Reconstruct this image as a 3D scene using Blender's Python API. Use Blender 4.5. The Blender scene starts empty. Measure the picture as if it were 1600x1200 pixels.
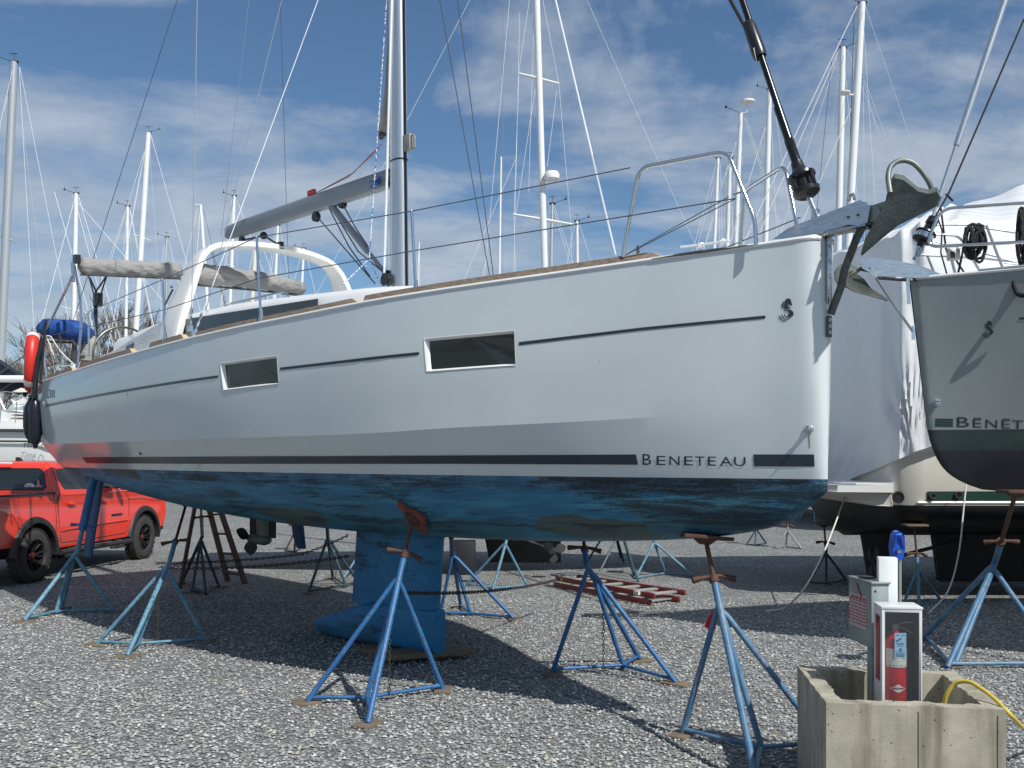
import bpy, bmesh, math, random
from mathutils import Vector, Matrix
from mathutils.geometry import tessellate_polygon
R = math.radians
rnd = random.Random(7)
sc = bpy.context.scene
C = sc.collection
# ------------------------------------------------------------------ camera model
F, HZ, HC = 1523.0, 713.0, 2.077
def G(x, y, z=0.0):
    Y = F*(HC-z)/(y-HZ)
    return Vector(((x-800)/F*Y, Y, z))
def W(x, y, Y):
    return Vector(((x-800)/F*Y, Y, HC+(HZ-y)*Y/F))
# ------------------------------------------------------------------ mesh builder
class MB:
    def __init__(s): s.v = []; s.f = []; s.m = []; s.cur = 0
    def add(s, vs, fs, mi=None):
        o = len(s.v); s.v += [tuple(p) for p in vs]
        mi = s.cur if mi is None else mi
        for f in fs: s.f.append(tuple(o+i for i in f)); s.m.append(mi)
        return s
    def box(s, c, d, rot=None, mi=None, taper=None):
        c = Vector(c); hx, hy, hz = d[0]/2, d[1]/2, d[2]/2
        vs = []
        for z in (-1, 1):
            t = (taper if (taper and z > 0) else 1)
            for x, y in ((-1,-1),(1,-1),(1,1),(-1,1)):
                p = Vector((x*hx*t, y*hy*t, z*hz))
                if rot is not None: p = rot @ p
                vs.append(c+p)
        return s.add(vs, [(0,3,2,1),(4,5,6,7),(0,1,5,4),(1,2,6,5),(2,3,7,6),(3,0,4,7)], mi)
    def frame(s, a, b):
        d = (b-a).normalized()
        r = Vector((0,0,1)) if abs(d.z) < .9 else Vector((1,0,0))
        x = d.cross(r).normalized(); y = x.cross(d).normalized()
        return x, y
    def tube(s, pts, r, n=8, cap=True, mi=None, closed=False, flat=1.0, ref=None):
        pts = [Vector(p) for p in pts]; N = len(pts)
        rr = r if isinstance(r, (list, tuple)) else [r]*N
        vs = []; x0 = None
        for i, p in enumerate(pts):
            if closed: d = (pts[(i+1)%N]-pts[i-1])
            elif i == 0: d = pts[1]-pts[0]
            elif i == N-1: d = pts[-1]-pts[-2]
            else: d = (pts[i+1]-p).normalized()+(p-pts[i-1]).normalized()
            d = d.normalized() if d.length > 1e-9 else Vector((0,0,1))
            if x0 is None:
                q = ref if ref is not None else (Vector((0,0,1)) if abs(d.z) < .9 else Vector((1,0,0)))
                x0 = d.cross(q).normalized()
            else:
                x0 = (x0-d*x0.dot(d))
                x0 = x0.normalized() if x0.length > 1e-6 else d.orthogonal().normalized()
            y0 = d.cross(x0)
            for k in range(n):
                a = 2*math.pi*k/n
                vs.append(p+x0*math.cos(a)*rr[i]+y0*math.sin(a)*rr[i]*flat)
        fs = []
        M = N if closed else N-1
        for i in range(M):
            for k in range(n):
                a = i*n+k; b = i*n+(k+1)%n; c = ((i+1)%N)*n
                fs.append((a, b, c+(k+1)%n, c+k))
        if cap and not closed:
            fs.append(tuple(range(n-1,-1,-1))); fs.append(tuple((N-1)*n+k for k in range(n)))
        return s.add(vs, fs, mi)
    def loft(s, rings, cap=(True, True), closed=True, mi=None):
        n = len(rings[0]); vs = [p for r in rings for p in r]; fs = []
        K = n if closed else n-1
        for i in range(len(rings)-1):
            for k in range(K):
                a = i*n+k; b = i*n+(k+1)%n
                fs.append((a, b, b+n, a+n))
        if closed and cap[0]: fs.append(tuple(range(n-1,-1,-1)))
        if closed and cap[1]: fs.append(tuple((len(rings)-1)*n+k for k in range(n)))
        return s.add(vs, fs, mi)
    def prism(s, poly, off, mi=None):
        n = len(poly); poly = [Vector(p) for p in poly]; off = Vector(off)
        tri = tessellate_polygon([poly])
        vs = poly+[p+off for p in poly]
        fs = [tuple(t) for t in tri]+[tuple(i+n for i in reversed(t)) for t in tri]
        fs += [(i, (i+1)%n, (i+1)%n+n, i+n) for i in range(n)]
        return s.add(vs, fs, mi)
    def lathe(s, c, axis, prof, n=24, mi=None):
        c = Vector(c); ax = Vector(axis).normalized(); x = ax.orthogonal().normalized(); y = ax.cross(x)
        rings = [[c+ax*h+(x*math.cos(2*math.pi*k/n)+y*math.sin(2*math.pi*k/n))*max(r,1e-4) for k in range(n)] for r, h in prof]
        return s.loft(rings, mi=mi)
    def ball(s, c, r, n=12, m=8, sq=(1,1,1), mi=None):
        c = Vector(c)
        rings = [[c+Vector((sq[0]*r*math.sin(math.pi*j/m)*math.cos(2*math.pi*k/n), sq[1]*r*math.sin(math.pi*j/m)*math.sin(2*math.pi*k/n), -sq[2]*r*math.cos(math.pi*j/m))) for k in range(n)] for j in range(m+1)]
        rings[0] = [p+Vector((0,0,0)) for p in rings[0]]
        return s.loft(rings, cap=(False,False), mi=mi)
    def build(s, name, mats, parent=None, smooth=40, bevel=None, world=True, recalc=True):
        me = bpy.data.meshes.new(name); vs = s.v
        if parent is not None and world:
            iv = WM(parent).inverted(); vs = [iv @ Vector(p) for p in vs]
        me.from_pydata([tuple(p) for p in vs], [], s.f)
        mats = mats if isinstance(mats, (list, tuple)) else [mats]
        for m in mats: me.materials.append(m)
        for p, mi in zip(me.polygons, s.m): p.material_index = min(mi, len(mats)-1)
        if recalc:
            bm = bmesh.new(); bm.from_mesh(me)
            bmesh.ops.remove_doubles(bm, verts=bm.verts, dist=1e-5)
            if bevel:
                es = [e for e in bm.edges if len(e.link_faces) == 2 and e.calc_face_angle(0) > .5]
                bmesh.ops.bevel(bm, geom=es, offset=bevel, segments=2, profile=.5, affect='EDGES', clamp_overlap=True)
            bmesh.ops.recalc_face_normals(bm, faces=bm.faces)
            bm.to_mesh(me); bm.free()
        if smooth:
            me.shade_smooth(); me.set_sharp_from_angle(angle=R(smooth))
        ob = bpy.data.objects.new(name, me); C.objects.link(ob)
        if parent is not None: ob.parent = parent
        return ob
def WM(o):
    m = Matrix.LocRotScale(o.location, o.rotation_euler, o.scale)
    return WM(o.parent) @ m if o.parent else m
def tag(o, label=None, cat=None, group=None, kind=None):
    if label: o['label'] = label
    if cat: o['category'] = cat
    if group: o['group'] = group
    if kind: o['kind'] = kind
    return o
def thing(name, loc, label, cat, group=None, rz=0):
    o = bpy.data.objects.new(name, None); C.objects.link(o); o.location = loc; o.rotation_euler = (0,0,rz)
    o.empty_display_size = .2
    return tag(o, label, cat, group)
def lerp(a, b, t): return a+(b-a)*t
def interp(x, X, Y):
    if x <= X[0]: return Y[0]
    for i in range(len(X)-1):
        if x <= X[i+1]:
            t = (x-X[i])/(X[i+1]-X[i])
            # catmull-rom for a fair curve
            m0 = (Y[i+1]-Y[i-1])/(X[i+1]-X[i-1]) if i > 0 else (Y[i+1]-Y[i])/(X[i+1]-X[i])
            m1 = (Y[i+2]-Y[i])/(X[i+2]-X[i]) if i+2 < len(X) else (Y[i+1]-Y[i])/(X[i+1]-X[i])
            h = X[i+1]-X[i]; t2, t3 = t*t, t*t*t
            return (2*t3-3*t2+1)*Y[i]+(t3-2*t2+t)*h*m0+(-2*t3+3*t2)*Y[i+1]+(t3-t2)*h*m1
    return Y[-1]
def arcpts(c, r, a0, a1, n, ex, ey):
    return [Vector(c)+Vector(ex)*r*math.cos(lerp(a0,a1,i/n))+Vector(ey)*r*math.sin(lerp(a0,a1,i/n)) for i in range(n+1)]
def fillet(pts, r, n=6):
    pts = [Vector(p) for p in pts]; out = [pts[0]]
    for i in range(1, len(pts)-1):
        a, b, c = pts[i-1], pts[i], pts[i+1]
        rr = min(r, (a-b).length*.48, (c-b).length*.48)
        p = b+(a-b).normalized()*rr; q = b+(c-b).normalized()*rr
        for k in range(n+1):
            t = k/n; out.append((p*(1-t)**2)+(b*2*t*(1-t))+(q*t*t))
    out.append(pts[-1]); return out
# ------------------------------------------------------------------ materials
def mat(name, col=(.5,.5,.5), rough=.5, metal=0, spec=.5, coat=0, alpha=1, trans=0, noise=None, bump=None, col2=None, scale=(1,1,1)):
    m = bpy.data.materials.new(name); m.use_nodes = True; nt = m.node_tree; b = nt.nodes['Principled BSDF']
    b.inputs['Base Color'].default_value = (*col, 1); b.inputs['Roughness'].default_value = rough
    b.inputs['Metallic'].default_value = metal; b.inputs['Specular IOR Level'].default_value = spec
    b.inputs['Coat Weight'].default_value = coat; b.inputs['Coat Roughness'].default_value = .06
    b.inputs['Alpha'].default_value = alpha; b.inputs['Transmission Weight'].default_value = trans
    if noise or bump:
        tc = nt.nodes.new('ShaderNodeTexCoord'); mp = nt.nodes.new('ShaderNodeMapping'); mp.inputs['Scale'].default_value = scale
        nt.links.new(tc.outputs['Object'], mp.inputs['Vector'])
    if noise:   # (scale, low, high)
        no = nt.nodes.new('ShaderNodeTexNoise'); no.inputs['Scale'].default_value = noise[0]; no.inputs['Detail'].default_value = 6
        rp = nt.nodes.new('ShaderNodeValToRGB'); rp.color_ramp.elements[0].position = noise[1]; rp.color_ramp.elements[1].position = noise[2]
        rp.color_ramp.elements[0].color = (*col, 1); rp.color_ramp.elements[1].color = (*(col2 or col), 1)
        nt.links.new(mp.outputs[0], no.inputs['Vector']); nt.links.new(no.outputs[0], rp.inputs[0]); nt.links.new(rp.outputs[0], b.inputs['Base Color'])
    if bump:    # (scale, strength, distance)
        n2 = nt.nodes.new('ShaderNodeTexNoise'); n2.inputs['Scale'].default_value = bump[0]; n2.inputs['Detail'].default_value = 4
        bp = nt.nodes.new('ShaderNodeBump'); bp.inputs['Strength'].default_value = bump[1]; bp.inputs['Distance'].default_value = bump[2]
        nt.links.new(mp.outputs[0], n2.inputs['Vector']); nt.links.new(n2.outputs[0], bp.inputs['Height']); nt.links.new(bp.outputs[0], b.inputs['Normal'])
    return m
class NT:
    def __init__(s, m): s.t = m.node_tree; s.b = m.node_tree.nodes.get('Principled BSDF')
    def n(s, typ, **kw):
        o = s.t.nodes.new('ShaderNode'+typ)
        for k, v in kw.items():
            if k.startswith('i_'):
                key = k[2:]; key = int(key) if key.isdigit() else key
                o.inputs[key].default_value = v
            else: setattr(o, k, v)
        return o
    def l(s, a, b): s.t.links.new(a, b)
    def coord(s, scale=(1,1,1), src='Object'):
        tc = s.n('TexCoord'); mp = s.n('Mapping'); mp.inputs['Scale'].default_value = scale; s.l(tc.outputs[src], mp.inputs[0]); return mp.outputs[0]
    def noise(s, vec, scale, detail=5, rough=.55, dist=0):
        o = s.n('TexNoise'); s.l(vec, o.inputs['Vector']); o.inputs['Scale'].default_value = scale; o.inputs['Detail'].default_value = detail
        o.inputs['Roughness'].default_value = rough; o.inputs['Distortion'].default_value = dist; return o.outputs[0]
    def ramp(s, fac, stops):
        o = s.n('ValToRGB'); e = o.color_ramp.elements
        while len(e) < len(stops): e.new(.5)
        for i, (p, c) in enumerate(stops):
            e[i].position = p; e[i].color = (*c, 1) if isinstance(c, tuple) else (c, c, c, 1)
        s.l(fac, o.inputs[0]); return o.outputs[0]
    def mix(s, fac, a, b, blend='MIX'):
        o = s.n('Mix', data_type='RGBA', blend_type=blend)
        for i, v in ((0, fac), (6, a), (7, b)):
            if isinstance(v, (int, float)): o.inputs[i].default_value = v
            elif isinstance(v, tuple): o.inputs[i].default_value = (*v, 1)
            else: s.l(v, o.inputs[i])
        return o.outputs[2]
    def math(s, op, a, b=0):
        o = s.n('Math', operation=op)
        for i, v in ((0, a), (1, b)):
            if isinstance(v, (int, float)): o.inputs[i].default_value = v
            else: s.l(v, o.inputs[i])
        return o.outputs[0]
    def bump(s, h, strength=.5, dist=.01):
        o = s.n('Bump'); o.inputs['Strength'].default_value = strength; o.inputs['Distance'].default_value = dist
        s.l(h, o.inputs['Height']); s.l(o.outputs[0], s.b.inputs['Normal'])
M = {}
M['white'] = mat('white_paint', (.78,.78,.76), .35)
M['gel'] = mat('gelcoat_white', (.74,.745,.73), .13, coat=.35)
nt = NT(M['gel']); v = nt.coord((.35,1,1)); a = nt.noise(v, 2.2, 5); vst = nt.coord((9,9,.9)); b_ = nt.noise(vst, 1.6, 5)
c_ = nt.mix(nt.ramp(a, [(.3, 0.0), (.75, 1.0)]), (.555,.60,.61), (.61,.65,.66)); c_ = nt.mix(nt.ramp(b_, [(.62, 0.0), (.8, .35)]), c_, (.60,.60,.56))
sp = nt.n('TexVoronoi'); sp.inputs['Scale'].default_value = 3.1; nt.l(nt.coord(), sp.inputs['Vector'])
c_ = nt.mix(nt.ramp(sp.outputs['Distance'], [(.012, .75), (.022, 0.0)]), c_, (.22,.20,.17))
nt.l(c_, nt.b.inputs['Base Color']); nt.l(nt.ramp(a, [(.3, .06), (.8, .18)]), nt.b.inputs['Roughness'])
nt.bump(nt.noise(nt.coord(), .8, 2), .25, .02)
M['gel2'] = mat('gelcoat_far', (.76,.76,.74), .25, coat=.2)
M['deckwhite'] = mat('deck_gelcoat', (.78,.78,.77), .3, noise=(3,.3,.8), col2=(.72,.72,.71))
M['archwhite'] = mat('arch_gelcoat', (.80,.79,.75), .25, coat=.2)
M['cream'] = mat('cream_gelcoat', (.66,.62,.55), .25, noise=(1.5,.3,.8), col2=(.72,.69,.62))
M['steel'] = mat('stainless', (.62,.63,.64), .14, metal=1)
M['steelbrush'] = mat('stainless_brushed', (.62,.63,.64), .26, metal=1, noise=(12,.35,.75), col2=(.42,.43,.45), scale=(1,1,5))
M['alu'] = mat('mast_aluminium', (.62,.64,.66), .32, metal=.85, noise=(4,.4,.8), col2=(.52,.54,.56), scale=(8,8,.3))
M['boomgrey'] = mat('boom_grey', (.27,.295,.32), .5, metal=.3)
M['mastwhite'] = mat('mast_white', (.74,.74,.73), .35)
M['mastcream'] = mat('mast_cream', (.70,.67,.58), .4)
M['mastgrey'] = mat('mast_grey', (.50,.52,.53), .35, metal=.5)
M['wire'] = mat('wire_steel', (.42,.44,.47), .35, metal=.7)
M['wirewhite'] = mat('wire_white', (.75,.76,.77), .4)
M['wiredark'] = mat('wire_dark', (.07,.08,.10), .5)
M['black'] = mat('black_plastic', (.012,.013,.015), .32, noise=(8,.4,.8), col2=(.022,.022,.024))
M['rubber'] = mat('fender_vinyl', (.010,.012,.018), .28)
M['navy'] = mat('navy_canvas', (.012,.017,.032), .8, bump=(9,.5,.02))
M['bluecover'] = mat('blue_cover', (.006,.045,.21), .65, noise=(6,.35,.7), col2=(.01,.075,.30), bump=(7,.9,.03))
M['canvas'] = mat('grey_canvas', (.255,.248,.238), .85, noise=(5,.3,.75), col2=(.31,.30,.285), bump=(3.2,1,.06), scale=(1,1,2.5))
M['canvas2'] = mat('tan_cover', (.34,.32,.28), .85, bump=(5,.8,.05))
M['rope'] = mat('rope_white', (.62,.60,.55), .8)
M['ropeblack'] = mat('rope_black', (.012,.012,.014), .75, bump=(60,.6,.01))
M['ropeblue'] = mat('rope_blue_fleck', (.05,.14,.36), .7, noise=(45,.48,.52), col2=(.62,.66,.7))
M['ropered'] = mat('rope_red', (.45,.16,.14), .7, noise=(30,.4,.6), col2=(.50,.32,.30))
M['ropeyellow'] = mat('rope_yellow', (.62,.42,.06), .6)
M['sailgrey'] = mat('rolled_sail', (.42,.42,.40), .8, bump=(8,.6,.02))
M['decal'] = mat('decal_dark', (.022,.033,.048), .25)
M['decalgreen'] = mat('decal_green', (.016,.045,.036), .3)
M['glass'] = mat('dark_glass', (.012,.018,.020), .04, spec=.8)
M['cabglass'] = mat('cabin_glass', (.022,.034,.042), .06, spec=.6, noise=(1.2,.35,.7), col2=(.05,.06,.065))
M['tire'] = mat('tyre_rubber', (.028,.027,.026), .85, noise=(5,.3,.8), col2=(.05,.046,.042), bump=(40,.4,.01))
M['rim'] = mat('black_rim', (.008,.008,.009), .6, spec=.25)
M['blacktrim'] = mat('truck_trim', (.022,.022,.024), .55)
M['redcap'] = mat('red_cap', (.10,.010,.010), .6)
M['pad'] = mat('pad_orange', (.24,.055,.030), .85, noise=(9,.3,.7), col2=(.075,.035,.03))
M['padwood'] = mat('board_wood', (.20,.15,.10), .85, noise=(7,.3,.8), col2=(.11,.085,.06), scale=(1,4,4), bump=(25,.5,.01))
M['ladderwood'] = mat('ladder_wood', (.07,.045,.03), .85, noise=(6,.3,.8), col2=(.12,.075,.05))
M['ladderred'] = mat('fibreglass_red', (.22,.028,.022), .5, noise=(8,.3,.8), col2=(.14,.03,.025))
M['rust'] = mat('rusty_steel', (.055,.030,.022), .75, noise=(18,.35,.7), col2=(.13,.06,.035), metal=.2)
M['chain'] = mat('chain_rust', (.06,.05,.045), .65, metal=.4)
M['dull'] = mat('grey_galvanised', (.34,.37,.36), .55, metal=.45, noise=(6,.3,.8), col2=(.22,.25,.24))
M['anchorgrey'] = mat('anchor_galvanised', (.085,.098,.088), .62, metal=.25, noise=(9,.35,.75), col2=(.15,.165,.145), bump=(60,.35,.01))
M['hoop'] = mat('anchor_hoop', (.24,.26,.245), .5, metal=.4, noise=(14,.35,.7), col2=(.15,.165,.15))
M['strap'] = mat('dark_strap', (.09,.095,.09), .35, metal=.7, noise=(20,.4,.7), col2=(.16,.16,.15))
def bluepaint(name, c1, c2, c3):
    m = mat(name, c1, .48); n = NT(m); v = n.coord(); a = n.noise(v, 5, 6, .6); b = n.noise(v, 38, 4, .7)
    c = n.mix(n.ramp(a, [(.42, 0.0), (.62, 1.0)]), c1, c2); c = n.mix(n.ramp(b, [(.56, 0.0), (.62, 1.0)]), c, c3)
    n.l(c, n.b.inputs['Base Color']); n.bump(b, .3, .004); return m
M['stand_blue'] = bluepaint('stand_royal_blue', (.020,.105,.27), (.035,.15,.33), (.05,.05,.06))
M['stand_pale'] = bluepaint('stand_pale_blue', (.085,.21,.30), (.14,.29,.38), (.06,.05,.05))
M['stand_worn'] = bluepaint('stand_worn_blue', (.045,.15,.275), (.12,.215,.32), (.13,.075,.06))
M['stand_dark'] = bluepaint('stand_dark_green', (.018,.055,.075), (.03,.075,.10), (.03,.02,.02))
# truck red
M['red'] = mat('truck_red', (.74,.040,.016), .3, coat=.8)
# teak
M['teak'] = mat('teak', (.20,.145,.105), .7)
nt = NT(M['teak']); v = nt.coord((1.2,22,22)); a = nt.noise(v, 3, 6); c_ = nt.mix(nt.ramp(a, [(.3,0.0),(.7,1.0)]), (.13,.092,.068), (.27,.205,.155)); nt.l(c_, nt.b.inputs['Base Color']); nt.bump(a, .3, .003)
M['teakend'] = mat('teak_end', (.52,.40,.25), .7)
# antifouling paint: blue, worn through to black in streaks and scraped patches
def antifoul(name, blue, blue2, dark, amt=.52, streak=(.9,2.2,6.5)):
    m = mat(name, blue, .55); n = NT(m); v = n.coord(streak); v1 = n.coord()
    a = n.noise(v, 1.15, 7, .62, .6); g = n.noise(n.coord((.8,1,1.6)), 60, 5, .8); big = n.noise(v1, .55, 3); pale = n.noise(v, 2.4, 6, .6, .4)
    fine = n.noise(n.coord((1.2,8,34)), 1.6, 5, .7, 1.2)
    mask = n.math('ADD', n.math('ADD', n.math('MULTIPLY', a, .42), n.math('MULTIPLY', g, .30)), n.math('MULTIPLY', big, .25))
    mask = n.math('ADD', mask, n.math('MULTIPLY', n.math('SUBTRACT', fine, .5), .22))
    a3 = n.noise(n.coord((streak[0]*2.2,streak[1]*2.5,streak[2]*2.8)), 1.9, 8, .7, 1.5)
    mask = n.math('ADD', mask, n.math('MULTIPLY', n.math('SUBTRACT', a3, .5), .20))
    sx = n.n('SeparateXYZ'); n.l(v1, sx.inputs[0]); fw = n.math('MAXIMUM', n.math('SUBTRACT', 4.2, sx.outputs[0]), 0.0)
    zb_ = n.math('MAXIMUM', n.math('SUBTRACT', sx.outputs[2], 1.25), 0.0)
    mask = n.math('ADD', mask, n.math('MULTIPLY', n.math('MULTIPLY', fw, .026), n.math('MINIMUM', n.math('MULTIPLY', zb_, 4.0), 1.0)))
    thin = n.noise(n.coord((.55,3.5,17)), 1.5, 6, .65, .8)
    mask = n.math('ADD', mask, n.math('MULTIPLY', n.math('SUBTRACT', thin, .5), .36))
    mk = n.ramp(mask, [(amt-.025, 0.0), (amt+.03, .72), (amt+.09, 1.0)])
    base = n.mix(n.ramp(pale, [(.42,0.0),(.66,1.0)]), blue, blue2)
    # scraped plywood-shaped patches
    vo = n.n('TexVoronoi'); vo.distance = 'CHEBYCHEV'; vo.inputs['Scale'].default_value = 1.1; n.l(n.coord((.9,1.6,3.2)), vo.inputs['Vector'])
    sepv = n.n('SeparateColor'); n.l(vo.outputs['Color'], sepv.inputs[0])
    base = n.mix(n.ramp(sepv.outputs[0], [(.80,0.0),(.82,.55)]), base, (.035,.11,.13))
    base = n.mix(n.ramp(sepv.outputs[1], [(.93,0.0),(.94,.8)]), base, (.07,.08,.055))
    c = n.mix(mk, base, dark)
    n.l(c, n.b.inputs['Base Color']); n.bump(n.math('ADD', g, mk), .35, .004); return m
M['anti'] = antifoul('antifouling_blue', (.016,.130,.235), (.040,.20,.30), (.007,.022,.034), .540)
M['keelblue'] = antifoul('keel_blue', (.006,.150,.33), (.014,.20,.40), (.012,.018,.018), .555, (2,2,3))
M['bandblue'] = antifoul('waterline_band', (.03,.115,.22), (.09,.22,.35), (.008,.018,.028), .515, (1.2,2,3))
M['blackbottom'] = mat('black_antifouling', (.009,.010,.014), .6, noise=(3,.3,.8), col2=(.016,.019,.022))
M['darkbottom'] = mat('dark_antifouling', (.022,.024,.026), .75, noise=(2.5,.3,.8), col2=(.04,.038,.036))
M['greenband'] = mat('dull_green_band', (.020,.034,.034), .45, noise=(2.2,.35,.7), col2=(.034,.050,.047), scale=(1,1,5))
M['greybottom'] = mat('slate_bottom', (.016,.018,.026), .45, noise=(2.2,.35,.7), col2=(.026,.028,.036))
M['rudderblue'] = mat('rudder_blue', (.007,.055,.14), .6, noise=(7,.35,.7), col2=(.014,.095,.21), bump=(30,.4,.004))
# concrete
M['gelgrey'] = mat('gelcoat_grey', (.22,.245,.25), .2, coat=.3, noise=(2,.3,.8), col2=(.26,.285,.285))  # grey base tone with slight noise, for the second boat's topsides
M['conc'] = mat('concrete', (.34,.30,.23), .9)
nt = NT(M['conc']); v = nt.coord(); vs_ = nt.coord((5,5,.35)); a = nt.noise(v, 6, 6); s_ = nt.noise(vs_, 1.4, 5, .6); g = nt.noise(v, 90, 3)
c_ = nt.mix(nt.ramp(a, [(.3,0.0),(.75,1.0)]), (.30,.275,.21), (.45,.41,.325)); c_ = nt.mix(nt.ramp(s_, [(.50,0.0),(.68,.75)]), c_, (.15,.125,.08))
vo = nt.n('TexVoronoi'); vo.inputs['Scale'].default_value = 19; nt.l(nt.coord(), vo.inputs['Vector'])
c_ = nt.mix(nt.ramp(vo.outputs['Distance'], [(.07,.9),(.12,0.0)]), c_, (.03,.028,.022)); nt.l(c_, nt.b.inputs['Base Color'])
nt.bump(nt.math('ADD', nt.math('MULTIPLY', nt.math('MINIMUM', vo.outputs['Distance'], .15), 3.0), nt.math('ADD', g, a)), .35, .006)
# shrink wrap: creases gathered in fans
M['wrap'] = mat('shrink_wrap', (.88,.88,.89), .36, spec=.5)
nt = NT(M['wrap']); v = nt.coord((1,1,1)); a = nt.noise(v, .5, 2); w = nt.n('TexWave', wave_type='BANDS', bands_direction='DIAGONAL'); w.inputs['Scale'].default_value = .9
w.inputs['Distortion'].default_value = 7; w.inputs['Detail'].default_value = 2; nt.l(v, w.inputs['Vector'])
tl_ = nt.n('BsdfTranslucent'); tl_.inputs[0].default_value = (.8,.82,.86,1); mx_ = nt.n('MixShader'); mx_.inputs[0].default_value = .25; nt.l(nt.b.outputs[0], mx_.inputs[1]); nt.l(tl_.outputs[0], mx_.inputs[2]); nt.l(mx_.outputs[0], nt.t.nodes['Material Output'].inputs['Surface'])
nt.bump(nt.math('ADD', nt.math('MULTIPLY', w.outputs['Fac'], nt.ramp(a, [(.50,0.0),(.64,.5)])), nt.math('MULTIPLY', a, 1.5)), .32, .09)
# gravel
M['gravel'] = mat('gravel', (.3,.3,.3), .85, spec=.3)
nt = NT(M['gravel']); v = nt.coord((1,1,.5))
vo = nt.n('TexVoronoi'); vo.inputs['Scale'].default_value = 31; vo.inputs['Randomness'].default_value = 1
vn = nt.n('TexNoise'); vn.inputs['Scale'].default_value = 25; nt.l(v, vn.inputs['Vector'])
vadd = nt.n('VectorMath', operation='MULTIPLY_ADD'); nt.l(vn.outputs['Color'], vadd.inputs[0]); vadd.inputs[1].default_value = (.018,.018,.018); nt.l(v, vadd.inputs[2])
nt.l(vadd.outputs[0], vo.inputs['Vector'])
sc_ = nt.n('SeparateColor'); nt.l(vo.outputs['Color'], sc_.inputs[0])
c_ = nt.ramp(sc_.outputs[0], [(0, (.14,.142,.142)), (.35, (.275,.277,.27)), (.68, (.39,.39,.37)), (.88, (.50,.50,.485)), (.97, (.70,.69,.64)), (1.0, (.74,.72,.66))])
c_ = nt.mix(nt.ramp(sc_.outputs[1], [(.95,0.0),(.97,.7)]), c_, (.36,.28,.17)); c_ = nt.mix(nt.ramp(sc_.outputs[2], [(.990,0.0),(.995,.6)]), c_, (.32,.12,.11))
c_ = nt.mix(nt.ramp(vo.outputs['Distance'], [(.30,0.0),(.62,.80)]), c_, (.075,.08,.085))
bigp = nt.noise(v, .45, 6, .65); c_ = nt.mix(nt.ramp(bigp, [(.38,.50),(.55,0.0)]), c_, (.15,.15,.145)); tr_ = nt.noise(nt.coord((.25,2.2,1)), .8, 4); c_ = nt.mix(nt.ramp(tr_, [(.55,0.0),(.68,.30)]), c_, (.34,.335,.315)); nt.l(c_, nt.b.inputs['Base Color'])
hgt = nt.math('SUBTRACT', 1.0, vo.outputs['Distance'])
nt.bump(nt.math('ADD', hgt, nt.math('MULTIPLY', sc_.outputs[1], .8)), 1.0, .014)
M['stone'] = mat('stone', (.3,.3,.3), .8, spec=.3)
nt = NT(M['stone']); at = nt.n('Attribute'); at.attribute_name = 'tone'; 
c_ = nt.ramp(at.outputs['Fac'], [(0, (.12,.122,.122)), (.35, (.245,.247,.242)), (.68, (.36,.365,.36)), (.88, (.50,.50,.485)), (.96, (.64,.63,.60)), (1.0, (.50,.42,.28))])
g = nt.noise(nt.coord(), 60, 3); c_ = nt.mix(nt.ramp(g, [(.3,0.0),(.8,.35)]), c_, (.18,.18,.185)); nt.l(c_, nt.b.inputs['Base Color'])
M['bark'] = mat('bark', (.19,.17,.16), .9, noise=(3,.3,.8), col2=(.27,.245,.225))
# glass of cabinet
M['plexi'] = mat('cabinet_plexi', (.5,.5,.5), .05, spec=.6)
nt = NT(M['plexi']); tr = nt.n('BsdfTransparent'); tr.inputs[0].default_value = (.90,.92,.93,1); ms = nt.n('MixShader'); ms.inputs[0].default_value = .06
nt.b.inputs['Base Color'].default_value = (.35,.36,.38,1); nt.l(tr.outputs[0], ms.inputs[1]); nt.l(nt.b.outputs[0], ms.inputs[2]); nt.l(ms.outputs[0], nt.t.nodes['Material Output'].inputs['Surface'])
M['cabwhite'] = mat('cabinet_white', (.70,.70,.70), .4, noise=(7,.3,.8), col2=(.60,.60,.58))
M['cabin_dark'] = mat('cabinet_inside', (.10,.10,.11), .7)
M['extred'] = mat('extinguisher_red', (.50,.010,.015), .3)
M['labelwhite'] = mat('label_white', (.62,.60,.52), .6)
M['tagblue'] = mat('tag_blue', (.30,.52,.72), .6)
M['signred'] = mat('sign_red', (.36,.02,.03), .5)
M['ink'] = mat('ink', (.03,.03,.035), .6)
M['valveblue'] = mat('valve_blue', (.006,.07,.42), .35)
M['hoseyellow'] = mat('hose_yellow', (.62,.46,.07), .5)
M['buoyred'] = mat('lifebuoy_red', (.62,.03,.02), .4)
M['postwhite'] = mat('post_white', (.78,.78,.77), .5, bump=(15,.5,.006))
# ------------------------------------------------------------------ world, sun, camera
SUN = Vector((.60,-.725,1.0)).normalized()
w = bpy.data.worlds.new('World'); sc.world = w; w.use_nodes = True; wt = w.node_tree
for n in list(wt.nodes): wt.nodes.remove(n)
wo = wt.nodes.new('ShaderNodeOutputWorld'); bg = wt.nodes.new('ShaderNodeBackground'); sky = wt.nodes.new('ShaderNodeTexSky')
sky.sky_type = 'NISHITA'; sky.sun_disc = False; sky.sun_elevation = math.asin(SUN.z); sky.sun_rotation = math.atan2(SUN.x, SUN.y)
sky.altitude = 0; sky.air_density = 1.0; sky.dust_density = .6; sky.ozone_density = 2.5
class WN(NT):
    def __init__(s, t): s.t = t; s.b = None
wn = WN(wt)
tc = wn.n('TexCoord'); sep = wn.n('SeparateXYZ'); wn.l(tc.outputs['Generated'], sep.inputs[0])
zz = wn.math('MAXIMUM', sep.outputs['Z'], 0.0); den = wn.math('ADD', zz, .22)
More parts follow.
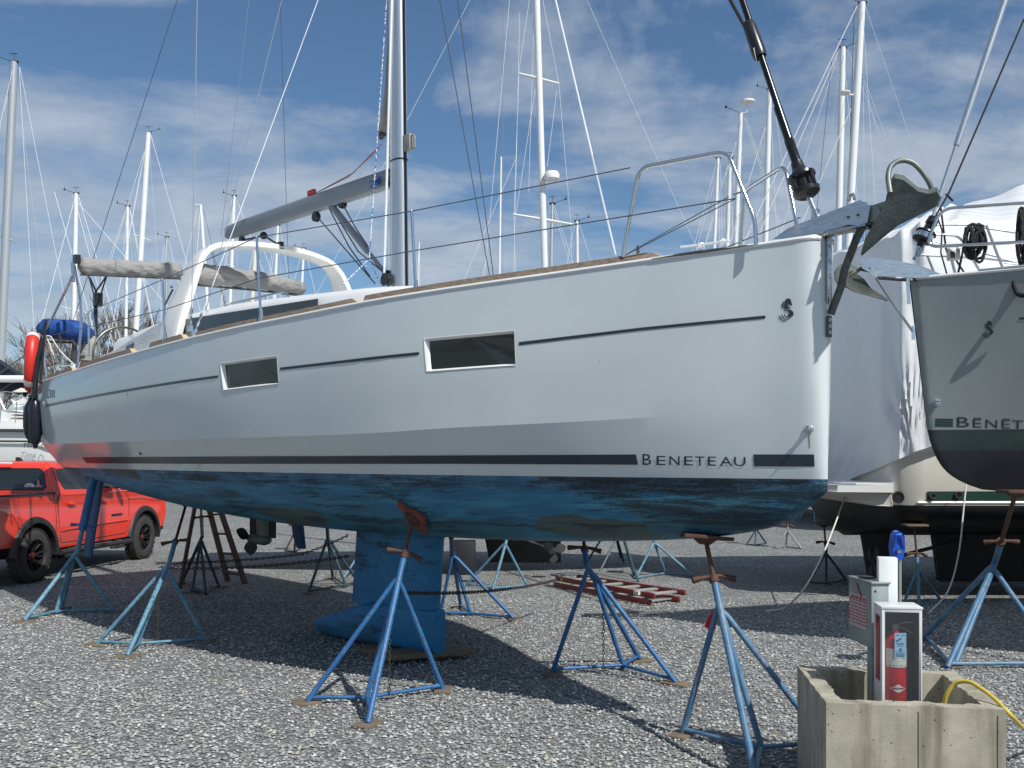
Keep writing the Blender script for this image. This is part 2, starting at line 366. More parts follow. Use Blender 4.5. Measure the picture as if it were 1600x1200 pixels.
cx = wn.math('DIVIDE', sep.outputs['X'], den); cy = wn.math('DIVIDE', sep.outputs['Y'], den)
cmb = wn.n('CombineXYZ'); wn.l(cx, cmb.inputs[0]); wn.l(cy, cmb.inputs[1]); cmb.inputs[2].default_value = 3.3
mp = wn.n('Mapping'); wn.l(cmb.outputs[0], mp.inputs[0]); mp.inputs['Scale'].default_value = (1.0,1.25,1); mp.inputs['Location'].default_value = (.0,.0,0)
n1 = wn.noise(mp.outputs[0], 1.45, 8, .58, .35); n2 = wn.noise(mp.outputs[0], 5.5, 6, .6, .4)
dn = wn.math('ADD', wn.math('MULTIPLY', n1, .85), wn.math('MULTIPLY', n2, .15))
cl = wn.ramp(dn, [(.425, 0.0), (.49, .45), (.55, .82), (.67, 1.0)])
hor = wn.ramp(zz, [(0.0, .75), (.16, .25), (.34, .0)])
cloudc = wn.mix(wn.ramp(n2, [(.3,0.0),(.7,1.0)]), (4.5,5.3,6.3), (6.8,7.5,8.4))
skyc = wn.mix(1.0, sky.outputs[0], (.90,1.08,1.20), 'MULTIPLY')
c1 = wn.mix(wn.math('MULTIPLY', cl, .80), skyc, cloudc)
wn.l(c1, bg.inputs[0]); bg.inputs[1].default_value = .082; wn.l(bg.outputs[0], wo.inputs[0])
sl = bpy.data.lights.new('sun', 'SUN'); sl.energy = 4.7; sl.angle = R(.53); sl.color = (1,.99,.94)
so = bpy.data.objects.new('sun', sl); C.objects.link(so); so.rotation_euler = SUN.to_track_quat('Z', 'Y').to_euler(); so.location = SUN*40
cam = bpy.data.cameras.new('camera'); co = bpy.data.objects.new('camera', cam); C.objects.link(co)
cam.sensor_width = 36; cam.lens = F/1600*36; cam.shift_y = (HZ-600)/1600; cam.clip_end = 3000; cam.clip_start = .05
co.location = (0,0,HC); co.rotation_euler = (R(90),0,0); sc.camera = co
sc.view_settings.view_transform = 'Standard'; sc.view_settings.look = 'None'; sc.view_settings.exposure = 0; sc.view_settings.gamma = 1
sc.cycles.max_bounces = 6; sc.cycles.transparent_max_bounces = 8
# ------------------------------------------------------------------ ground
g = MB(); g.add([(-600,-120,0),(600,-120,0),(600,900,0),(-600,900,0)], [(0,1,2,3)]); tag(g.build('ground', M['gravel']), kind='structure')
def stones():
    me = bpy.data.meshes.new('loose_gravel'); vs = []; fs = []; tone = []
    r = random.Random(3)
    for i in range(60000):
        # denser near the camera, only where the lens can see a stone as a stone
        Y = 3.7+10.5*(r.random()**1.25); X = (r.random()*1.16-.58)*Y
        a = r.random()*6.28; sx = r.uniform(.008,.020); sy = sx*r.uniform(.6,1); sz = sx*r.uniform(.45,.8)
        ca, sa = math.cos(a), math.sin(a); o = len(vs); zc = r.uniform(0,.008)+.003; t = r.random()
        pr = [(1,.2,0),(.3,.95,.1),(-.7,.7,-.05),(-1,-.2,.1),(-.3,-1,0),(.8,-.7,.05)]
        for (px, py, pz) in pr:
            px *= r.uniform(.8,1.15); py *= r.uniform(.8,1.15)
            vs.append((X+(px*ca*sx-py*sa*sy), Y+(px*sa*sx+py*ca*sy), zc+pz*sz))
        for (px, py) in ((.35,.2),(-.4,.15),(.0,-.45)):
            vs.append((X+(px*ca*sx-py*sa*sy), Y+(px*sa*sx+py*ca*sy), zc+sz*r.uniform(.6,1)))
        ff = [(0,1,6),(1,2,7,6),(2,3,7),(3,4,8,7),(4,5,8),(5,0,6,8),(6,7,8)]
        for f in ff: fs.append(tuple(o+k for k in f)); tone.append(t)
    me.from_pydata(vs, [], fs); me.materials.append(M['stone'])
    at = me.attributes.new('tone', 'FLOAT', 'FACE'); at.data.foreach_set('value', tone)
    ob = bpy.data.objects.new('loose_gravel', me); C.objects.link(ob)
    tag(ob, 'loose grey and white crushed stones lying over the yard', 'gravel', kind='stuff')
stones()
# ------------------------------------------------------------------ main sailboat
TH = R(131.7); U = Vector((math.cos(TH), math.sin(TH), 0)); NN = Vector((-U.y, U.x, 0)); OB = Vector((2.134, 6.589, .142))
def H(s, b, z): return OB+U*s+NN*b+Vector((0,0,z))
def onb(x, y, b):
    k = (x-800)/F; s = (k*(OB.y+b*NN.y)-(OB.x+b*NN.x))/(U.x-k*U.y); p = H(s, b, 0)
    return s, b, HC-OB.z+(HZ-y)*p.y/F
def OW(x, y, b): return H(*onb(x, y, b))
BSX = [0,.012,.04,.09,.16,.3,.5,.75,1.0,1.36,1.82,2.32,2.86,3.43,4.35,5.0,5.85,6.56,7.42,8.42,9.32,10.3,11.13]
BSY = [0,.08,.135,.175,.205,.26,.35,.47,.58,.73,.92,1.13,1.33,1.50,1.68,1.80,1.90,1.94,1.96,1.96,1.93,1.88,1.83]
BWX = [0,.02,.06,.15,.3,.5,1,2,3,4,5,6,7,8,9,10,11.13]
BWY = [0,.03,.055,.085,.13,.20,.375,.73,1.03,1.28,1.455,1.57,1.63,1.65,1.63,1.59,1.53]
ZBX = [0,.05,.12,.39,1.03,2,3,4.5,6,7.5,9,10,11.13]
ZBY = [1.70,1.655,1.60,1.445,1.32,1.235,1.185,1.15,1.16,1.22,1.35,1.48,1.63]
ZW = 1.78
def zsh(s): t = s/11.13; return 3.40-.43*t-.062*4*t*(1-t)
def zch(s): return interp(s, [0,1.5,2.7,3.4,5,7,9,11.13], [2.27,2.20,2.16,2.13,2.11,2.105,2.10,2.10])
def bsh(s): return interp(s, BSX, BSY)
def bwl(s): return interp(s, BWX, BWY)
def sec(s, fine=True):
    bs, bw, zs, zc = bsh(s), bwl(s), zsh(s), zch(s)
    k = math.exp(-s/2.2)
    bc = max(bw+.003, lerp(bs-.045, lerp(bw, bs, .42), k)) if s > .02 else lerp(bw, bs, .5)
    bc = min(bc, bs)
    out = []
    for i in range(9):
        t = i/8; b = lerp(bs, bc, t)+.035*math.sin(math.pi*t)*(1-k); z = lerp(zs, zc, t)
        out.append((b, z))
    for t in (.33,.66,1.0): out.append((lerp(bc, bw, t), lerp(zc, ZW, t)))
    zb = interp(s, ZBX, ZBY); b2 = bw*(1-.05-.12*k); z2 = lerp(ZW, zb, min(.24,.11/max(.05,ZW-zb)))
    out.append((lerp(bw, b2, .5), lerp(ZW, z2, .5))); out.append((b2, z2))
    for i in range(1, 11):
        a = math.pi/2*i/10
        out.append((b2*max(0,math.cos(a))**(.75 if i < 10 else 1)*(0 if i == 10 else 1), z2-(z2-zb)*math.sin(a)**.92))
    return out
NSEC = len(sec(1))
def side(s, z):
    q = sec(s)
    for i in range(len(q)-1):
        if q[i][1] >= z >= q[i+1][1]:
            t = (q[i][1]-z)/max(1e-6, q[i][1]-q[i+1][1]); return lerp(q[i][0], q[i+1][0], t)
    return q[0][0]
def pick(x, y, it=60):      # topside point of the near side under a photo position
    s, b = 2.0, 1.0
    for _ in range(it):
        s2, _b, z = onb(x, y, b); s2 = max(0.02, min(11.1, s2)); s = s*.5+s2*.5; z = max(1.2, min(3.4, z)); b = b*.5+.5*side(s, z)
    return s, b, z
def pickb(x, y):            # point of the underbody
    best = None
    for i in range(200):
        s = .2+i*10.8/199
        q = sec(s)[11:]
        for j in range(len(q)-1):
            for t in (0,.5):
                b, z = lerp(q[j][0], q[j+1][0], t), lerp(q[j][1], q[j+1][1], t); p = H(s, b, z)
                px, py = 800+F*p.x/p.y, HZ-F*(p.z-HC)/p.y; d = (px-x)**2+(py-y)**2
                if best is None or d < best[0]: best = (d, s, b, z)
    return best[1:]
boat = thing('sailboat', OB, 'large white sailboat with worn blue bottom propped up across the middle of the yard', 'sailboat', rz=TH)
STN = [0,.006,.012,.025,.04,.06,.09,.12,.16,.22,.3,.4,.5,.62,.75,.9,1.05,1.2,1.36,1.6,1.82,2.1,2.32,2.6,2.86,3.15,3.43,3.8,4.1,4.35,4.7,5,5.4,5.85,6.2,6.56,7,7.42,7.9,8.42,8.9,9.32,9.8,10.3,10.75,11.13]
wins = []
for (tl, tr, br, bl) in (((663,530),(804,517),(806,570),(667,580)), ((345,568),(433,556),(436,599),(350,609))):
    wins.append([pick(*q) for q in (tl, tr, br, bl)])
hm = MB()
for sg in (1, -1):
    vs = []; fs = []; ms = []
    for s in STN:
        for (b, z) in sec(s): vs.append((s, sg*b, z))
    for i in range(len(STN)-1):
        for j in range(NSEC-1):
            a = i*NSEC+j; q = (a, a+1, a+1+NSEC, a+NSEC)
            fs.append(q); ms.append(0 if j < 11 else (2 if j < 13 else 1))
    o = len(hm.v); hm.v += vs; hm.f += [tuple(o+k for k in f) for f in fs]; hm.m += ms
last = [(11.13, b, z) for b, z in sec(11.13)]; tv = last+[(11.13,-b,z) for s_, b, z in reversed(last[:-1])]
hm.add(tv, [tuple(range(len(tv)))], 0)
ob = hm.build('hull', [M['gel'], M['anti'], M['bandblue']], None, smooth=None)
bm = bmesh.new(); bm.from_mesh(ob.data)
wplanes = []
for wn_ in wins:
    # window edges as planes whose normals lie in the (s, z) plane
    pl = []
    for i in range(4):
        a, b = wn_[i], wn_[(i+1)%4]; d = Vector((b[0]-a[0], 0, b[2]-a[2])); nrm = Vector((d.z, 0, -d.x)).normalized()
        cen = Vector((sum(q[0] for q in wn_)/4, 0, sum(q[2] for q in wn_)/4))
        if (cen-Vector((a[0],0,a[2]))).dot(nrm) > 0: nrm = -nrm
        pl.append((Vector((a[0],0,a[2])), nrm))
    wplanes.append((pl, cen))
for pl, cen in wplanes:
    for co_, no_ in pl:
        fsn = [f for f in bm.faces if f.calc_center_median().y > .3 and abs(f.calc_center_median().x-cen.x) < 1.6 and abs(f.calc_center_median().z-cen.z) < .6]
        geom = list(set(fsn) | set(e for f in fsn for e in f.edges) | set(v for f in fsn for v in f.verts))
        bmesh.ops.bisect_plane(bm, geom=geom, plane_co=co_, plane_no=no_, dist=1e-5)
    dele = [f for f in bm.faces if f.calc_center_median().y > .3 and all((f.calc_center_median()-c_).dot(n_) < 0 for c_, n_ in pl) ]
    dele = [f for f in dele if abs(f.calc_center_median().x-cen.x) < 1.5]
    bmesh.ops.delete(bm, geom=dele, context='FACES')
bmesh.ops.remove_doubles(bm, verts=bm.verts, dist=1e-5); bmesh.ops.recalc_face_normals(bm, faces=bm.faces)
for e in bm.edges:
    a_, b_ = e.verts[0].co, e.verts[1].co; m_ = (a_+b_)/2
    if abs(a_.x-b_.x) > 1e-4 and m_.x > 1.0 and abs(m_.z-zch(m_.x)) < .008: e.smooth = False
    elif abs(a_.x-b_.x) > 1e-4 and m_.x > .3 and abs(m_.z-(ZW-.11)) < .006: e.smooth = False
    elif len(e.link_faces) == 2 and e.calc_face_angle(0) > R(32) and not (m_.x < .2): e.smooth = False
for f_ in bm.faces: f_.smooth = True
bm.to_mesh(ob.data); bm.free(); ob.parent = boat; hull = ob
def inb(P): return P     # local boat coordinates pass straight through
def bb(mb, name, mats, parent=None, **k): return mb.build(name, mats, parent or boat, world=False, **k)
for wi, wn_ in enumerate(wins):
    fr = MB(); n = 4; nx = 10
    def edgepts(off, dep):
        cen = Vector((sum(q[0] for q in wn_)/4, 0, sum(q[2] for q in wn_)/4)); out = []
        for i in range(4):
            a, b = wn_[i], wn_[(i+1)%4]
            for k in range(nx):
                t = k/nx; s, z = lerp(a[0],b[0],t), lerp(a[2],b[2],t)
                s2 = s+(off if s < cen.x else -off)*(0 if i in (0,2) and 0 < k else 1)
                z2 = z+(off if z < cen.z else -off)*(0 if i in (1,3) and 0 < k else 1)
                out.append(Vector((s2, side(s, z)-dep, z2)))
        return out
    o0 = edgepts(-.006,-.003); o1 = edgepts(-.003,-.005); o2 = edgepts(.003,-.002); o3 = edgepts(.015,.038)
    fr.loft([o0,o1,o2,o3], cap=(False,False)); wf = bb(fr, 'window', M['deckwhite'], smooth=50)
    p = MB(); pv = o3; p.add(pv, [tuple(range(len(pv)))]); bb(p, 'pane', M['glass'], wf, smooth=None)
    if wi == 1:
        s0 = wn_[1]; q = MB(); a, b = wn_[1], wn_[2]
        q.add([(a[0]+.05, side(a[0],a[2])-.028, a[2]-.035),(a[0]+.16, side(a[0],a[2])-.026, a[2]-.035),(b[0]+.16, side(b[0],b[2])-.026, b[2]+.07),(b[0]+.05, side(b[0],b[2])-.028, b[2]+.07)], [(0,1,2,3)])
        bb(q, 'curtain', mat('curtain', (.36,.31,.29), .8), wf, smooth=None)
# stripes, lettering and emblem laid on the hull skin
def skin(s, z, off=.0035):
    b = side(s, z); db = (side(s+.02, z)-side(max(0,s-.02), z))/(.02+min(s,.02)); nrm = Vector((-db, 1, 0)).normalized(); dz = (side(s, z+.02)-side(s, z-.02))/.04
    nrm = Vector((-db, 1, -dz)).normalized(); return Vector((s, b, z))+nrm*off
def strip(pts, wd, name, m, n=8, parent=None):      # pts: list of (s, z_top, z_bot)
    mb = MB(); vs = []; fs = []; N = 0
    for i in range(len(pts)-1):
        a, b = pts[i], pts[i+1]; K = max(2, int(abs(b[0]-a[0])/.12))
        for k in range(K+(1 if i == len(pts)-2 else 0)):
            t = k/K; s, zt, zb_ = (lerp(a[j], b[j], t) for j in range(3))
            for r in range(4): vs.append(skin(s, lerp(zt, zb_, r/3)))
            N += 1
    for i in range(N-1):
        for r in range(3): fs.append((i*4+r, i*4+r+1, i*4+r+5, i*4+r+4))
    mb.add(vs, fs); return bb(mb, name, m, hull, smooth=30)
def pz(x, y): s, b, z = pick(x, y); return s, z
def px2(*seq):
    out = []
    for (x, yt, yb) in seq:
        s, b, z = pick(x, yt); z2 = z-(yb-yt)*H(s,b,0).y/F; out.append((s, z, z2))
    return out
strip(px2((1272,710,729),(1177,710,728.5)), 0, 'boot_stripe', M['decal'])
strip(px2((994,710,726),(900,710.5,725.5),(700,711.5,724.5),(500,712.5,724.5),(300,713.5,724.5),(200,714,724),(128,714.5,723.5)), 0, 'boot_stripe', M['decal'])
strip(px2((1196,493,497.6),(1000,512,516.5),(811,534.5,539.5)), 0, 'cove_stripe', M['decal'])
strip(px2((655,550,554.5),(540,562.5,567),(438,574.3,578.3)), 0, 'cove_stripe', M['decal'])
strip(px2((341,586.5,590.5),(250,599.5,603.5),(150,616.5,620.5),(72,632,636)), 0, 'cove_stripe', M['decal'])
def text_mesh(txt, sizes=None):
    cu = bpy.data.curves.new('t', 'FONT'); cu.body = txt; cu.size = 1; cu.resolution_u = 3
    o = bpy.data.objects.new('t', cu); C.objects.link(o); dg = bpy.context.evaluated_depsgraph_get(); dg.update()
    me = bpy.data.meshes.new_from_object(o.evaluated_get(dg)); vs = [v.co.copy() for v in me.vertices]; fs = [tuple(p.vertices) for p in me.polygons]
    bpy.data.objects.remove(o); bpy.data.curves.remove(cu); bpy.data.meshes.remove(me); return vs, fs
def layout(chars):      # [(char, relative height, x0, x1)] in 0..1 space -> verts with x across, y up
    V = []; Fc = []
    for ch, hgt, x0, x1 in chars:
        vs, fs = text_mesh(ch); a = min(v.x for v in vs); b = max(v.x for v in vs); c = min(v.y for v in vs); d = max(v.y for v in vs)
        o = len(V); V += [(lerp(x0,x1,(v.x-a)/(b-a)), hgt*(v.y-c)/(d-c)) for v in vs]; Fc += [tuple(o+k for k in f) for f in fs]
    return V, Fc
def word(pxs, ybase, ytop, big):   # pxs: [(char, x0, x1)]
    return layout([(c, 1.0 if (big and i == 0) else .84, x0, x1) for i, (c, x0, x1) in enumerate(pxs)])
V, Fc = word([('B',1004,1017.5),('E',1026,1040),('N',1046,1062),('E',1069,1083),('T',1086,1101),('E',1106,1119),('A',1125,1144),('U',1147,1165)], 0, 0, True)
vs = []
for (x, y) in V:
    yb = lerp(726.3,728.3,(x-1004)/161); yy = yb-y*17; s, b, z = pick(x, yy, 40); vs.append(skin(s, z))
mb = MB(); mb.add(vs, Fc); bb(mb, 'lettering', M['decal'], hull, smooth=None, recalc=False)
V, Fc = layout([('3',1.0,76,80.3),('8',1.0,81.3,85.6)])
vs = []
for (x, y) in V:
    s, b, z = pick(x, 622-y*13.5, 40); vs.append(skin(s, z))
mb = MB(); mb.add(vs, Fc); bb(mb, 'lettering', M['decal'], hull, smooth=None, recalc=False)
EMB = [[(435,345),(478,378),(488,430),(507,490),(490,507),(465,490),(420,462),(412,505),(440,540),(500,570),(430,568),(385,568),(345,583),(333,540),(340,470),(362,410),(365,370)],
 [(352,395),(300,440),(285,500),(300,545),(318,572),(325,560),(318,510),(325,460),(345,420)],
 [(350,598),(400,578),(470,584),(525,625),(540,680),(510,725),(460,738),(410,715),(395,705),(430,690),(440,650),(425,620),(390,610),(340,622)],
 [(350,660),(335,690),(350,735),(400,765),(470,770),(490,748),(430,748),(385,730),(360,700)],
 [(290,670),(275,710),(295,765),(350,795),(420,795),(445,782),(370,778),(320,750),(297,710)],
 [(235,685),(222,740),(250,790),(310,825),(370,830),(400,814),(330,806),(270,775),(245,735)]]
def emblem(fn, name, m, parent, sc_=1/13.333, x0=1200, y0=440, **k):
    mb = MB()
    for poly in EMB:
        n = len(poly); sm = []
        for i in range(n):      # round the outline a little
            p0, p1 = poly[i], poly[(i+1)%n]
            sm += [(lerp(p0[0],p1[0],.2), lerp(p0[1],p1[1],.2)), (lerp(p0[0],p1[0],.8), lerp(p0[1],p1[1],.8))]
        tri = tessellate_polygon([[Vector((a, -b, 0)) for a, b in sm]])
        mb.add([fn(x0+a*sc_, y0+b*sc_) for a, b in sm], [tuple(t) for t in tri])
    return mb.build(name, m, parent, smooth=None, recalc=False, **k)
def sk_px(x, y):
    s, b, z = pick(x, y, 40); return skin(s, z)
emblem(sk_px, 'emblem', M['decal'], hull, world=False)
# through-hull and fittings
def disc_on(x, y, r, m, name, thick=.008, hole=None):
    s, b, z = pick(x, y); p = skin(s, z, 0); nrm = (skin(s, z, .1)-p).normalized(); mb = MB()
    mb.lathe(p, nrm, [(r,0),(r,thick*.6),(r*.85,thick),(r*.5,thick),(r*.45,thick*.4),(0,thick*.4)], 16); return bb(mb, name, m, hull)
disc_on(219.5,708.5,.020,M['black'],'drain')
disc_on(198.5,615.5,.022,M['steel'],'vent_fitting')
s, b, z = pick(1264,671); p = skin(s, z, 0); nrm = (skin(s,z,.1)-p).normalized(); mb = MB()
mb.lathe(p, nrm, [(.030,0),(.030,.006),(.022,.012),(.010,.014),(.008,.03),(.018,.034),(.018,.04),(0,.042)], 16); mb.tube([p+nrm*.012+Vector((0,0,.02)), p+nrm*.07+Vector((-.01,0,.0)), p+nrm*.012+Vector((0,0,-.02))], .005, 6); bb(mb, 'towing_eye', M['steelbrush'], hull)
mb = MB(); mb.add([skin(s-.004,z-.035,.002),skin(s+.006,z-.035,.002),skin(s+.004,z-.125,.002),skin(s-.002,z-.125,.002)], [(0,1,2,3)]); bb(mb, 'rust_streak', mat('rust_stain', (.34,.22,.14), .6), hull, smooth=None)
# gunwale bead and deck
for sg in (1,-1):
    mb = MB(); mb.tube([(s, sg*(bsh(s)-.004), zsh(s)+.002) for s in STN[2:]], .016, 8); bb(mb, 'gunwale', M['deckwhite'], hull)
mb = MB(); vs = []; fs = []
for s in STN[1:]:
    for t in (-1,-.6,-.2,.2,.6,1): vs.append((s, t*(bsh(s)-.01), zsh(s)-.012+.07*(1-t*t)))
for i in range(len(STN)-2):
    for j in range(5): a = i*6+j; fs.append((a,a+1,a+7,a+6))
mb.add(vs, fs); bb(mb, 'deck', M['deckwhite'])
# teak cap rails, with pale cut ends
def caprail(x0, x1, h=.058, w=.055, c0=.14, c1=.0, sg=1):
    a = pick(x0, interp(x0, RX, RY))[0]; b = pick(x1, interp(x1, RX, RY))[0]
    K = max(3, int(abs(b-a)/.15)); rings = []
    for k in range(K+1):
        s = lerp(a, b, k/K); rr = []
        bo = bsh(s)-.006; db = w
        s_top = s+ (c0 if k == 0 else 0)-(c1 if k == K else 0); zt = zsh(s)+.008
        rr = [Vector((s, sg*bo, zt)), Vector((s_top, sg*(bo-.022), zt+h)), Vector((s_top, sg*(bo-.022-db), zt+h)), Vector((s, sg*(bo-.03-db), zt))]
        rings.append(rr)
    mb = MB(); mb.loft(rings, cap=(False,False)); n = len(rings)
    mb.add(rings[0], [(3,2,1,0)], 1); mb.add(rings[-1], [(0,1,2,3)], 1)
    bb(mb, 'toe_rail', [M['teak'], M['teakend']], boat, smooth=35)
RX = [65,116,150,200,250,300,375,450,563,650,750,850,950,1020,1085,1150,1200,1251]; RY = [603,580,569,555,541,528,511,497,474,459,444.5,430.5,417.5,404,396,388,381,372]
caprail(1038,566); caprail(560,303,.055); caprail(287,231,.07); caprail(206,121,.07); caprail(113,70,.065)
for a, b in ((.75,5.0),(5.1,11.0)):
    mb = MB(); rings = []
    for k in range(30):
        s = lerp(a, b, k/29); bo = bsh(s)-.006; zt = zsh(s)+.008; rings.append([Vector((s,-bo,zt)),Vector((s,-bo+.022,zt+.058)),Vector((s,-bo+.077,zt+.058)),Vector((s,-bo+.085,zt))])
    mb.loft(rings); bb(mb, 'toe_rail', M['teak'])
# dark metal strake by the bow cleat
mb = MB(); K = 10; a, b = pick(1020,404)[0], pick(1180,383)[0]; rings = []
for k in range(K+1):
    s = lerp(a, b, k/K); w = .016*math.sin(math.pi*(.1+.8*k/K)); bo = bsh(s)+.004; z = zsh(s)+.004
    rings.append([Vector((s,bo,z-w)),Vector((s,bo+.014,z)),Vector((s,bo,z+w)),Vector((s,bo-.02,z+w))])
mb.loft(rings); bb(mb, 'chafe_plate', M['strap'])
# keel
def ab(x, y, b=0): return onb(x, y, b)
mb = MB(); rings = []
for i in range(12):
    t = i/11; z = lerp(1.24,.30,t); sl_ = lerp(4.26,4.33,t); st_ = lerp(5.80,5.92,t); th = lerp(.15,.12,t); r = []
    for k in range(24):
        a = 2*math.pi*k/24; c = (1-math.cos(a))/2; yy = th*(1.0 if math.sin(a) >= 0 else -1)*abs(math.sin(a))**.8*(1-.55*c)*1.1
        r.append(Vector((sl_+(st_-sl_)*c, yy, z)))
    rings.append(r)
mb.loft(rings)
rings = []
for i in range(15):
    t = i/14; s = lerp(4.30, 6.68, t); w = interp(t, [0,.12,.35,.65,.85,.95,1], [.075,.115,.15,.165,.15,.11,.05])
    zt = interp(t, [0,.2,.5,.65,.85,.95,1], [.40,.40,.34,.235,.11,.035,-.02]); zb_ = interp(t, [0,.4,.75,.93,1], [-.055,-.085,-.120,-.115,-.085]); r = []
    for k in range(16):
        a = 2*math.pi*k/16; ca, sa = math.cos(a), math.sin(a)
        r.append(Vector((s, w*(1 if ca >= 0 else -1)*abs(ca)**.45, (zt+zb_)/2+(zt-zb_)/2*(1 if sa >= 0 else -1)*abs(sa)**.45)))
    rings.append(r)
mb.loft(rings); bb(mb, 'keel', M['keelblue'], smooth=50)
# rudders and saildrive
for sg, s0, b0 in ((1,10.45,1.22),(-1,10.0,1.52)):
    mb = MB(); rings = []
    for i in range(9):
        t = i/8; z = lerp(1.72,.55 if sg > 0 else .50,t); ch = lerp(.46,.34,t)*(1 if t < .9 else .8); cy = sg*(b0+.16*t); r = []
        for k in range(16):
            a = 2*math.pi*k/16; c = (1-math.cos(a))/2; r.append(Vector((s0-.15+ch*c+.05*t, cy+.045*math.sin(a)*(1-.5*c), z)))
        rings.append(r)
    mb.loft(rings); bb(mb, 'rudder', M['rudderblue'], smooth=50)
mb = MB(); s0 = 8.02
rings = []
for i in range(7):
    t = i/6; z = lerp(1.30,.86,t); r = [Vector((s0-.10+.30*(1-math.cos(a))/2*(1-.1*t), .05*math.sin(a), z)) for a in [2*math.pi*k/14 for k in range(14)]]; rings.append(r)
mb.loft(rings); mb.lathe((s0-.12,0,.86), (1,0,0), [(.0,-.04),(.05,0),(.075,.1),(.075,.28),(.055,.40),(.05,.46),(0,.47)], 16)
sd = bb(mb, 'saildrive', mat('drive_grey', (.10,.12,.11), .5))
mb = MB()
for k in range(3):
    a0 = 2*math.pi*k/3+.5; r = []
    for i in range(9):
        t = i/8; rr = lerp(.04,.225,t); wd = .085*math.sin(math.pi*(.12+.80*t)); c = Vector((s0+.37, rr*math.cos(a0), rr*math.sin(a0)+.86)); tn = Vector((.45, -math.sin(a0)*.9, math.cos(a0)*.9)); r.append([c-tn*wd, c+Vector((.006,0,0)), c+tn*wd, c-Vector((.006,0,0))])
    mb.loft(r)
mb.lathe((s0+.33,0,.86), (1,0,0), [(.045,0),(.045,.08),(.02,.12),(0,.125)], 12); bb(mb, 'propeller', mat('bronze_dark', (.05,.048,.04), .5, metal=.5), sd)
# ------------------------------------------------------------------ rig and deck gear of the main boat
def L(p): return WM(boat).inverted() @ Vector(p)     # world -> boat
def loc(x, y, b): return Vector(onb(x, y, b))
# coachroof, lofted along the boat from its measured side line
cs = [3.0,3.15,3.4,3.8,4.3,5.0,5.8,6.6,7.4,8.2,8.7,9.1,9.5,9.9]
cw = [.25,.62,.82,.95,1.03,1.10,1.16,1.20,1.22,1.22,1.23,1.24,1.25,1.26]
ct = [3.50,3.62,3.72,3.79,3.83,3.84,3.83,3.80,3.76,3.70,3.60,3.42,3.24,3.10]
tops = [loc(x, y, 1.0) for x, y in ((219,523),(260,504),(320,487),(400,470),(500,456),(560,447),(640,440),(697,438))]
def ctop(s):
    q = sorted((p.x, p.z) for p in tops); return interp(s, [a for a, _ in q], [b for _, b in q])
mb = MB(); rings = []
def croof(s, w):
    zt = ctop(s) if s > 3.35 else lerp(zsh(s)+.1, ctop(3.35), max(0, (s-3.0)/.35)); zd = zsh(s)-.02; r = []
    prof = [(1.03,0),(1.02,.10),(1.0,.55),(.975,.80),(.93,.94),(.85,1.0),(.5,1.05),(0,1.07)]
    for a, t in prof: r.append(Vector((s, w*a, lerp(zd, zt, t))))
    for a, t in reversed(prof[:-1]): r.append(Vector((s, -w*a, lerp(zd, zt, t))))
    return r
for s, w in zip(cs, cw): rings.append(croof(s, w))
mb.loft(rings); coach = bb(mb, 'coachroof', M['deckwhite'], smooth=45)
# long dark window band along the side of the coachroof
mb = MB(); vs = []; fs = []; K = 40
for k in range(K+1):
    x = lerp(497, 247, k/K); w = 1.2
    top = loc(x, interp(x, [247,300,400,497], [507,497,481.5,466.5]), 1.14); s = top.x; wd = interp(s, cs, cw)*1.015+.012
    a = loc(x, interp(x, [247,300,400,497], [507,497,481.5,466.5]), wd); b = Vector((a.x-.01, wd+.010, zsh(a.x)+.03)); vs += [a, b]
for k in range(K): fs.append((2*k, 2*k+1, 2*k+3, 2*k+2))
mb.add(vs, fs); bb(mb, 'cabin_window', M['cabglass'], coach, smooth=30)
for xa, xb in ((305,318),(372,396),(340,366)):
    a = [loc(xa, interp(xa,[247,497],[520,478]), 1.262), loc(xb, interp(xb,[247,497],[520,478]), 1.262), loc(xb+3, interp(xb,[247,497],[534,492]), 1.262), loc(xa+3, interp(xa,[247,497],[534,492]), 1.262)]
# coaming sweeping down aft with a small port
mb = MB(); out = [loc(x, y, 1.32) for x, y in ((262,505),(248,507),(219,523),(197,536),(175,550),(155,558),(150,565),(196,560),(240,548))]
mb.prism(out, (0,-.22,0)); bb(mb, 'coaming', M['deckwhite'], bevel=.02)
mb = MB(); out = [loc(x, y, 1.335) for x, y in ((197,541),(208,536),(206,545),(196,549))]; mb.prism(out, (0,-.01,0)); bb(mb, 'coaming_port', M['cabglass'])
mb = MB(); mb.tube([loc(221,531,1.34), loc(240,525,1.34)], .008, 6); mb.tube([loc(212,542,1.34), loc(229,536,1.34)], .006, 6); bb(mb, 'grab_rail', M['steel'])
# roof hand rail
mb = MB(); mb.tube(fillet([loc(350,487,1.0)+Vector((0,0,-.02)), loc(352,476,1.0), loc(447,455,1.0), loc(452,466,1.0)], .05), .012, 8); mb.tube([loc(323,487,1.0), loc(352,477,1.0)], .008, 6)
for x in (380,415): mb.tube([loc(x, interp(x,[352,447],[476,455]), 1.0), loc(x, interp(x,[352,447],[476,455])+11, 1.0)], .009, 6)
bb(mb, 'hand_rail', M['steel'])
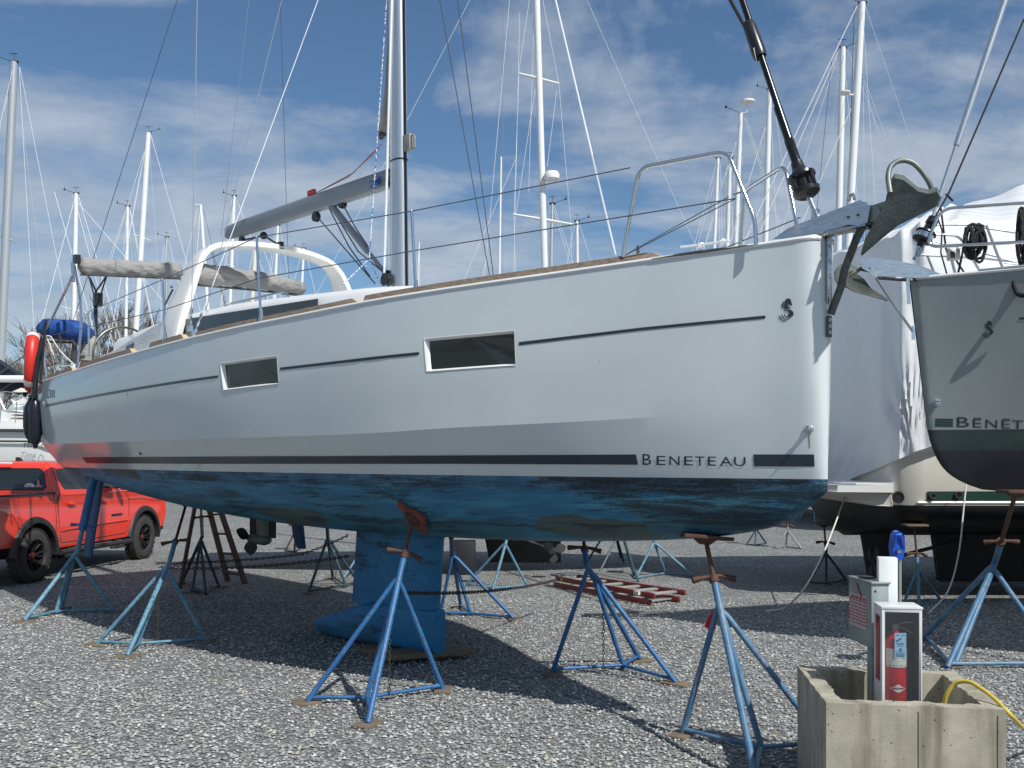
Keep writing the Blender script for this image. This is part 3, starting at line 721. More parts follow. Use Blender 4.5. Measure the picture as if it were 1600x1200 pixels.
# arch
f0, c0 = loc(270,506,1.30), loc(316,386,.92)
c0 = Vector((c0.x, .92, c0.z)); zA = c0.z
path = [f0+Vector((.1,.03,-.35)), f0, lerp(f0, c0, .45), lerp(f0, c0, .8), c0+Vector((.03,-.02,-.02))]
path = [f0+Vector((.12,.03,-.35)), f0, lerp(f0, c0, .5), c0]
def arch_side(sg): return [Vector((p.x, sg*p.y, p.z)) for p in path]
full = arch_side(1)+[Vector((c0.x-.12, .45, zA+.075)), Vector((c0.x-.16, 0, zA+.09)), Vector((c0.x-.12, -.45, zA+.075))]+list(reversed(arch_side(-1)))
full = fillet(full, .34, 8); rings = []
for i, p in enumerate(full):
    d = (full[min(i+1,len(full)-1)]-full[max(i-1,0)]).normalized(); ch = Vector((1,0,0)); ch = (ch-d*ch.dot(d)).normalized(); nn_ = d.cross(ch)
    hgt = max(0, min(1, (p.z-f0.z)/(zA-f0.z))); c = lerp(.27, .13, hgt**1.3); th = lerp(.058,.040,hgt)
    r = []
    for k in range(16):
        a = 2*math.pi*k/16; ca, sa = math.cos(a), math.sin(a); r.append(p+ch*c*(1 if ca>=0 else -1)*abs(ca)**.5+nn_*th*(1 if sa>=0 else -1)*abs(sa)**.4)
    rings.append(r)
mb = MB(); mb.loft(rings); arch = bb(mb, 'arch', M['archwhite'], smooth=50)
mb = MB(); q = loc(262,452,1.16); mb.tube(fillet([q+Vector((-.1,0,.02)), q+Vector((-.22,.02,-.02)), q+Vector((-.1,.03,-.12)), q+Vector((.08,.02,-.22))], .05), .012, 6); bb(mb, 'arch_handle', M['strap'], arch)
# folded canvas rolls
def roll(name, a, b, r0, r1, sag, seed, m='canvas', n=34):
    r_ = random.Random(seed); rings = []; a = Vector(a); b = Vector(b); d = (b-a).normalized(); x = Vector((1,0,0)); x = (x-d*x.dot(d)).normalized(); y = d.cross(x)
    if y.z < 0: y = -y
    ph = [r_.random()*6 for _ in range(6)]
    for i in range(n):
        t = i/(n-1); p = lerp(a, b, t)-Vector((0,0,sag*4*t*(1-t))); rad = lerp(r0, r1, t)*(1 if 0 < i < n-1 else .55); r = []
        for k in range(22):
            an = 2*math.pi*k/22; w_ = 1+.045*math.sin(3*an+t*22+ph[0])+.05*math.sin(5*an-t*37+ph[1])+.05*math.sin(an*2+t*60+ph[2])
            r.append(p+x*math.cos(an)*rad*w_*.9+y*math.sin(an)*rad*w_)
        rings.append(r)
    mb = MB(); mb.loft(rings); mb.tube([a-Vector((0,0,r0*.98)), lerp(a,b,.5)-Vector((0,0,r0*.98+sag)), b-Vector((0,0,r1*.98))], .014, 6, mi=1); return bb(mb, name, [M[m], M['strap']], smooth=60)
a = loc(126,416,1.25); b = loc(282,424,-.55); roll('folded_bimini', a, b, .125, .125, 0.0, 4)
a = loc(303,428,1.0); b = loc(474,452,-1.0); roll('folded_sprayhood', a, b, .135, .095, -.03, 9)
mb = MB(); q = loc(120,405,1.3); mb.box(q, (.10,.08,.12)); bb(mb, 'bimini_hinge', M['black']); mb = MB(); mb.tube([loc(152,478,.5), loc(167,430,.5)], .012, 6); mb.tube([loc(152,478,.5), loc(138,430,.5)], .012, 6); bb(mb, 'bimini_frame', M['black'])
mb = MB(); mb.tube(fillet([loc(115,408,1.3), loc(126,470,1.35), loc(127,510,1.35), loc(119,582,1.45)], .3), .019, 8); mb.tube([loc(113,432,1.45), loc(67,527,1.5)], .018, 8); mb.tube([loc(139,556,1.5), loc(138,487,1.5)], .014, 8); mb.tube([loc(155,560,1.3), loc(144,486,1.35)], .014, 8)
mb.tube([loc(113,410,1.4), loc(115,440,1.4)], .022, 8); bb(mb, 'stern_rail', M['steel'])
mb = MB(); mb.tube([loc(149.5,540,.2), loc(149.5,475,.2)], .035, 8); mb.box(loc(153,468,.2), (.10,.13,.22)); mb.tube([loc(149,470,.2), loc(150,455,.2), loc(140,434,.2)], .02, 6); mb.tube([loc(150,455,.2), loc(166,432,.2)], .016, 6); bb(mb, 'backstay_tackle', M['black'])
# steering wheel (starboard): seen edge-on from ahead
wc = loc(196,560,.95); wc = Vector((wc.x, .95, wc.z)); rim = [wc+Vector((.05*math.sin(a), .44*math.cos(a), .44*math.sin(a))) for a in [2*math.pi*k/40 for k in range(40)]]
mb = MB(); mb.tube(rim, .017, 8, closed=True)
for k in range(6): a = 2*math.pi*k/6; mb.tube([wc, wc+Vector((0,.44*math.cos(a),.44*math.sin(a)))], .008, 6)
bb(mb, 'steering_wheel', M['strap'])
mb = MB(); mb.box(wc+Vector((-.12,0,-.25)), (.2,.3,.6)); bb(mb, 'wheel_pedestal', M['deckwhite'], bevel=.03)
# stanchions and lifelines
tops_ = []
for xb, yb, xt, yt in ((650,449,643,330),(408,494,401,371),(258,528,254,437)):
    bt = {650:1.30,408:1.73,258:1.90}[xb]; p0 = loc(xb, yb, bt); p1 = loc(xt, yt, bt); mb = MB(); mb.tube([p0-Vector((0,0,.06)), p1], .0125, 8); mb.ball(p1, .014, 8, 6); mb.lathe(p0-Vector((0,0,.06)), (0,0,1), [(.03,0),(.028,.02),(.016,.10),(.016,.12)], 10)
    bb(mb, 'stanchion', M['steel']); tops_.append((p0, p1))
for sg in (-1,):
    for (p0, p1) in tops_: mb = MB(); mb.tube([Vector((p0.x,-p0.y,p0.z-.06)), Vector((p1.x,-p1.y,p1.z))], .0125, 8); bb(mb, 'stanchion', M['steel'])
pul_a = loc(985,262,.60); pul_lo = loc(1150,310,.40)
top = [loc(138,487,1.5)]+[t[1] for t in reversed(tops_)]+[pul_a]
for i, (hh) in enumerate((0, .48)):
    line = top if i == 0 else [loc(67,527,1.5)]+[lerp(t[1], t[0], .52) for t in reversed(tops_)]+[pul_lo]
    mb = MB(); mb.tube(line, .0045, 6); bb(mb, 'lifeline', M['wiredark'])
    mb = MB(); mb.tube([Vector((p.x,-p.y,p.z)) for p in line], .0045, 6); bb(mb, 'lifeline', M['wiredark'])
mb = MB(); mb.tube([loc(978,398,.66), loc(1150,310,.42)], .0035, 6); mb.tube([loc(997,390,.6)-Vector((0,0,.08)), loc(997,384,.6)], .012, 8); bb(mb, 'lacing_line', M['wiredark'])
# pulpit: two hoops
def hoop(px, b0, b1, b2, b3, r=.0135):
    bs_ = [b0, b1, b2, b3]; pts = [loc(x, y, b) for (x, y), b in zip(px, bs_)]
    return pts
pA = [loc(974,402,.66), loc(976,385,.66), loc(999,262,.62), loc(1136,236,.36), loc(1180,345,.34), loc(1181,385,.34)]
pA[1] = loc(975,388,.66); ft = fillet(pA, .09, 8)
mb = MB(); mb.tube(ft, .0155, 10); mb.tube([loc(1146,304,.36), loc(1158,300,.36)], .006, 6)
bb(mb, 'pulpit', M['steel'])
pB = [loc(1157,385,-.62), loc(1163,298,-.60), loc(1226,258,-.36), loc(1243,340,-.30), loc(1247,372,-.30)]
mb = MB(); mb.tube(fillet(pB, .09, 8), .0155, 10); bb(mb, 'pulpit', M['steel'])
mb = MB(); mb.tube([loc(1064,386,.10), loc(1100,382,.05), loc(1140,376,.02)], .018, 8, flat=.5); mb.tube([loc(1095,386,.05), loc(1094,381,.05)], .03, 8); mb.tube([loc(1130,380,.05), loc(1128,377,.05)], .03, 8); bb(mb, 'hatch_visor', M['deckwhite'])
# mast, with grooves and fittings
mx = loc(625,440,0); ms_ = mx.x
def msec(z, s):
    r = []
    for k in range(24):
        a = 2*math.pi*k/24; ca, sa = math.cos(a), math.sin(a); r.append(Vector((s+.115*(1 if ca>=0 else -1)*abs(ca)**.85, .073*(1 if sa>=0 else -1)*abs(sa)**.85, z)))
    return r
mastrake = .018
mb = MB(); mb.loft([msec(z, ms_+(z-3.7)*mastrake) for z in (3.6,5.0,7,10,13,17.6)]); mast = bb(mb, 'mast', M['alu'], smooth=50)
def mp_(z, ds=0, b=0): return Vector((ms_+(z-3.7)*mastrake+ds, b, z))
zb_ = onb(625,251,0)[2]
mb = MB(); mb.loft([[p+Vector((0,0,0)) for p in [Vector((q.x+(q.x-(ms_+(z-3.7)*mastrake))*.04, q.y*1.04, q.z)) for q in msec(z, ms_+(z-3.7)*mastrake)]] for z in (zb_-.008, zb_+.008)]); bb(mb, 'mast_band', M['black'], mast)
mb = MB(); z0 = onb(625,228,0)[2]; q = mp_(z0,-.16); mb.box(q, (.14,.05,.17)); mb.tube(fillet([q+Vector((-.06,0,.06)), q+Vector((-.13,0,.05)), q+Vector((-.13,0,-.09)), q+Vector((-.05,0,-.07))], .03), .012, 6); bb(mb, 'deck_light', mat('light_housing', (.25,.25,.22), .5), mast, bevel=.01)
mb = MB(); mb.tube([mp_(3.7,-.125,.0), mp_(6.3,-.125), mp_(17,-.12)], .014, 6); bb(mb, 'spinnaker_track', M['black'], mast)
for zz_ in (8.6, 12.9):
    for sg in (1,-1):
        mb = MB(); mb.tube([mp_(zz_, 0, sg*.05), mp_(zz_+.12, .38, sg*.95)], [.045,.025], 8, flat=.4); bb(mb, 'spreader', M['alu'], mast)
# halyards down the mast
for i, (x0, y0, x1, y1, m, r) in enumerate(((615,438,617,0,'ropered',.016),(619,436,620,0,'ropeblue',.008),(600,470 if 0 else 436,612,0,'wirewhite',.014),(611.5,300,611.5,0,'strap',.030))):
    if i == 3: mb = MB(); mb.tube([mp_(3.8,.115), mp_(17,.13)], .030, 8)
    else: a = loc(x0, y0, .02+.03*i); b = loc(x1, y1, .02+.03*i); mb = MB(); mb.tube([a, b, b+(b-a)*1.4], r, 8)
    bb(mb, 'mast_track' if i == 3 else 'halyard', M[m], mast if i == 3 else boat)
a = loc(577,405,.1); b = loc(604,0,.1); mb = MB(); mb.tube([loc(572,418,.15), a, b, b+(b-a)*1.5], .008, 6); mb.tube([a, loc(535,445,.5)], .006, 6); mb.tube([a, loc(595,445,-.2)], .006, 6); bb(mb, 'halyard', M['ropeblue'])
mb = MB(); mb.tube([loc(600,418,.05), loc(600,442,.05)], .022, 8); mb.lathe(loc(610,438,.05)+Vector((0,.05,0)), (0,1,0), [(.0,-.03),(.07,-.03),(.05,0),(.07,.03),(0,.03)], 16); bb(mb, 'mast_base_block', M['black'])
# boom, vang, blocks
ba = loc(357,364,0); bz = Vector((mp_(4.85,.14).x, 0, onb(604,281,0)[2]))
ba = Vector((ba.x,0,ba.z)); d = (ba-bz).normalized(); upv = Vector((0,1,0)).cross(d); upv = upv if upv.z > 0 else -upv; rings = []
for i in range(12):
    t = i/11; p = lerp(bz, ba, t); hh = interp(t, [0,.1,.6,.85,.97,1], [.100,.105,.108,.106,.102,.085]); wd = .058
    r = []
    for k in range(16):
        a = 2*math.pi*k/16; ca, sa = math.cos(a), math.sin(a); r.append(p+Vector((0,1,0))*wd*(1 if ca>=0 else -1)*abs(ca)**.7+upv*hh*(1 if sa>=0 else -1)*abs(sa)**.45)
    rings.append(r)
mb = MB(); mb.loft(rings); boom = bb(mb, 'boom', M['boomgrey'], smooth=50)
mb = MB(); mb.box(bz+Vector((-.05,0,0)), (.18,.10,.10)); q = lerp(bz, ba, .03)
rr = random.Random(2)
for k in range(7): mb.tube([q+Vector((0,.07,-.03)), q+Vector((rr.uniform(-.1,.12),.08+rr.random()*.04,rr.uniform(-.08,.05)))], .010, 5, mi=1)
bb(mb, 'gooseneck', [M['strap'], M['bluecover']], boom)
va = loc(517,320,0); vb = loc(606,432,0); mb = MB(); m1 = lerp(va, vb, .66); mb.tube([va, m1], .042, 10); mb.tube([m1, vb], .026, 10); mb.box(vb, (.08,.08,.12), mi=1); mb.box(va+Vector((0,0,.03)), (.08,.09,.08), mi=1); bb(mb, 'boom_vang', [M['boomgrey'], M['strap']])
mb = MB()
for (x0,y0,x1,y1,sg_) in ((495,338,586,443,0),(514,325,578,432,.05),(518,325,604,430,.1),(536,320,575,385,.02)):
    a = loc(x0,y0,.03); b = loc(x1,y1,.03); c = lerp(a,b,.5)-Vector((0,0,sg_*1.2)); mb.tube([a, lerp(lerp(a,c,.5),lerp(c,b,.5),0)*1.0, c, b], .008, 5)
bb(mb, 'vang_tackle', M['strap'])
for (x, y) in ((494,339),(535,318)):
    q = loc(x,y,0); mb = MB(); mb.lathe(q-Vector((0,.03,0)), (0,1,0), [(0,0),(.055,0),(.06,.02),(.045,.03),(.06,.04),(.055,.06),(0,.06)], 16); mb.tube([q, q+Vector((0,0,.12))], .012, 6); bb(mb, 'block', M['black'], boom)
# mainsheet from boom down to the arch
mb = MB(); q = loc(412,368,0)
for (x,y) in ((378,376),(438,384)): p = loc(x,y,0); mb.tube([q,p], .012, 6); mb.box(p, (.09,.05,.09)); mb.ball(q, .05)
bb(mb, 'mainsheet', M['black'])
mb = MB(); a = loc(497,300,.02); b = loc(592,232,.05); c = loc(545,276,.02); mb.tube([loc(488,302,.02), a, c, b], .006, 6); mb.tube([a, loc(552,270,.02), loc(596,225,.05)], .006, 6); mb.box(loc(487,301,.02), (.14,.04,.06), mi=1); bb(mb, 'reef_line', [M['ropered'], M['buoyred']])
# furled main leech hanging out of the mast with its grey clew
mb = MB(); pts = [loc(597,211,.02), loc(602,190,.02), loc(606,150,.02), loc(609,60,.02), mp_(8.2,.13)]; mb.tube(pts, [.055,.075,.05,.03,.02], 8, flat=.35); mb.tube([loc(594,214,.03), loc(599,208,.03)], .04, 8, mi=1); bb(mb, 'furled_mainsail', [M['sailgrey'], M['strap']])
# shrouds and stays
def stay(name, px, b0, b1, r, m='wire', up=1.6, parent=None):
    a = loc(px[0], px[1], b0); b = loc(px[2], px[3], b1); mb = MB(); mb.tube([a, b, b+(b-a)*up], r, 6); bb(mb, name, M[m], parent)
stay('shroud', (299,515,308,0), 1.75, .95, .006, 'wire'); stay('shroud', (316,490,497,0), 1.70, .45, .0045, 'wirewhite', 1.1)
stay('shroud', (322,485,440,0), 1.70, .75, .004, 'wire', 1.0)
stay('shroud', (768,447,687,0), -1.55, -.85, .006, 'wiredark', 1.0); stay('shroud', (773,446,715,0), -1.6, -1.0, .006, 'wiredark', 1.0)
stay('backstay', (113,505,277,0), 1.2, .5, .005, 'wiredark', 1.2); stay('backstay', (451,440,438,0), -1.3, -.6, .004, 'wiredark', 1.0)
stay('topping_lift', (345,372,389,0), 0, 0, .004, 'wire', 1.0)
stay('inner_forestay', (962,398,868,0), 0, 0, .008, 'wirewhite', 1.5)
for (x0,y0,x1,y1) in ((297,513,300,480),(304,520,316,488)):
    a = loc(x0,y0,1.78); b = loc(x1,y1,1.77); mb = MB()
    for t in (0,.35,.7): mb.tube([lerp(a,b,t), lerp(a,b,t+.22)], .013, 8)
    mb.tube([a,b], .006, 6); mb.box(a, (.08,.03,.05)); bb(mb, 'turnbuckle', M['steel'])
# forestay furler
fa = loc(1273,331,0); fb = loc(1160,0,0); dr = loc(1256,287,0); df = (fb-fa).normalized()
mb = MB(); mb.tube([dr+df*.10, fb, fb+(fb-fa)*9.5], .024, 12); mb.tube([dr+df*.1, dr+df*.35, dr+df*.36], [.034,.034,.024], 12); z2 = dr+df*.62; mb.tube([dr+df*.35, z2], .030, 12)
fur = bb(mb, 'furler_foil', mat('furler_black', (.012,.013,.015), .22, metal=.3), smooth=50)
mb = MB(); mb.lathe(dr-df*.10, df, [(0,0),(.06,0),(.088,.02),(.094,.05),(.075,.062),(.060,.07),(.060,.12),(.075,.13),(.097,.145),(.097,.165),(.06,.185),(.045,.22),(.04,.27),(0,.275)], 24)
for k in range(4):
    a = 2*math.pi*k/4+.5; e = df.orthogonal().normalized(); e2 = df.cross(e); o_ = e*math.cos(a)+e2*math.sin(a); mb.tube([dr-df*.05+o_*.092, dr+df*.055+o_*.098], .014, 6)
bb(mb, 'furler_drum', M['black'], fur)
mb = MB(); mb.tube([dr-df*.10, fa], .018, 8); mb.tube([fa, fa-df*.05], .026, 8); mb.box(fa-df*.02, (.05,.03,.07)); bb(mb, 'furler_toggle', M['steelbrush'], fur)
q = fa+(fb-fa)*.91 if 0 else loc(1179,60,0)
mb = MB(); qd = loc(1178,60,0); mb.tube([qd-df*.16, qd-df*.13, qd+df*.10, qd+df*.14], [.046,.052,.047,.036], 12); mb.tube([qd-df*.1+Vector((0,.05,0)), qd-df*.2+Vector((0,.06,-.03)), qd-df*.14+Vector((.02,.06,0))], .006, 6); bb(mb, 'halyard_swivel', M['black'], fur)
mb = MB(); mb.tube([loc(1166,46,.03), loc(1141,0,.03), loc(1100,-75,.03)], .014, 8); bb(mb, 'halyard', M['black'])
# bow roller, stem fitting, strut
pr = [(1207,374),(1232,356),(1330,318),(1343,314),(1354,316),(1359,325),(1355,348),(1340,352),(1325,351),(1290,361),(1262,371)]
mb = MB(); mb.prism([loc(x,y,.075) for x,y in pr], (0,-.006,0)); mb.prism([loc(x,y,.075)-Vector((0,.156,0)) for x,y in pr], (0,.006,0))
for (x0,y0,x1,y1) in ((1285,364,1352,352),(1262,371,1300,360)):
    a = loc(x0,y0,.07); b = loc(x1,y1,.07); mb.add([a, b, b-Vector((0,.14,0)), a-Vector((0,.14,0)), a+Vector((0,0,.008)), b+Vector((0,0,.008)), b-Vector((0,.14,-.008)), a-Vector((0,.14,-.008))], [(0,1,2,3),(4,5,6,7),(0,1,5,4),(2,3,7,6)])
mb.tube([loc(1280,369,.05), loc(1345,352,.05)], .012, 8); mb.tube([loc(1280,372,-.02), loc(1352,356,-.02)], .012, 8)
roller = bb(mb, 'bow_roller', M['steelbrush'], smooth=30)
mb = MB(); q = loc(1364,334,.05); mb.lathe(q, (0,-1,0), [(.0,0),(.05,0),(.034,.045),(.034,.06),(.05,.11),(0,.11)], 18); bb(mb, 'roller_wheel', M['dull'], roller)
for (x,y) in ((1340,336),(1325,339)): mb = MB(); q = loc(x,y,.079); mb.lathe(q-Vector((0,.003,0)), (0,1,0), [(.009,0),(.009,.006),(0,.007)], 8); bb(mb, 'bolt', M['strap'], roller)
mb = MB(); a = loc(1286,372,0); b = loc(1286,475,0)
def stem_plate(ya, yb, wd, name, m, holes):
    za, zb2 = onb(1292,ya,0)[2], onb(1292,yb,0)[2]; mb = MB(); mb.box((-.012,0,(za+zb2)/2), (.012,wd,za-zb2)); o = bb(mb, name, m, bevel=.003)
    for k in range(holes):
        z = lerp(za, zb2, (k+.7)/(holes+.4)); q = MB(); q.lathe((-.018,0,z), (-1,0,0), [(.015,0),(.015,.004),(.009,.006),(.009,.002),(0,.002)], 12); bb(q, 'bolt', M['steel'], o)
    return o
stem_plate(368, 474, .055, 'stem_fitting', M['steelbrush'], 4)
sp2 = stem_plate(494, 527, .052, 'strut_foot', M['strap'], 3)
mb = MB(); a = Vector((-.022,0,onb(1292,494,0)[2]+.01)); b = loc(1350,352,0); c = lerp(a,b,.55)+Vector((.03,0,-.02))
mb.tube([a, lerp(a,b,.3), c, lerp(a,b,.85)+Vector((.02,0,0)), b+Vector((0,0,.01))], [.030,.030,.030,.030,.030], 4, flat=.42, ref=Vector((0,1,0))); bb(mb, 'anchor_strut', M['strap'])
# ---- things resting on or hanging from the boat
anchor = thing('anchor', H(-.5,0,3.4), 'weathered grey anchor with a round hoop on the bow roller of the big boat', 'anchor', rz=TH)
mi_ = WM(anchor).inverted() @ WM(boat)
def an(mb, name, m, par=None, **k):
    mb.v = [tuple(mi_ @ Vector(p)) for p in mb.v]; return mb.build(name, m, par or anchor, world=False, **k)
def P(x, y, b): return loc(x, y, b)
mb = MB()
topL = [P(1386,283,.13), P(1396,277,.13), P(1408,279,.12), P(1432,296,.12), P(1445,301,.12), P(1463,299,.11), P(1469,307,.10), P(1466,317,.10)]
# a concave fluke plate: upper lip, body and long point going down-left
outline = [(1390,290),(1398,278),(1412,281),(1434,299),(1450,303),(1464,299),(1469,308),(1464,320),(1440,332),(1400,352),(1360,385),(1345,398),(1352,372),(1368,345),(1383,318),(1386,303)]
mb.prism([P(x,y,.13) for x,y in outline], (0,-.018,0))
mb.prism([P(x,y,-.10) for x,y in [(1392,300),(1420,300),(1452,312),(1440,332),(1400,352),(1360,385),(1345,398),(1352,372),(1370,345)]], (0,-.018,0))
lip = [(1390,290),(1398,278),(1412,281),(1434,299),(1450,303),(1464,299),(1469,308)]
for i in range(len(lip)-1):
    a0, a1 = P(*lip[i],.13), P(*lip[i+1],.13); b0, b1 = P(*lip[i],.02)+Vector((0,0,.028)), P(*lip[i+1],.02)+Vector((0,0,.028)); c0_, c1_ = P(*lip[i],-.115), P(*lip[i+1],-.115)
    mb.add([a0,a1,b1,b0,c0_,c1_], [(0,1,2,3),(3,2,5,4)])
low = [(1464,320),(1440,332),(1400,352),(1360,385),(1345,398)]
for i in range(len(low)-1):
    a0, a1 = P(*low[i],.13), P(*low[i+1],.13); c0_, c1_ = P(*low[i],-.10), P(*low[i+1],-.10); mb.add([a0,a1,c1_,c0_], [(0,1,2,3)])
an(mb, 'fluke', M['anchorgrey'], smooth=40, bevel=.005)
mb = MB(); hp = [(1390,300),(1387,275),(1391,260),(1401,252),(1413,250),(1427,254),(1441,268),(1452,285),(1457,298)]
hpp = [P(x,y,lerp(.15,-.12,i/8)) for i, (x,y) in enumerate(hp)]; hpp[0] = P(1391,302,.15); mb.tube(fillet(hpp,.04,3), .017, 10); an(mb, 'hoop', M['hoop'], smooth=60)
mb = MB(); mb.tube([P(1392,318,0), P(1340,335,0), P(1300,345,0)], .028, 4, flat=.5, ref=Vector((0,1,0))); mb.box(P(1378,326,.0), (.10,.05,.05)); an(mb, 'shank', M['dull'])
mb = MB(); mb.tube([P(1335,312,.0), P(1333,303,.0), P(1329,305,.0), P(1326,315,.0)], .010, 6); mb.tube([P(1326,322,.0), P(1345,315,0)], .012, 6); an(mb, 'shackle', M['steel'])
# lifebuoy (horseshoe) on the stern rail
lb = thing('lifebuoy', H(11.2,1.6,2.9), 'red lifebuoy with white bands hanging at the stern of the big white boat', 'lifebuoy')
cY = OB.y+U.y*11.4+NN.y*1.9; c = W(50.5,566,cY); q = MB(); K = 48
vdir = Vector((.04,0,1)).normalized(); hdir = Vector((c.x+1.2,c.y,0)).normalized(); pts = [c+vdir*.355*math.cos(2*math.pi*k/K)+hdir*.22*math.sin(2*math.pi*k/K) for k in range(K)]
q.tube(pts, .088, 12, closed=True)
for f_i, f in enumerate(q.f):
    seg = f_i//12; q.m[f_i] = 1 if (seg % 12) in (0, 11) and False else 0
q.build('ring', M['buoyred'], lb, smooth=60)
for k in (3, K-4, K//2+4, K//2-5): q = MB(); q.tube([pts[k], pts[(k+1)%K], pts[(k+2)%K]], .091, 12); q.build('reflective_band', M['white'], lb, smooth=60)
q = MB(); lp = [(44,524),(38,535),(38,545),(47,552),(56,560),(52,566),(45,565),(55,568),(47,580),(49,598),(50,612),(46,620),(42,624),(42,618),(49,614)]
q.tube(fillet([W(x,y,cY-.13) for x,y in lp], .05, 4), .007, 6); q.tube(fillet([W(44,524,cY-.13), W(50,520,cY-.1), W(59,526,cY-.1), W(60,560,cY-.05)], .05), .007, 6); q.build('grab_line', M['rope'], lb)
for i, (x, y0, y1, dy, lab) in enumerate(((47,622,693,.12,'black fender half hidden behind its twin under the red lifebuoy'),(55,618,701,0,'front black fender hanging below the lifebuoy at the big boat stern corner'))):
    cf = cY-.25+dy; r = .085; a = W(x,y0,cf); b = W(x,y1,cf); Lz = a.z-b.z; fd = thing('fender', b, lab, 'fender', 'black fenders at the stern')
    q = MB(); q.lathe(b, (0,0,1), [(.0,0),(.028,0),(.03,.05),(.05,.07),(r*.85,.13),(r,.2),(r,Lz-.2),(r*.85,Lz-.12),(.045,Lz-.06),(.028,Lz-.04),(.028,Lz),(0,Lz)], 20)
    for k in range(10):
        an_ = 2*math.pi*k/10; o_ = Vector((math.cos(an_), math.sin(an_), 0))*r*.985; q.tube([b+o_+Vector((0,0,.22)), b+o_+Vector((0,0,Lz-.22))], .008, 5)
    q.build('fender_body', M['rubber'], fd, smooth=50); q = MB(); q.tube([a, W(x+6,540,cf+.1), W(x+14,505,cf+.1)], .009, 6); q.build('fender_rope', M['ropeblack'], fd)
q = MB(); q.tube([W(53,622,cY-.3), W(60,560,cY-.3), W(68,528,cY-.3)], [.035,.040,.035], 8); q.tube([W(63,600,cY-.32), W(72,500,cY-.3)], .018, 8); tag(q.build('boat_hook', M['black']), 'black pole lashed upright beside the red lifebuoy', 'pole')
# blue covered outboard/grill on the stern rail
gY = cY+.9; gc = thing('covered_outboard', W(101,540,gY), 'bright blue canvas cover strapped over an outboard on the stern rail', 'outboard cover')
q = MB(); rr = random.Random(5); rings = []
for i in range(10):
    t = i/9; x = lerp(68,136,t); yt = interp(t,[0,.06,.5,.9,1],[510,500,500.5,503,512]); yb2 = interp(t,[0,.1,.5,.9,1],[522,528,531,533,524]); c = W(x,(yt+yb2)/2,gY); hh = (yb2-yt)/2*gY/F; r = []
    for k in range(14):
        a = 2*math.pi*k/14; ca, sa = math.cos(a), math.sin(a); r.append(c+Vector((0,.24*(1 if ca>=0 else -1)*abs(ca)**.6, hh*(1 if sa>=0 else -1)*abs(sa)**.6))*(1))
    rings.append(r)
q.loft(rings); q.build('cover', M['bluecover'], gc, smooth=50)
q = MB(); q.tube([W(92,520,gY-.26), W(96,538,gY-.2)], .02, 6); q.tube([W(112,530,gY-.26), W(118,540,gY-.2)], .02, 6); q.tube([W(73,534,gY), W(138,536,gY)], .018, 6); q.tube([W(119,528,gY), W(115,568,gY)], .055, 8); q.build('bracket', M['strap'], gc)
q = MB(); q.tube(fillet([W(70,526,cY), W(78,524,cY), W(83,532,cY), W(95,550,cY), W(115,569,cY)], .05), .010, 6); q.tube([W(74,530,cY), W(80,545,cY), W(85,556,cY), W(80,548,cY), W(77,535,cY)], .010, 6); tag(q.build('dock_line', M['rope']), 'white rope draped from the stern rail behind the lifebuoy', 'rope')
q = MB(); q.tube([W(72,571,cY), W(114,571,cY)], .012, 6); q.tube([W(68,545,cY), W(73,592,cY)], .012, 6); q.tube([W(67,527,cY),W(113,432,cY)],.001,4)
o_ = q.build('stern_gate', M['steel'], boat)
q = MB(); c = W(137,545,gY+.3); rings = [[c+Vector(((.20-.03*abs(t))*math.cos(a)*(1-.25*t*t), .16*math.sin(a), t*.19)) for a in [2*math.pi*k/14 for k in range(14)]] for t in (-1,-.6,0,.6,1)]; q.loft(rings); tag(q.build('gas_bottle_cover', M['canvas2'], smooth=60), 'tan fabric bag behind the stern rail of the big white boat', 'bag')
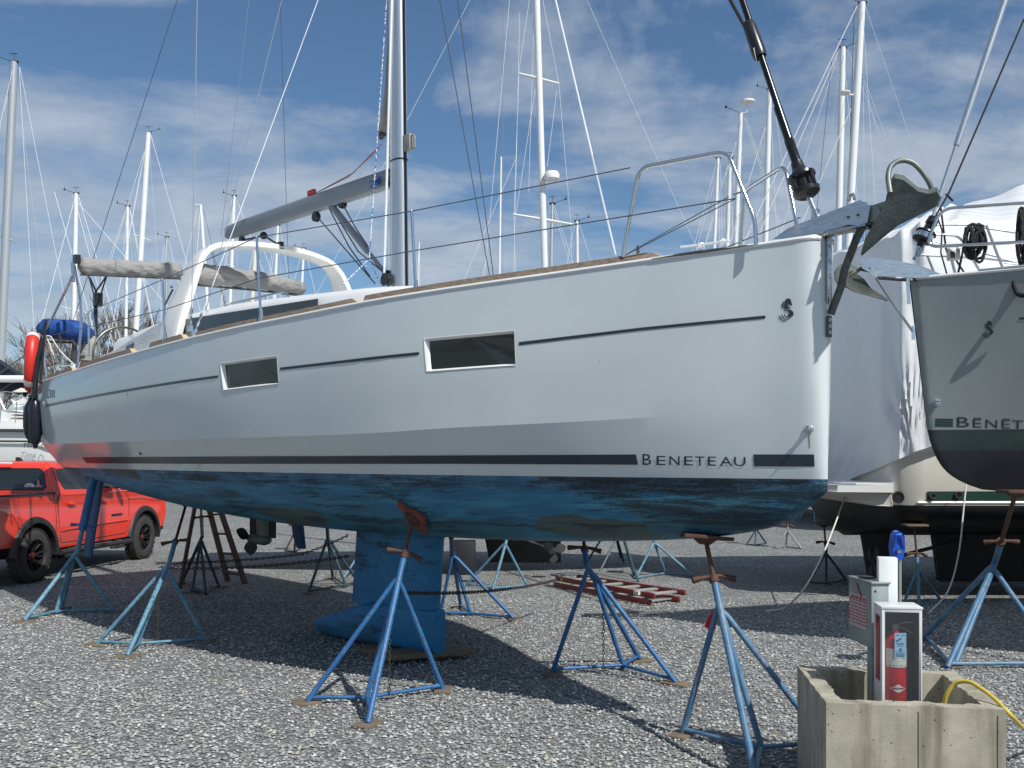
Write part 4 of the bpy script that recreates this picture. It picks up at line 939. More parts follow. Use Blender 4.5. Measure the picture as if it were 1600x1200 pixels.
# ------------------------------------------------------------------ jack stands
def hp(x, y): return H(*pickb(x, y))
def stand(label, feet, vertex, foot, apex, padw, mt='stand_blue', handle=None, bars=True, r=.0245, group='boat stands in the yard', pad='pad', padsz=.30, pipe2='rust', blocks=True, chain=False, padn=None, rodr=None):
    """feet: side feet (world); vertex: rear leg foot; foot: foot of the leaning main tube; apex: where the legs meet; padw: pad centre."""
    t = thing('boat_stand', Vector((foot.x, foot.y, 0)), label, 'boat stand', group)
    d = (padw-apex); mid = apex+d*.30
    q = MB(); q.tube([foot+Vector((0,0,.02)), apex, mid], [r,r*1.12,r*1.15], 10); q.build('main_tube', M[mt], t, smooth=50)
    for i, f in enumerate(list(feet)+([vertex] if vertex is not None else [])):
        q = MB(); at = apex+(foot-apex)*(.04+.03*i); q.tube([f+Vector((0,0,.02)), lerp(f, at, .93)+Vector((0,0,.02)), at], r*.92, 10); q.build('leg', M[mt], t, smooth=50)
    v0 = vertex if vertex is not None else foot
    if bars:
        for f in feet: q = MB(); q.tube([lerp(f, apex, .05), lerp(v0, apex, .05)], r*.7, 8); q.build('crossbar', M[mt], t, smooth=50)
        if vertex is not None: q = MB(); q.tube([lerp(foot, apex, .06), lerp(v0, apex, .05)], r*.7, 8); q.build('crossbar', M[mt], t, smooth=50)
    q = MB(); q.tube([mid-d*.03, padw], rodr or r*.72, 10); q.build('screw_rod', M[pipe2], t, smooth=50)
    hz_ = mid+d*.02; e = d.normalized(); a_ = (handle if handle is not None else Vector((1,.2,0))).normalized(); a_ = (a_-e*a_.dot(e)).normalized()
    q = MB(); q.tube([hz_-a_*.16+e*.0, hz_-a_*.06+e*.015, hz_+a_*.06+e*.015, hz_+a_*.16-e*.02], [.026,.016,.016,.026], 8); q.lathe(hz_-e*.03, e, [(.0,0),(r*1.5,0),(r*1.5,.05),(0,.05)], 10); q.build('handle_nut', M[pipe2], t, smooth=50)
    if pad:
        n = padn or Vector((0,0,1)); n = n.normalized(); x = Vector((1,0,0)); x = (x-n*x.dot(n)).normalized(); y = n.cross(x); rot = Matrix((x,y,n)).transposed()
        q = MB(); q.box(padw+n*.0, (padsz, padsz*.92, .028), rot.to_3x3()); q.build('pad_board', M[pad], t, bevel=.004)
        q = MB(); q.lathe(padw-n*.055, n, [(0,0),(.04,0),(.085,.035),(.085,.042),(0,.042)], 12); q.build('pad_socket', M['rust'], t)
    if chain:
        q = MB(); c0_ = lerp(v0, apex, .62)+Vector((.02,-.03,0))
        for k in range(26):
            z = c0_.z-k*.034
            if z < .05: break
            a = Vector((.011,0,0)) if k % 2 else Vector((0,.011,0)); cc = Vector((c0_.x, c0_.y, z)); q.tube([cc+a+Vector((0,0,.012)), cc+a-Vector((0,0,.012)), cc-a*.3-Vector((0,0,.021)), cc-a-Vector((0,0,.012)), cc-a+Vector((0,0,.012)), cc+a*.3+Vector((0,0,.021))], .0042, 5, closed=True)
        q.build('chain', M['chain'], t, smooth=60)
    if blocks:
        for f in list(feet)+[foot]:
            q = MB(); a = rnd.uniform(0,3); q.box((f.x,f.y,.012), (.24,.15,.022), Matrix.Rotation(a,3,'Z')); q.build('foot_board', M['padwood'], t, bevel=.003)
    return t
def S(label, A, Cc, V, B, J, PD, zJ, mt, **k):
    """A, C, V, B: ground pixels; J: pixel of the junction and its height; PD: pixel of the pad on the hull"""
    f = [G(*A), G(*Cc)]; v = G(*V) if V else None; b = G(*B); Yj = F*(HC-zJ)/(J[1]-HZ); Yj = (f[0].y+f[1].y)/2 if zJ < 0 else Yj; j = W(J[0], J[1], Yj)
    return stand(label, f, v, b, j, PD if isinstance(PD, Vector) else hp(*PD), mt, **k)
def nh(x, y):
    s, b, z = pickb(x, y); p = H(s,b,z); q = sec(s); g = min(range(len(q)-1), key=lambda i: abs(q[i][0]-b)+abs(q[i][1]-z)); g = max(g,1)
    db, dz = q[g+1][0]-q[g-1][0], q[g+1][1]-q[g-1][1]; n = Vector((0,0,0))+NN*(-dz)+Vector((0,0,db)); n = n if n.z < 0 else -n
    return -n.normalized()
S('royal blue boat stand under the bow with a red rag tied to it', (1066,1150), (1296,1172), (1192,1180), (1184,1236), (1122,935), (1102,846), -1, 'stand_worn', handle=Vector((1,.1,0)), padsz=.36, padn=nh(1102,846), pad='rust')  # pad board in the rust tone: shade under the bow put into its colour
S('bright blue boat stand in front of the keel with a chain hanging down', (480,1100), (692,1080), (571,1100), (575,1134), (626,893), (645,812), -1, 'stand_blue', handle=Vector((1,.3,0)), chain=True, padn=nh(645,812))
S('pale blue boat stand beneath the aft hull nearer than the wooden ladder', (152,1009), (321,1004), (214,1012), (199,1027), (264,880), (292,784), -1, 'stand_pale', handle=Vector((1,-.3,0)), chain=True, padn=nh(292,784))
S('weathered blue boat stand at the stern just in front of the red pickup', (96,952), (179,957), (87,960), (38,972), (121,862), H(10.3,1.35,1.70), -1, 'stand_pale', pad=None, r=.028, pipe2='stand_blue', rodr=.055)
def port(x, b, z): return H(onb(x, 800, b)[0], b, z)
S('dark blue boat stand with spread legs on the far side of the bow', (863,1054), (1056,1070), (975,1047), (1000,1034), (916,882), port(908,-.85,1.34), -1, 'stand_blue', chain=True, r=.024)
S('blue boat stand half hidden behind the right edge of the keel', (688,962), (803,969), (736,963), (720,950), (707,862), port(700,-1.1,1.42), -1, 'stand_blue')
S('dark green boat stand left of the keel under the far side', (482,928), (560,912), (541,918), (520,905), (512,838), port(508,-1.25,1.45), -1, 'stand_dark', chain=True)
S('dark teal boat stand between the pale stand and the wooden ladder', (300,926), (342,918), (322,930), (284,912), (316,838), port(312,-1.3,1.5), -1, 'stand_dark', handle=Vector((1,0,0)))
q = MB(); c = W(1110,972,6.9+.2); q.box(c, (.06,.02,.10), Matrix.Rotation(.4,3,'Y')); q.box(c+Vector((.02,0,.05)), (.03,.02,.05)); tag(q.build('red_rag', mat('red_cloth', (.6,.02,.04), .8), smooth=None, bevel=.008), 'red rag knotted on the stand under the bow', 'rag')
# keel blocks
for i, (x, y, sz, a, lab) in enumerate(((640,1030,(.75,.30,.05),.2,'dark timber block sticking out left below the bulb of the keel'),(672,1022,(.95,.34,.05),-.35,'long timber board lying under the front end of the keel'))):
    c = H(5.0-.45*i,0,-.12); c.z = .028 if i else .026; q = MB(); q.box((c.x+.0,c.y-.05,.027+.0*i), sz, Matrix.Rotation(R(-20+40*i),3,'Z')); o = q.build('keel_block', M['padwood'], bevel=.004); o.location.z = .0 if i == 0 else .052; tag(o, lab, 'timber block')
# wooden ladder leaning against the far side, and two brown props
def ladder():
    a0, a1 = G(356,908), G(383,912); b0 = W(328,800,a0.y+.5); b1 = W(345,799,a1.y+.5); t = thing('wooden_ladder', (a0+a1)/2, 'old brown wooden ladder leaning up against the far side of the boat', 'ladder')
    for a, b in ((a0,b0),(a1,b1)): b2 = a+(b-a)*1.7; q = MB(); q.tube([a,b2], .050, 4, ref=Vector((0,1,0))); q.build('rail', M['ladderwood'], t, smooth=None)
    for k in range(6): f = .12+k*.28; q = MB(); q.tube([a0+(b0-a0)*f, a1+(b1-a1)*f], .020, 6); q.build('rung', M['ladderwood'], t)
ladder()
q = MB(); a = G(281,920); b = W(303,800,a.y+.4); q.tube([a, a+(b-a)*1.5], .035, 4); tag(q.build('timber_prop', M['ladderwood'], smooth=None), 'brown timber prop standing behind the pale blue stand', 'prop')
# red fibreglass stepladder lying on the gravel
def stepladder():
    cs_ = [G(866,918), G(1028,948)]; ax = (cs_[1]-cs_[0]); Lg = ax.length*1.0; t = thing('stepladder', cs_[0], 'red fibreglass stepladder lying folded on the gravel', 'ladder'); e = ax.normalized(); w_ = Vector((-e.y,e.x,0))
    o = cs_[0]
    for dz, sh, L0, L1, wd in ((.05,0,0,Lg*.97,.38),(.15,.04,.05,Lg*1.0,.42)):
        for sd_ in (0, 1):
            q = MB(); a = o+e*L0+w_*(sd_*wd)+Vector((0,0,dz)); b = o+e*L1+w_*(sd_*(wd+.16)-.06)+Vector((0,0,dz)); rr_ = Matrix(((b-a).normalized(), w_, Vector((0,0,1)))).transposed(); q.box((a+b)/2, ((b-a).length,.03,.075), rr_); q.build('side_rail', M['ladderred'], t, bevel=.003)
        for k in range(6):
            f = (k+.8)/6.3; a = o+e*lerp(L0,L1,f)+Vector((0,0,dz)); b = a+w_*(wd+.14*f); q = MB(); rr_ = Matrix(((b-a).normalized(), -e, Vector((0,0,1)))).transposed(); q.box((a+b)/2, ((b-a).length,.085,.03), rr_); q.build('step', mat('step_alu', (.55,.55,.53), .4, metal=.6) if k == 0 and dz < .1 else bpy.data.materials['step_alu'], t, bevel=.003)
    q = MB(); q.box(o+w_*.2+e*.04+Vector((0,0,.20)), (.22,.46,.03), Matrix((e,w_,Vector((0,0,1)))).transposed()); q.build('top_cap', M['cabin_dark'], t, bevel=.005)
    q = MB(); q.box(o+e*.32-w_*.018+Vector((0,0,.15)), (.26,.004,.05), Matrix((e,w_,Vector((0,0,1)))).transposed()); q.build('sticker', mat('ladder_label', (.42,.32,.06), .6), t)
    q = MB(); q.box(o+e*.62-w_*.018+Vector((0,0,.15)), (.10,.004,.05), Matrix((e,w_,Vector((0,0,1)))).transposed()); q.build('sticker', M['tagblue'], t)
    q = MB(); q.box(o+e*(Lg*.86)-w_*.06+Vector((0,0,.16)), (.10,.10,.05), Matrix((e,w_,Vector((0,0,1)))).transposed()); q.build('sticker', M['labelwhite'], t)
stepladder()
# chains strung between stands
def chain(pts, label, link=.062, r=.0065):
    L_ = [Vector(p) for p in pts]; tot = sum((L_[i+1]-L_[i]).length for i in range(len(L_)-1)); n = int(tot/(link*.62)); q = MB(); acc = 0
    for k in range(n):
        d = k*link*.62; i = 0
        while i < len(L_)-2 and d > (L_[i+1]-L_[i]).length: d -= (L_[i+1]-L_[i]).length; i += 1
        e = (L_[i+1]-L_[i]).normalized(); c = L_[i]+e*d; s = (e.cross(Vector((0,0,1))).normalized() if k % 2 else Vector((0,0,1)))*link*.22
        h_ = e*link*.42; q.tube([c+h_*.6+s, c-h_*.6+s, c-h_, c-h_*.6-s, c+h_*.6-s, c+h_], r, 4, closed=True)
    tag(q.build('chain', M['chain'], smooth=60), label, 'chain')
def sagline(a, b, sag, n=10): return [lerp(a,b,i/n)-Vector((0,0,sag*4*(i/n)*(1-i/n))) for i in range(n+1)]
chain(sagline(W(246,880,13.2), W(470,866,13.6), .03)+sagline(W(470,866,13.6), W(548,834,13.5), .02)[1:], 'upper rusty chain running from the pickup wheel towards the green stand')
chain(sagline(W(262,888,12.0), W(552,868,11.2), .05), 'lower rusty chain stretched between the pale and green stands')
chain(sagline(W(628,926,8.7), W(870,906,12.6), .06), 'rusty chain from the bright blue stand past the keel to the stepladder')
# ------------------------------------------------------------------ planter with the extinguisher pedestal
zt = .68; pl = [G(1291,1098,zt), G(1572,1109,zt), G(1492,1049,zt), G(1246,1040,zt)]
pc = sum(pl, Vector())/4; planter = thing('concrete_planter', Vector((pc.x,pc.y,0)), 'square open concrete box stained brown, in the front right corner', 'planter')
def insetq(P4, d):
    c = sum(P4, Vector())/4; return [p+(c-p)*d for p in P4]
inn = insetq(pl, .205); q = MB(); rr = random.Random(11); N = 22
def edge(P4, jag):
    out = []
    for i in range(4):
        for k in range(N):
            p = lerp(P4[i], P4[(i+1)%4], k/N); n_ = jag if 0 < k else jag*.3; out.append(p+Vector((rr.uniform(-n_,n_), rr.uniform(-n_,n_), rr.uniform(-n_,n_)*.6)))
    return out
eo = edge(pl, .0035); ei = edge(inn, .009); lowo = [Vector((p.x,p.y,.0)) for p in edge(pl, 0)]; mido = [Vector((p.x,p.y,zt-.02)) for p in edge(pl, .0)]; lowi = [Vector((p.x,p.y,.12)) for p in edge(inn,0)]; midi = [Vector((p.x,p.y,zt-.04)) for p in edge(inn,0)]
q.loft([lowo, mido, eo, ei, midi, lowi], cap=(False,True)); q.build('box_walls', M['conc'], planter, smooth=30)
q = MB()
for f_ in (.52,.955):
    a = lerp(pl[0],pl[1],f_); q.box((a.x, a.y-.002, zt/2-.01), (.0025,.0055,zt-.05))
q.build('form_seam', mat('seam', (.17,.15,.11), .9), planter, smooth=None)
q = MB(); a, b = W(1394,1099,pl[0].y+.02), W(1418,1099,pl[0].y+.02); q.tube(fillet([a, W(1400,1089,pl[0].y+.02), W(1412,1089,pl[0].y+.02), b], .02), .0028, 6); q.build('wire_loop', M['rust'], planter)
ex = (pl[1]-pl[0]); ex.z = 0; ex.normalize(); ey = Vector((-ex.y,ex.x,0)); ROT = Matrix((ex,ey,Vector((0,0,1)))).transposed()
# cabinet
Yc = pl[0].y+.26; cw_ = (1438-1378)/F*Yc; c0 = W(1378,1095,Yc); ztop = W(1378,951,Yc).z; zbot = .50; dpt = .20
cab = thing('extinguisher_cabinet', Vector((c0.x,c0.y,zbot)), 'white glass fronted cabinet standing in the concrete box with a fire extinguisher inside', 'cabinet')
rot = Matrix.Rotation(R(1.5),3,'Z')@ROT
X = rot@Vector((1,0,0)); Yv = rot@Vector((0,1,0)); o = Vector((c0.x,c0.y,0))
def cb(q, x0,x1,y0,y1,z0,z1, mi=None): q.box(o+X*(x0+x1)/2+Yv*(y0+y1)/2+Vector((0,0,(z0+z1)/2)), (x1-x0,y1-y0,z1-z0), rot, mi)
q = MB(); cb(q,0,.006,.006,dpt,zbot,ztop); cb(q,cw_-.006,cw_,.006,dpt,zbot,ztop); cb(q,.006,cw_-.006,dpt-.006,dpt,zbot,ztop); cb(q,-.004,cw_+.004,-.004,dpt+.003,ztop,ztop+.012); cb(q,.006,cw_-.006,.006,dpt-.006,zbot,zbot+.006); q.build('housing', M['cabwhite'], cab, bevel=.0015)
q = MB(); fw = .016; cb(q,0,fw,0,.006,zbot,ztop); cb(q,cw_-fw,cw_,0,.006,zbot,ztop); cb(q,fw,cw_-fw,0,.006,ztop-.02,ztop); cb(q,fw,cw_-fw,0,.006,zbot,zbot+.02); q.build('door_frame', M['cabwhite'], cab, bevel=.0012)
q = MB(); cb(q,.007,cw_-.007,dpt-.009,dpt-.007,zbot+.01,ztop-.002); cb(q,cw_-.0085,cw_-.0065,.01,dpt-.01,zbot+.01,ztop-.002); q.build('lining', M['cabin_dark'], cab)
q = MB(); cb(q,fw+.0005,cw_-fw-.0005,.0015,.0035,zbot+.02,ztop-.02); q.build('door_pane', M['plexi'], cab)
q = MB(); z0, z1 = ztop-.44, ztop-.05; cb(q,-.003,-.0005,.045,.150,z0,z1); q.build('side_sign', M['signred'], cab)
def flat_text(txt, pos, ux, uz, size, m, par, name='lettering', spacing=1.0):
    vs, fs = text_mesh(txt); w_ = max(v.x for v in vs)-min(v.x for v in vs); x0 = min(v.x for v in vs); q = MB(); q.add([pos+ux*((v.x-x0)*size*spacing)+uz*(v.y*size) for v in vs], fs); return q.build(name, m, par, smooth=None, recalc=False)
flat_text('FIRE EXTINGUISHER', o+X*(-.0045)+Yv*.115+Vector((0,0,ztop-.42)), Vector((0,0,1)), Yv*-1 if False else Yv*1.0, .050, M['labelwhite'], cab, spacing=.62)
q = MB(); pz_ = ztop-.06; q.add([o+X*(-.0045)+Yv*.05+Vector((0,0,pz_)), o+X*(-.0045)+Yv*.145+Vector((0,0,pz_)), o+X*(-.0045)+Yv*.098+Vector((0,0,pz_-.05))], [(0,1,2)]); q.build('sign_arrow', M['ink'], cab, smooth=None)
exg = thing('fire_extinguisher', o+X*.08+Yv*.1+Vector((0,0,zbot+.01)), 'red fire extinguisher with a blue inspection tag behind the cabinet glass', 'fire extinguisher')
ec = o+X*.098+Yv*.095; rb = .068; q = MB(); zb1 = zbot+.01; zt1 = W(1400,995,Yc).z
q.lathe(ec+Vector((0,0,zb1)), (0,0,1), [(0,0),(rb*.92,0),(rb,.015),(rb,zt1-zb1-.07),(rb*.88,zt1-zb1-.035),(rb*.55,zt1-zb1-.006),(.022,zt1-zb1),(.022,zt1-zb1+.03),(0,zt1-zb1+.03)], 28); q.build('cylinder', M['extred'], exg, smooth=40)
def wraplabel(z0, z1, m, name, a0=-2.6, a1=-.3, off=.0008):
    q = MB(); n = 20; vs = []; 
    for k in range(n+1):
        a = lerp(a0,a1,k/n); p = ec+X*math.cos(a)*(rb+off)+Yv*math.sin(a)*(rb+off); vs += [p+Vector((0,0,z0)), p+Vector((0,0,z1))]
    q.add(vs, [(2*k,2*k+1,2*k+3,2*k+2) for k in range(n)]); return q.build(name, m, exg)
zl0, zl1 = W(1400,1044,Yc).z, W(1400,1015,Yc).z
wraplabel(zl0, zl1, M['labelwhite'], 'label_sheet'); wraplabel(zl0-.004, zl0, M['ink'], 'label_edge')
rr = random.Random(8)
q = MB()
for r_i in range(4):
    for k in range(11):
        a = lerp(-2.45,-.5,k/10); z = lerp(zl0+.006, zl1-.012, r_i/3); wd = rr.uniform(.012,.05); p = [ec+X*math.cos(a+s_*wd)*(rb+.0016)+Yv*math.sin(a+s_*wd)*(rb+.0016) for s_ in (-1,1)]; hh = .0028 if r_i else .008; q.add([p[0]+Vector((0,0,z)), p[1]+Vector((0,0,z)), p[1]+Vector((0,0,z+hh)), p[0]+Vector((0,0,z+hh))], [(0,1,2,3)])
q.build('label_print', M['ink'], exg, smooth=None)
zd = W(1400,1077,Yc).z; vs = []
def cyl(a, z, off=.0012): return ec+X*math.cos(a)*(rb+off)+Yv*math.sin(a)*(rb+off)+Vector((0,0,z))
q = MB(); q.add([cyl(-2.25,zd), cyl(-1.6,zd+.024), cyl(-1.5,zd+.024), cyl(-.85,zd), cyl(-1.5,zd-.024), cyl(-1.6,zd-.024), cyl(-1.9,zd+.012,.0022), cyl(-1.2,zd+.012,.0022), cyl(-1.55,zd,.003), cyl(-1.9,zd-.012,.0022), cyl(-1.2,zd-.012,.0022)], [(0,6,8),(6,1,8),(1,2,8),(2,7,8),(7,3,8),(3,10,8),(10,4,8),(4,5,8),(5,9,8),(9,0,8)]); q.build('diamond_badge', M['labelwhite'], exg)
q = MB(); n = 9
for k in range(7):
    a = lerp(-1.92,-1.22,k/6.0); q.add([cyl(a-.035,zd-.004,.0036), cyl(a+.035,zd-.004,.0036), cyl(a+.035,zd+.005,.0036), cyl(a-.035,zd+.005,.0036)], [(0,1,2,3)])
q.build('badge_print', M['ink'], exg, smooth=None)
zv = W(1400,976,Yc).z; hd = ec+Vector((0,0,zt1+.02))
q = MB(); q.box(hd+Vector((0,0,.015)), (.03,.03,.05), rot); q.tube([hd+Vector((0,0,.035)), hd+X*.06+Vector((0,0,.058))+Yv*-.02, hd+X*.10+Vector((0,0,.060))+Yv*-.02], .006, 6); q.tube([hd+Vector((0,0,.02)), hd+X*.05+Vector((0,0,.02)), hd+X*.10+Vector((0,0,-.012))], .005, 6); q.build('valve_handle', M['dull'], exg)
q = MB(); q.tube(fillet([hd+Vector((0,0,.01)), hd-X*.03+Yv*-.02, hd-X*.055+Vector((0,0,-.06)), hd-X*.06+Vector((0,0,-.2))], .02), .007, 8); q.build('hose', M['black'], exg)
a = W(1398,989,Yc+.012); b = W(1416,989,Yc+.012); c = W(1416,1028,Yc+.012); d_ = W(1398,1028,Yc+.012)
q = MB(); th_ = Yv*.0015; q.add([a,b,c,d_,a+th_,b+th_,c+th_,d_+th_], [(0,1,2,3),(7,6,5,4),(0,1,5,4),(1,2,6,5),(2,3,7,6),(3,0,4,7)]); tg = q.build('inspection_tag', M['tagblue'], exg, smooth=None)
q = MB()
for (x,y,w_,h_) in ((1400,992,5,.9),(1409,992,5,.9),(1399.5,1021,15,.8),(1399.5,1023,14,.8),(1400,1025,13,.8),(1401,1004.5,11,.6),(1401,1006.5,12,.6),(1402,1009,10,.6),(1405.5,1013,3.5,3.5),(1400,1018,12,.6)):
    a = W(x,y,Yc+.010); b = W(x+w_,y,Yc+.010); hh = Vector((0,0,h_*Yc/F)); q.add([a,b,b-hh,a-hh], [(0,1,2,3)])
a = W(1400,1001,Yc+.010); b = W(1408.5,996,Yc+.010); hh = Vector((0,0,3*Yc/F)); q.add([a,b,b-hh,a-hh], [(0,1,2,3)])
q.build('tag_print', mat('tag_ink', (.05,.10,.18), .6), tg, smooth=None)
# post, meter box, valve
Yp = Yc+.30; pst = thing('utility_post', W(1391,1100,Yp)*Vector((1,1,0)) if False else Vector((W(1391,1000,Yp).x, Yp, 0)), 'short white painted square post behind the extinguisher cabinet', 'post')
za, w1 = W(1391,872,Yp).z, (1405-1377)/F*Yp; q = MB(); cxp = W(1391,900,Yp).x; q.box((cxp, Yp+.05, (za+.12)/2), (w1,.10,za-.12), Matrix.Rotation(R(-14),3,'Z')); q.build('post_body', M['postwhite'], pst, bevel=.004)
Yb = Yc+.30; bx = thing('meter_box', Vector((W(1365,950,Yb).x, Yb, .1)), 'grey metal meter box with a red warning sheet, left of the white post', 'electrical box')
x0, x1 = W(1357,950,Yb).x, W(1386,950,Yb).x; zb2, zt2 = W(1362,1008,Yb).z-.02, W(1362,912,Yb).z; q = MB(); rb_ = Matrix.Rotation(R(5),3,'Z')
bw_ = x1-x0; q.box(((x0+x1)/2, Yb+.16, (zb2+zt2)/2), (bw_,.33,zt2-zb2), rb_); q.build('case', M['dull'], bx, bevel=.006)
q = MB(); q.box(((x0+x1)/2, Yb+.155, zt2+.006), (bw_+.012,.35,.012), rb_); q.build('lid', M['dull'], bx, bevel=.003)
q = MB(); q.box(((x0+x1)/2+.0, Yb+.19, zt2+.016), (.07,.10,.014), rb_); q.build('hasp', M['black'], bx, bevel=.003)
q = MB(); q.tube([(x0+.05, Yb+.1, .12), (x0+.05, Yb+.1, zb2)], .022, 8); q.build('conduit', M['dull'], bx)
lx = x0-.0025; nL = rb_@Vector((-1,0,0)); tl = rb_@Vector((0,-1,0)); base = Vector(((x0+x1)/2, Yb+.16, 0))+nL*(bw_/2+.002)
sh = bx; q = MB()
for (u0,u1,z0_,z1_) in ((-.15,.10,zt2-.09,zt2-.30),):
    q.add([base+tl*u0+Vector((0,0,z0_)), base+tl*u1+Vector((0,0,z0_)), base+tl*u1+Vector((0,0,z1_)), base+tl*u0+Vector((0,0,z1_))], [(0,1,2,3)])
sgn = q.build('warning_sheet', mat('sheet_pink', (.50,.42,.40), .6), bx, smooth=None)
q = MB(); rr = random.Random(5)
for k in range(9):
    z = zt2-.105-k*.021; u = .09; 
    while u > -.13:
        l_ = rr.uniform(.02,.05); p0 = base+nL*.001+tl*u+Vector((0,0,z)); p1 = base+nL*.001+tl*(u-l_)+Vector((0,0,z)); hh = Vector((0,0,.009 if k else .016)); q.add([p0,p1,p1-hh,p0-hh], [(0,1,2,3)]); u -= l_+.012
q.build('warning_print', M['signred'], sgn, smooth=None)
q = MB(); q.add([base+nL*.0015+tl*.05+Vector((0,0,zt2-.10)), base+nL*.0015+tl*.02+Vector((0,0,zt2-.10)), base+nL*.0015-tl*.05+Vector((0,0,zt2-.02)), base+nL*.0015-tl*.02+Vector((0,0,zt2-.02))], [(0,1,3,2)]); q.build('warning_stripe', M['signred'], sgn, smooth=None)
q = MB(); q.lathe((W(1367,924,Yb).x, Yb-.004, W(1367,924,Yb).z), (0,-1,0), [(.008,0),(.008,.004),(0,.004)], 10); q.build('lock', M['black'], bx)
Yv_ = Yp+.12; vv = thing('hydrant_tap', Vector((W(1404,860,Yv_).x, Yv_, .1)), 'bright blue yard tap on a thin steel riser behind the white post', 'tap')
cx_ = W(1403,858,Yv_); q = MB(); prof = [(1396,872),(1394,855),(1397,836),(1401,831),(1409,831),(1413,838),(1414,857),(1412,872),(1409,874),(1399,874)]
q.prism([W(x,y,Yv_-.03) for x,y in prof], (0,.06,0)); q.tube([W(1397,856,Yv_-.03), W(1400,836,Yv_-.05), W(1407,835,Yv_-.05), W(1412,856,Yv_-.03)], .010, 8); q.build('tap_head', M['valveblue'], vv, bevel=.006)
q = MB(); q.lathe(W(1403,861,Yv_-.04), (0,-1,0), [(0,0),(.014,0),(.016,.015),(.010,.03),(0,.03)], 12); q.build('tap_outlet', M['steel'], vv); q = MB(); zq = W(1403,874,Yv_).z; q.tube([(cx_.x+.012,Yv_,.12),(cx_.x+.012,Yv_,zq)], .011, 8); q.build('riser', M['dull'], vv)
q = MB(); hy = pl[1].y; q.tube(fillet([W(1474,1110,hy+.40), W(1478,1085,hy+.38), W(1493,1065,hy+.36), W(1515,1064,hy+.30), W(1550,1087,hy+.15), W(1580,1118,hy-.02), G(1625,1165), G(1700,1190)], .12, 6), .0125, 10); tag(q.build('yellow_hose', M['hoseyellow'], smooth=60), 'yellow hose bending out over the right rim of the concrete box', 'hose')
# ------------------------------------------------------------------ generic sailboat for the rest of the yard
def simple_hull(q, L_, B_, zs, zw, zb, mi=(0,1), bow=.18, tr=.75):
    st = [0,.03,.08,.15,.25,.38,.52,.66,.8,.92,1.0]; NR = 13; grid = []
    for t in st:
        bm_ = B_/2*(math.sin(math.pi/2*min(1,t/.55))**.8 if t < .55 else lerp(1,tr,((t-.55)/.45)**1.6)); zsh_ = zs-.25*t+(.18*(1-t)**3); zbt = lerp(zb, zw-.12, max(0,(t-.55)/.45)**1.5) if t > .5 else lerp(zw, zb, min(1,(t/.35))**.6); row = []
        for v in range(NR):
            if v <= 4: k = v/4; b = bm_*(1-.13*k-.25*k*math.exp(-t*7)); z = lerp(zsh_, zw, k)
            else: a = (v-4)/(NR-5)*math.pi/2; b = bm_*(.87-.25*math.exp(-t*7))*math.cos(a)**.85 if v < NR-1 else 0; z = zw-(zw-zbt)*math.sin(a)
            row.append((t*L_+bow*L_*.35*((zs-z)/(zs-zb))*(1-t)**3, b, z))
        grid.append(row)
    for sg in (1,-1):
        vs = [(x, sg*b, z) for r in grid for x, b, z in r]; o = len(q.v); q.v += vs
        for i in range(len(st)-1):
            for v in range(NR-1): a = i*NR+v; q.f.append((o+a,o+a+1,o+a+1+NR,o+a+NR)); q.m.append(mi[0] if v < 4 else mi[1])
    l = grid[-1]; tv = l+[(x,-b,z) for x,b,z in reversed(l[:-1])]; q.add(tv, [tuple(range(len(tv)))], mi[0])
    for i in range(len(st)-1):
        a, b = grid[i][0], grid[i+1][0]; q.add([(a[0],-a[1],a[2]-.02),(a[0],a[1],a[2]-.02),(b[0],b[1],b[2]-.02),(b[0],-b[1],b[2]-.02)], [(0,1,2,3)], mi[0])
def wires(root, segs, m, name='stay', r=.006):
    for a, b in segs: q = MB(); q.tube([a,b], r, 4, cap=False); q.build(name, m, root, world=False, smooth=60)
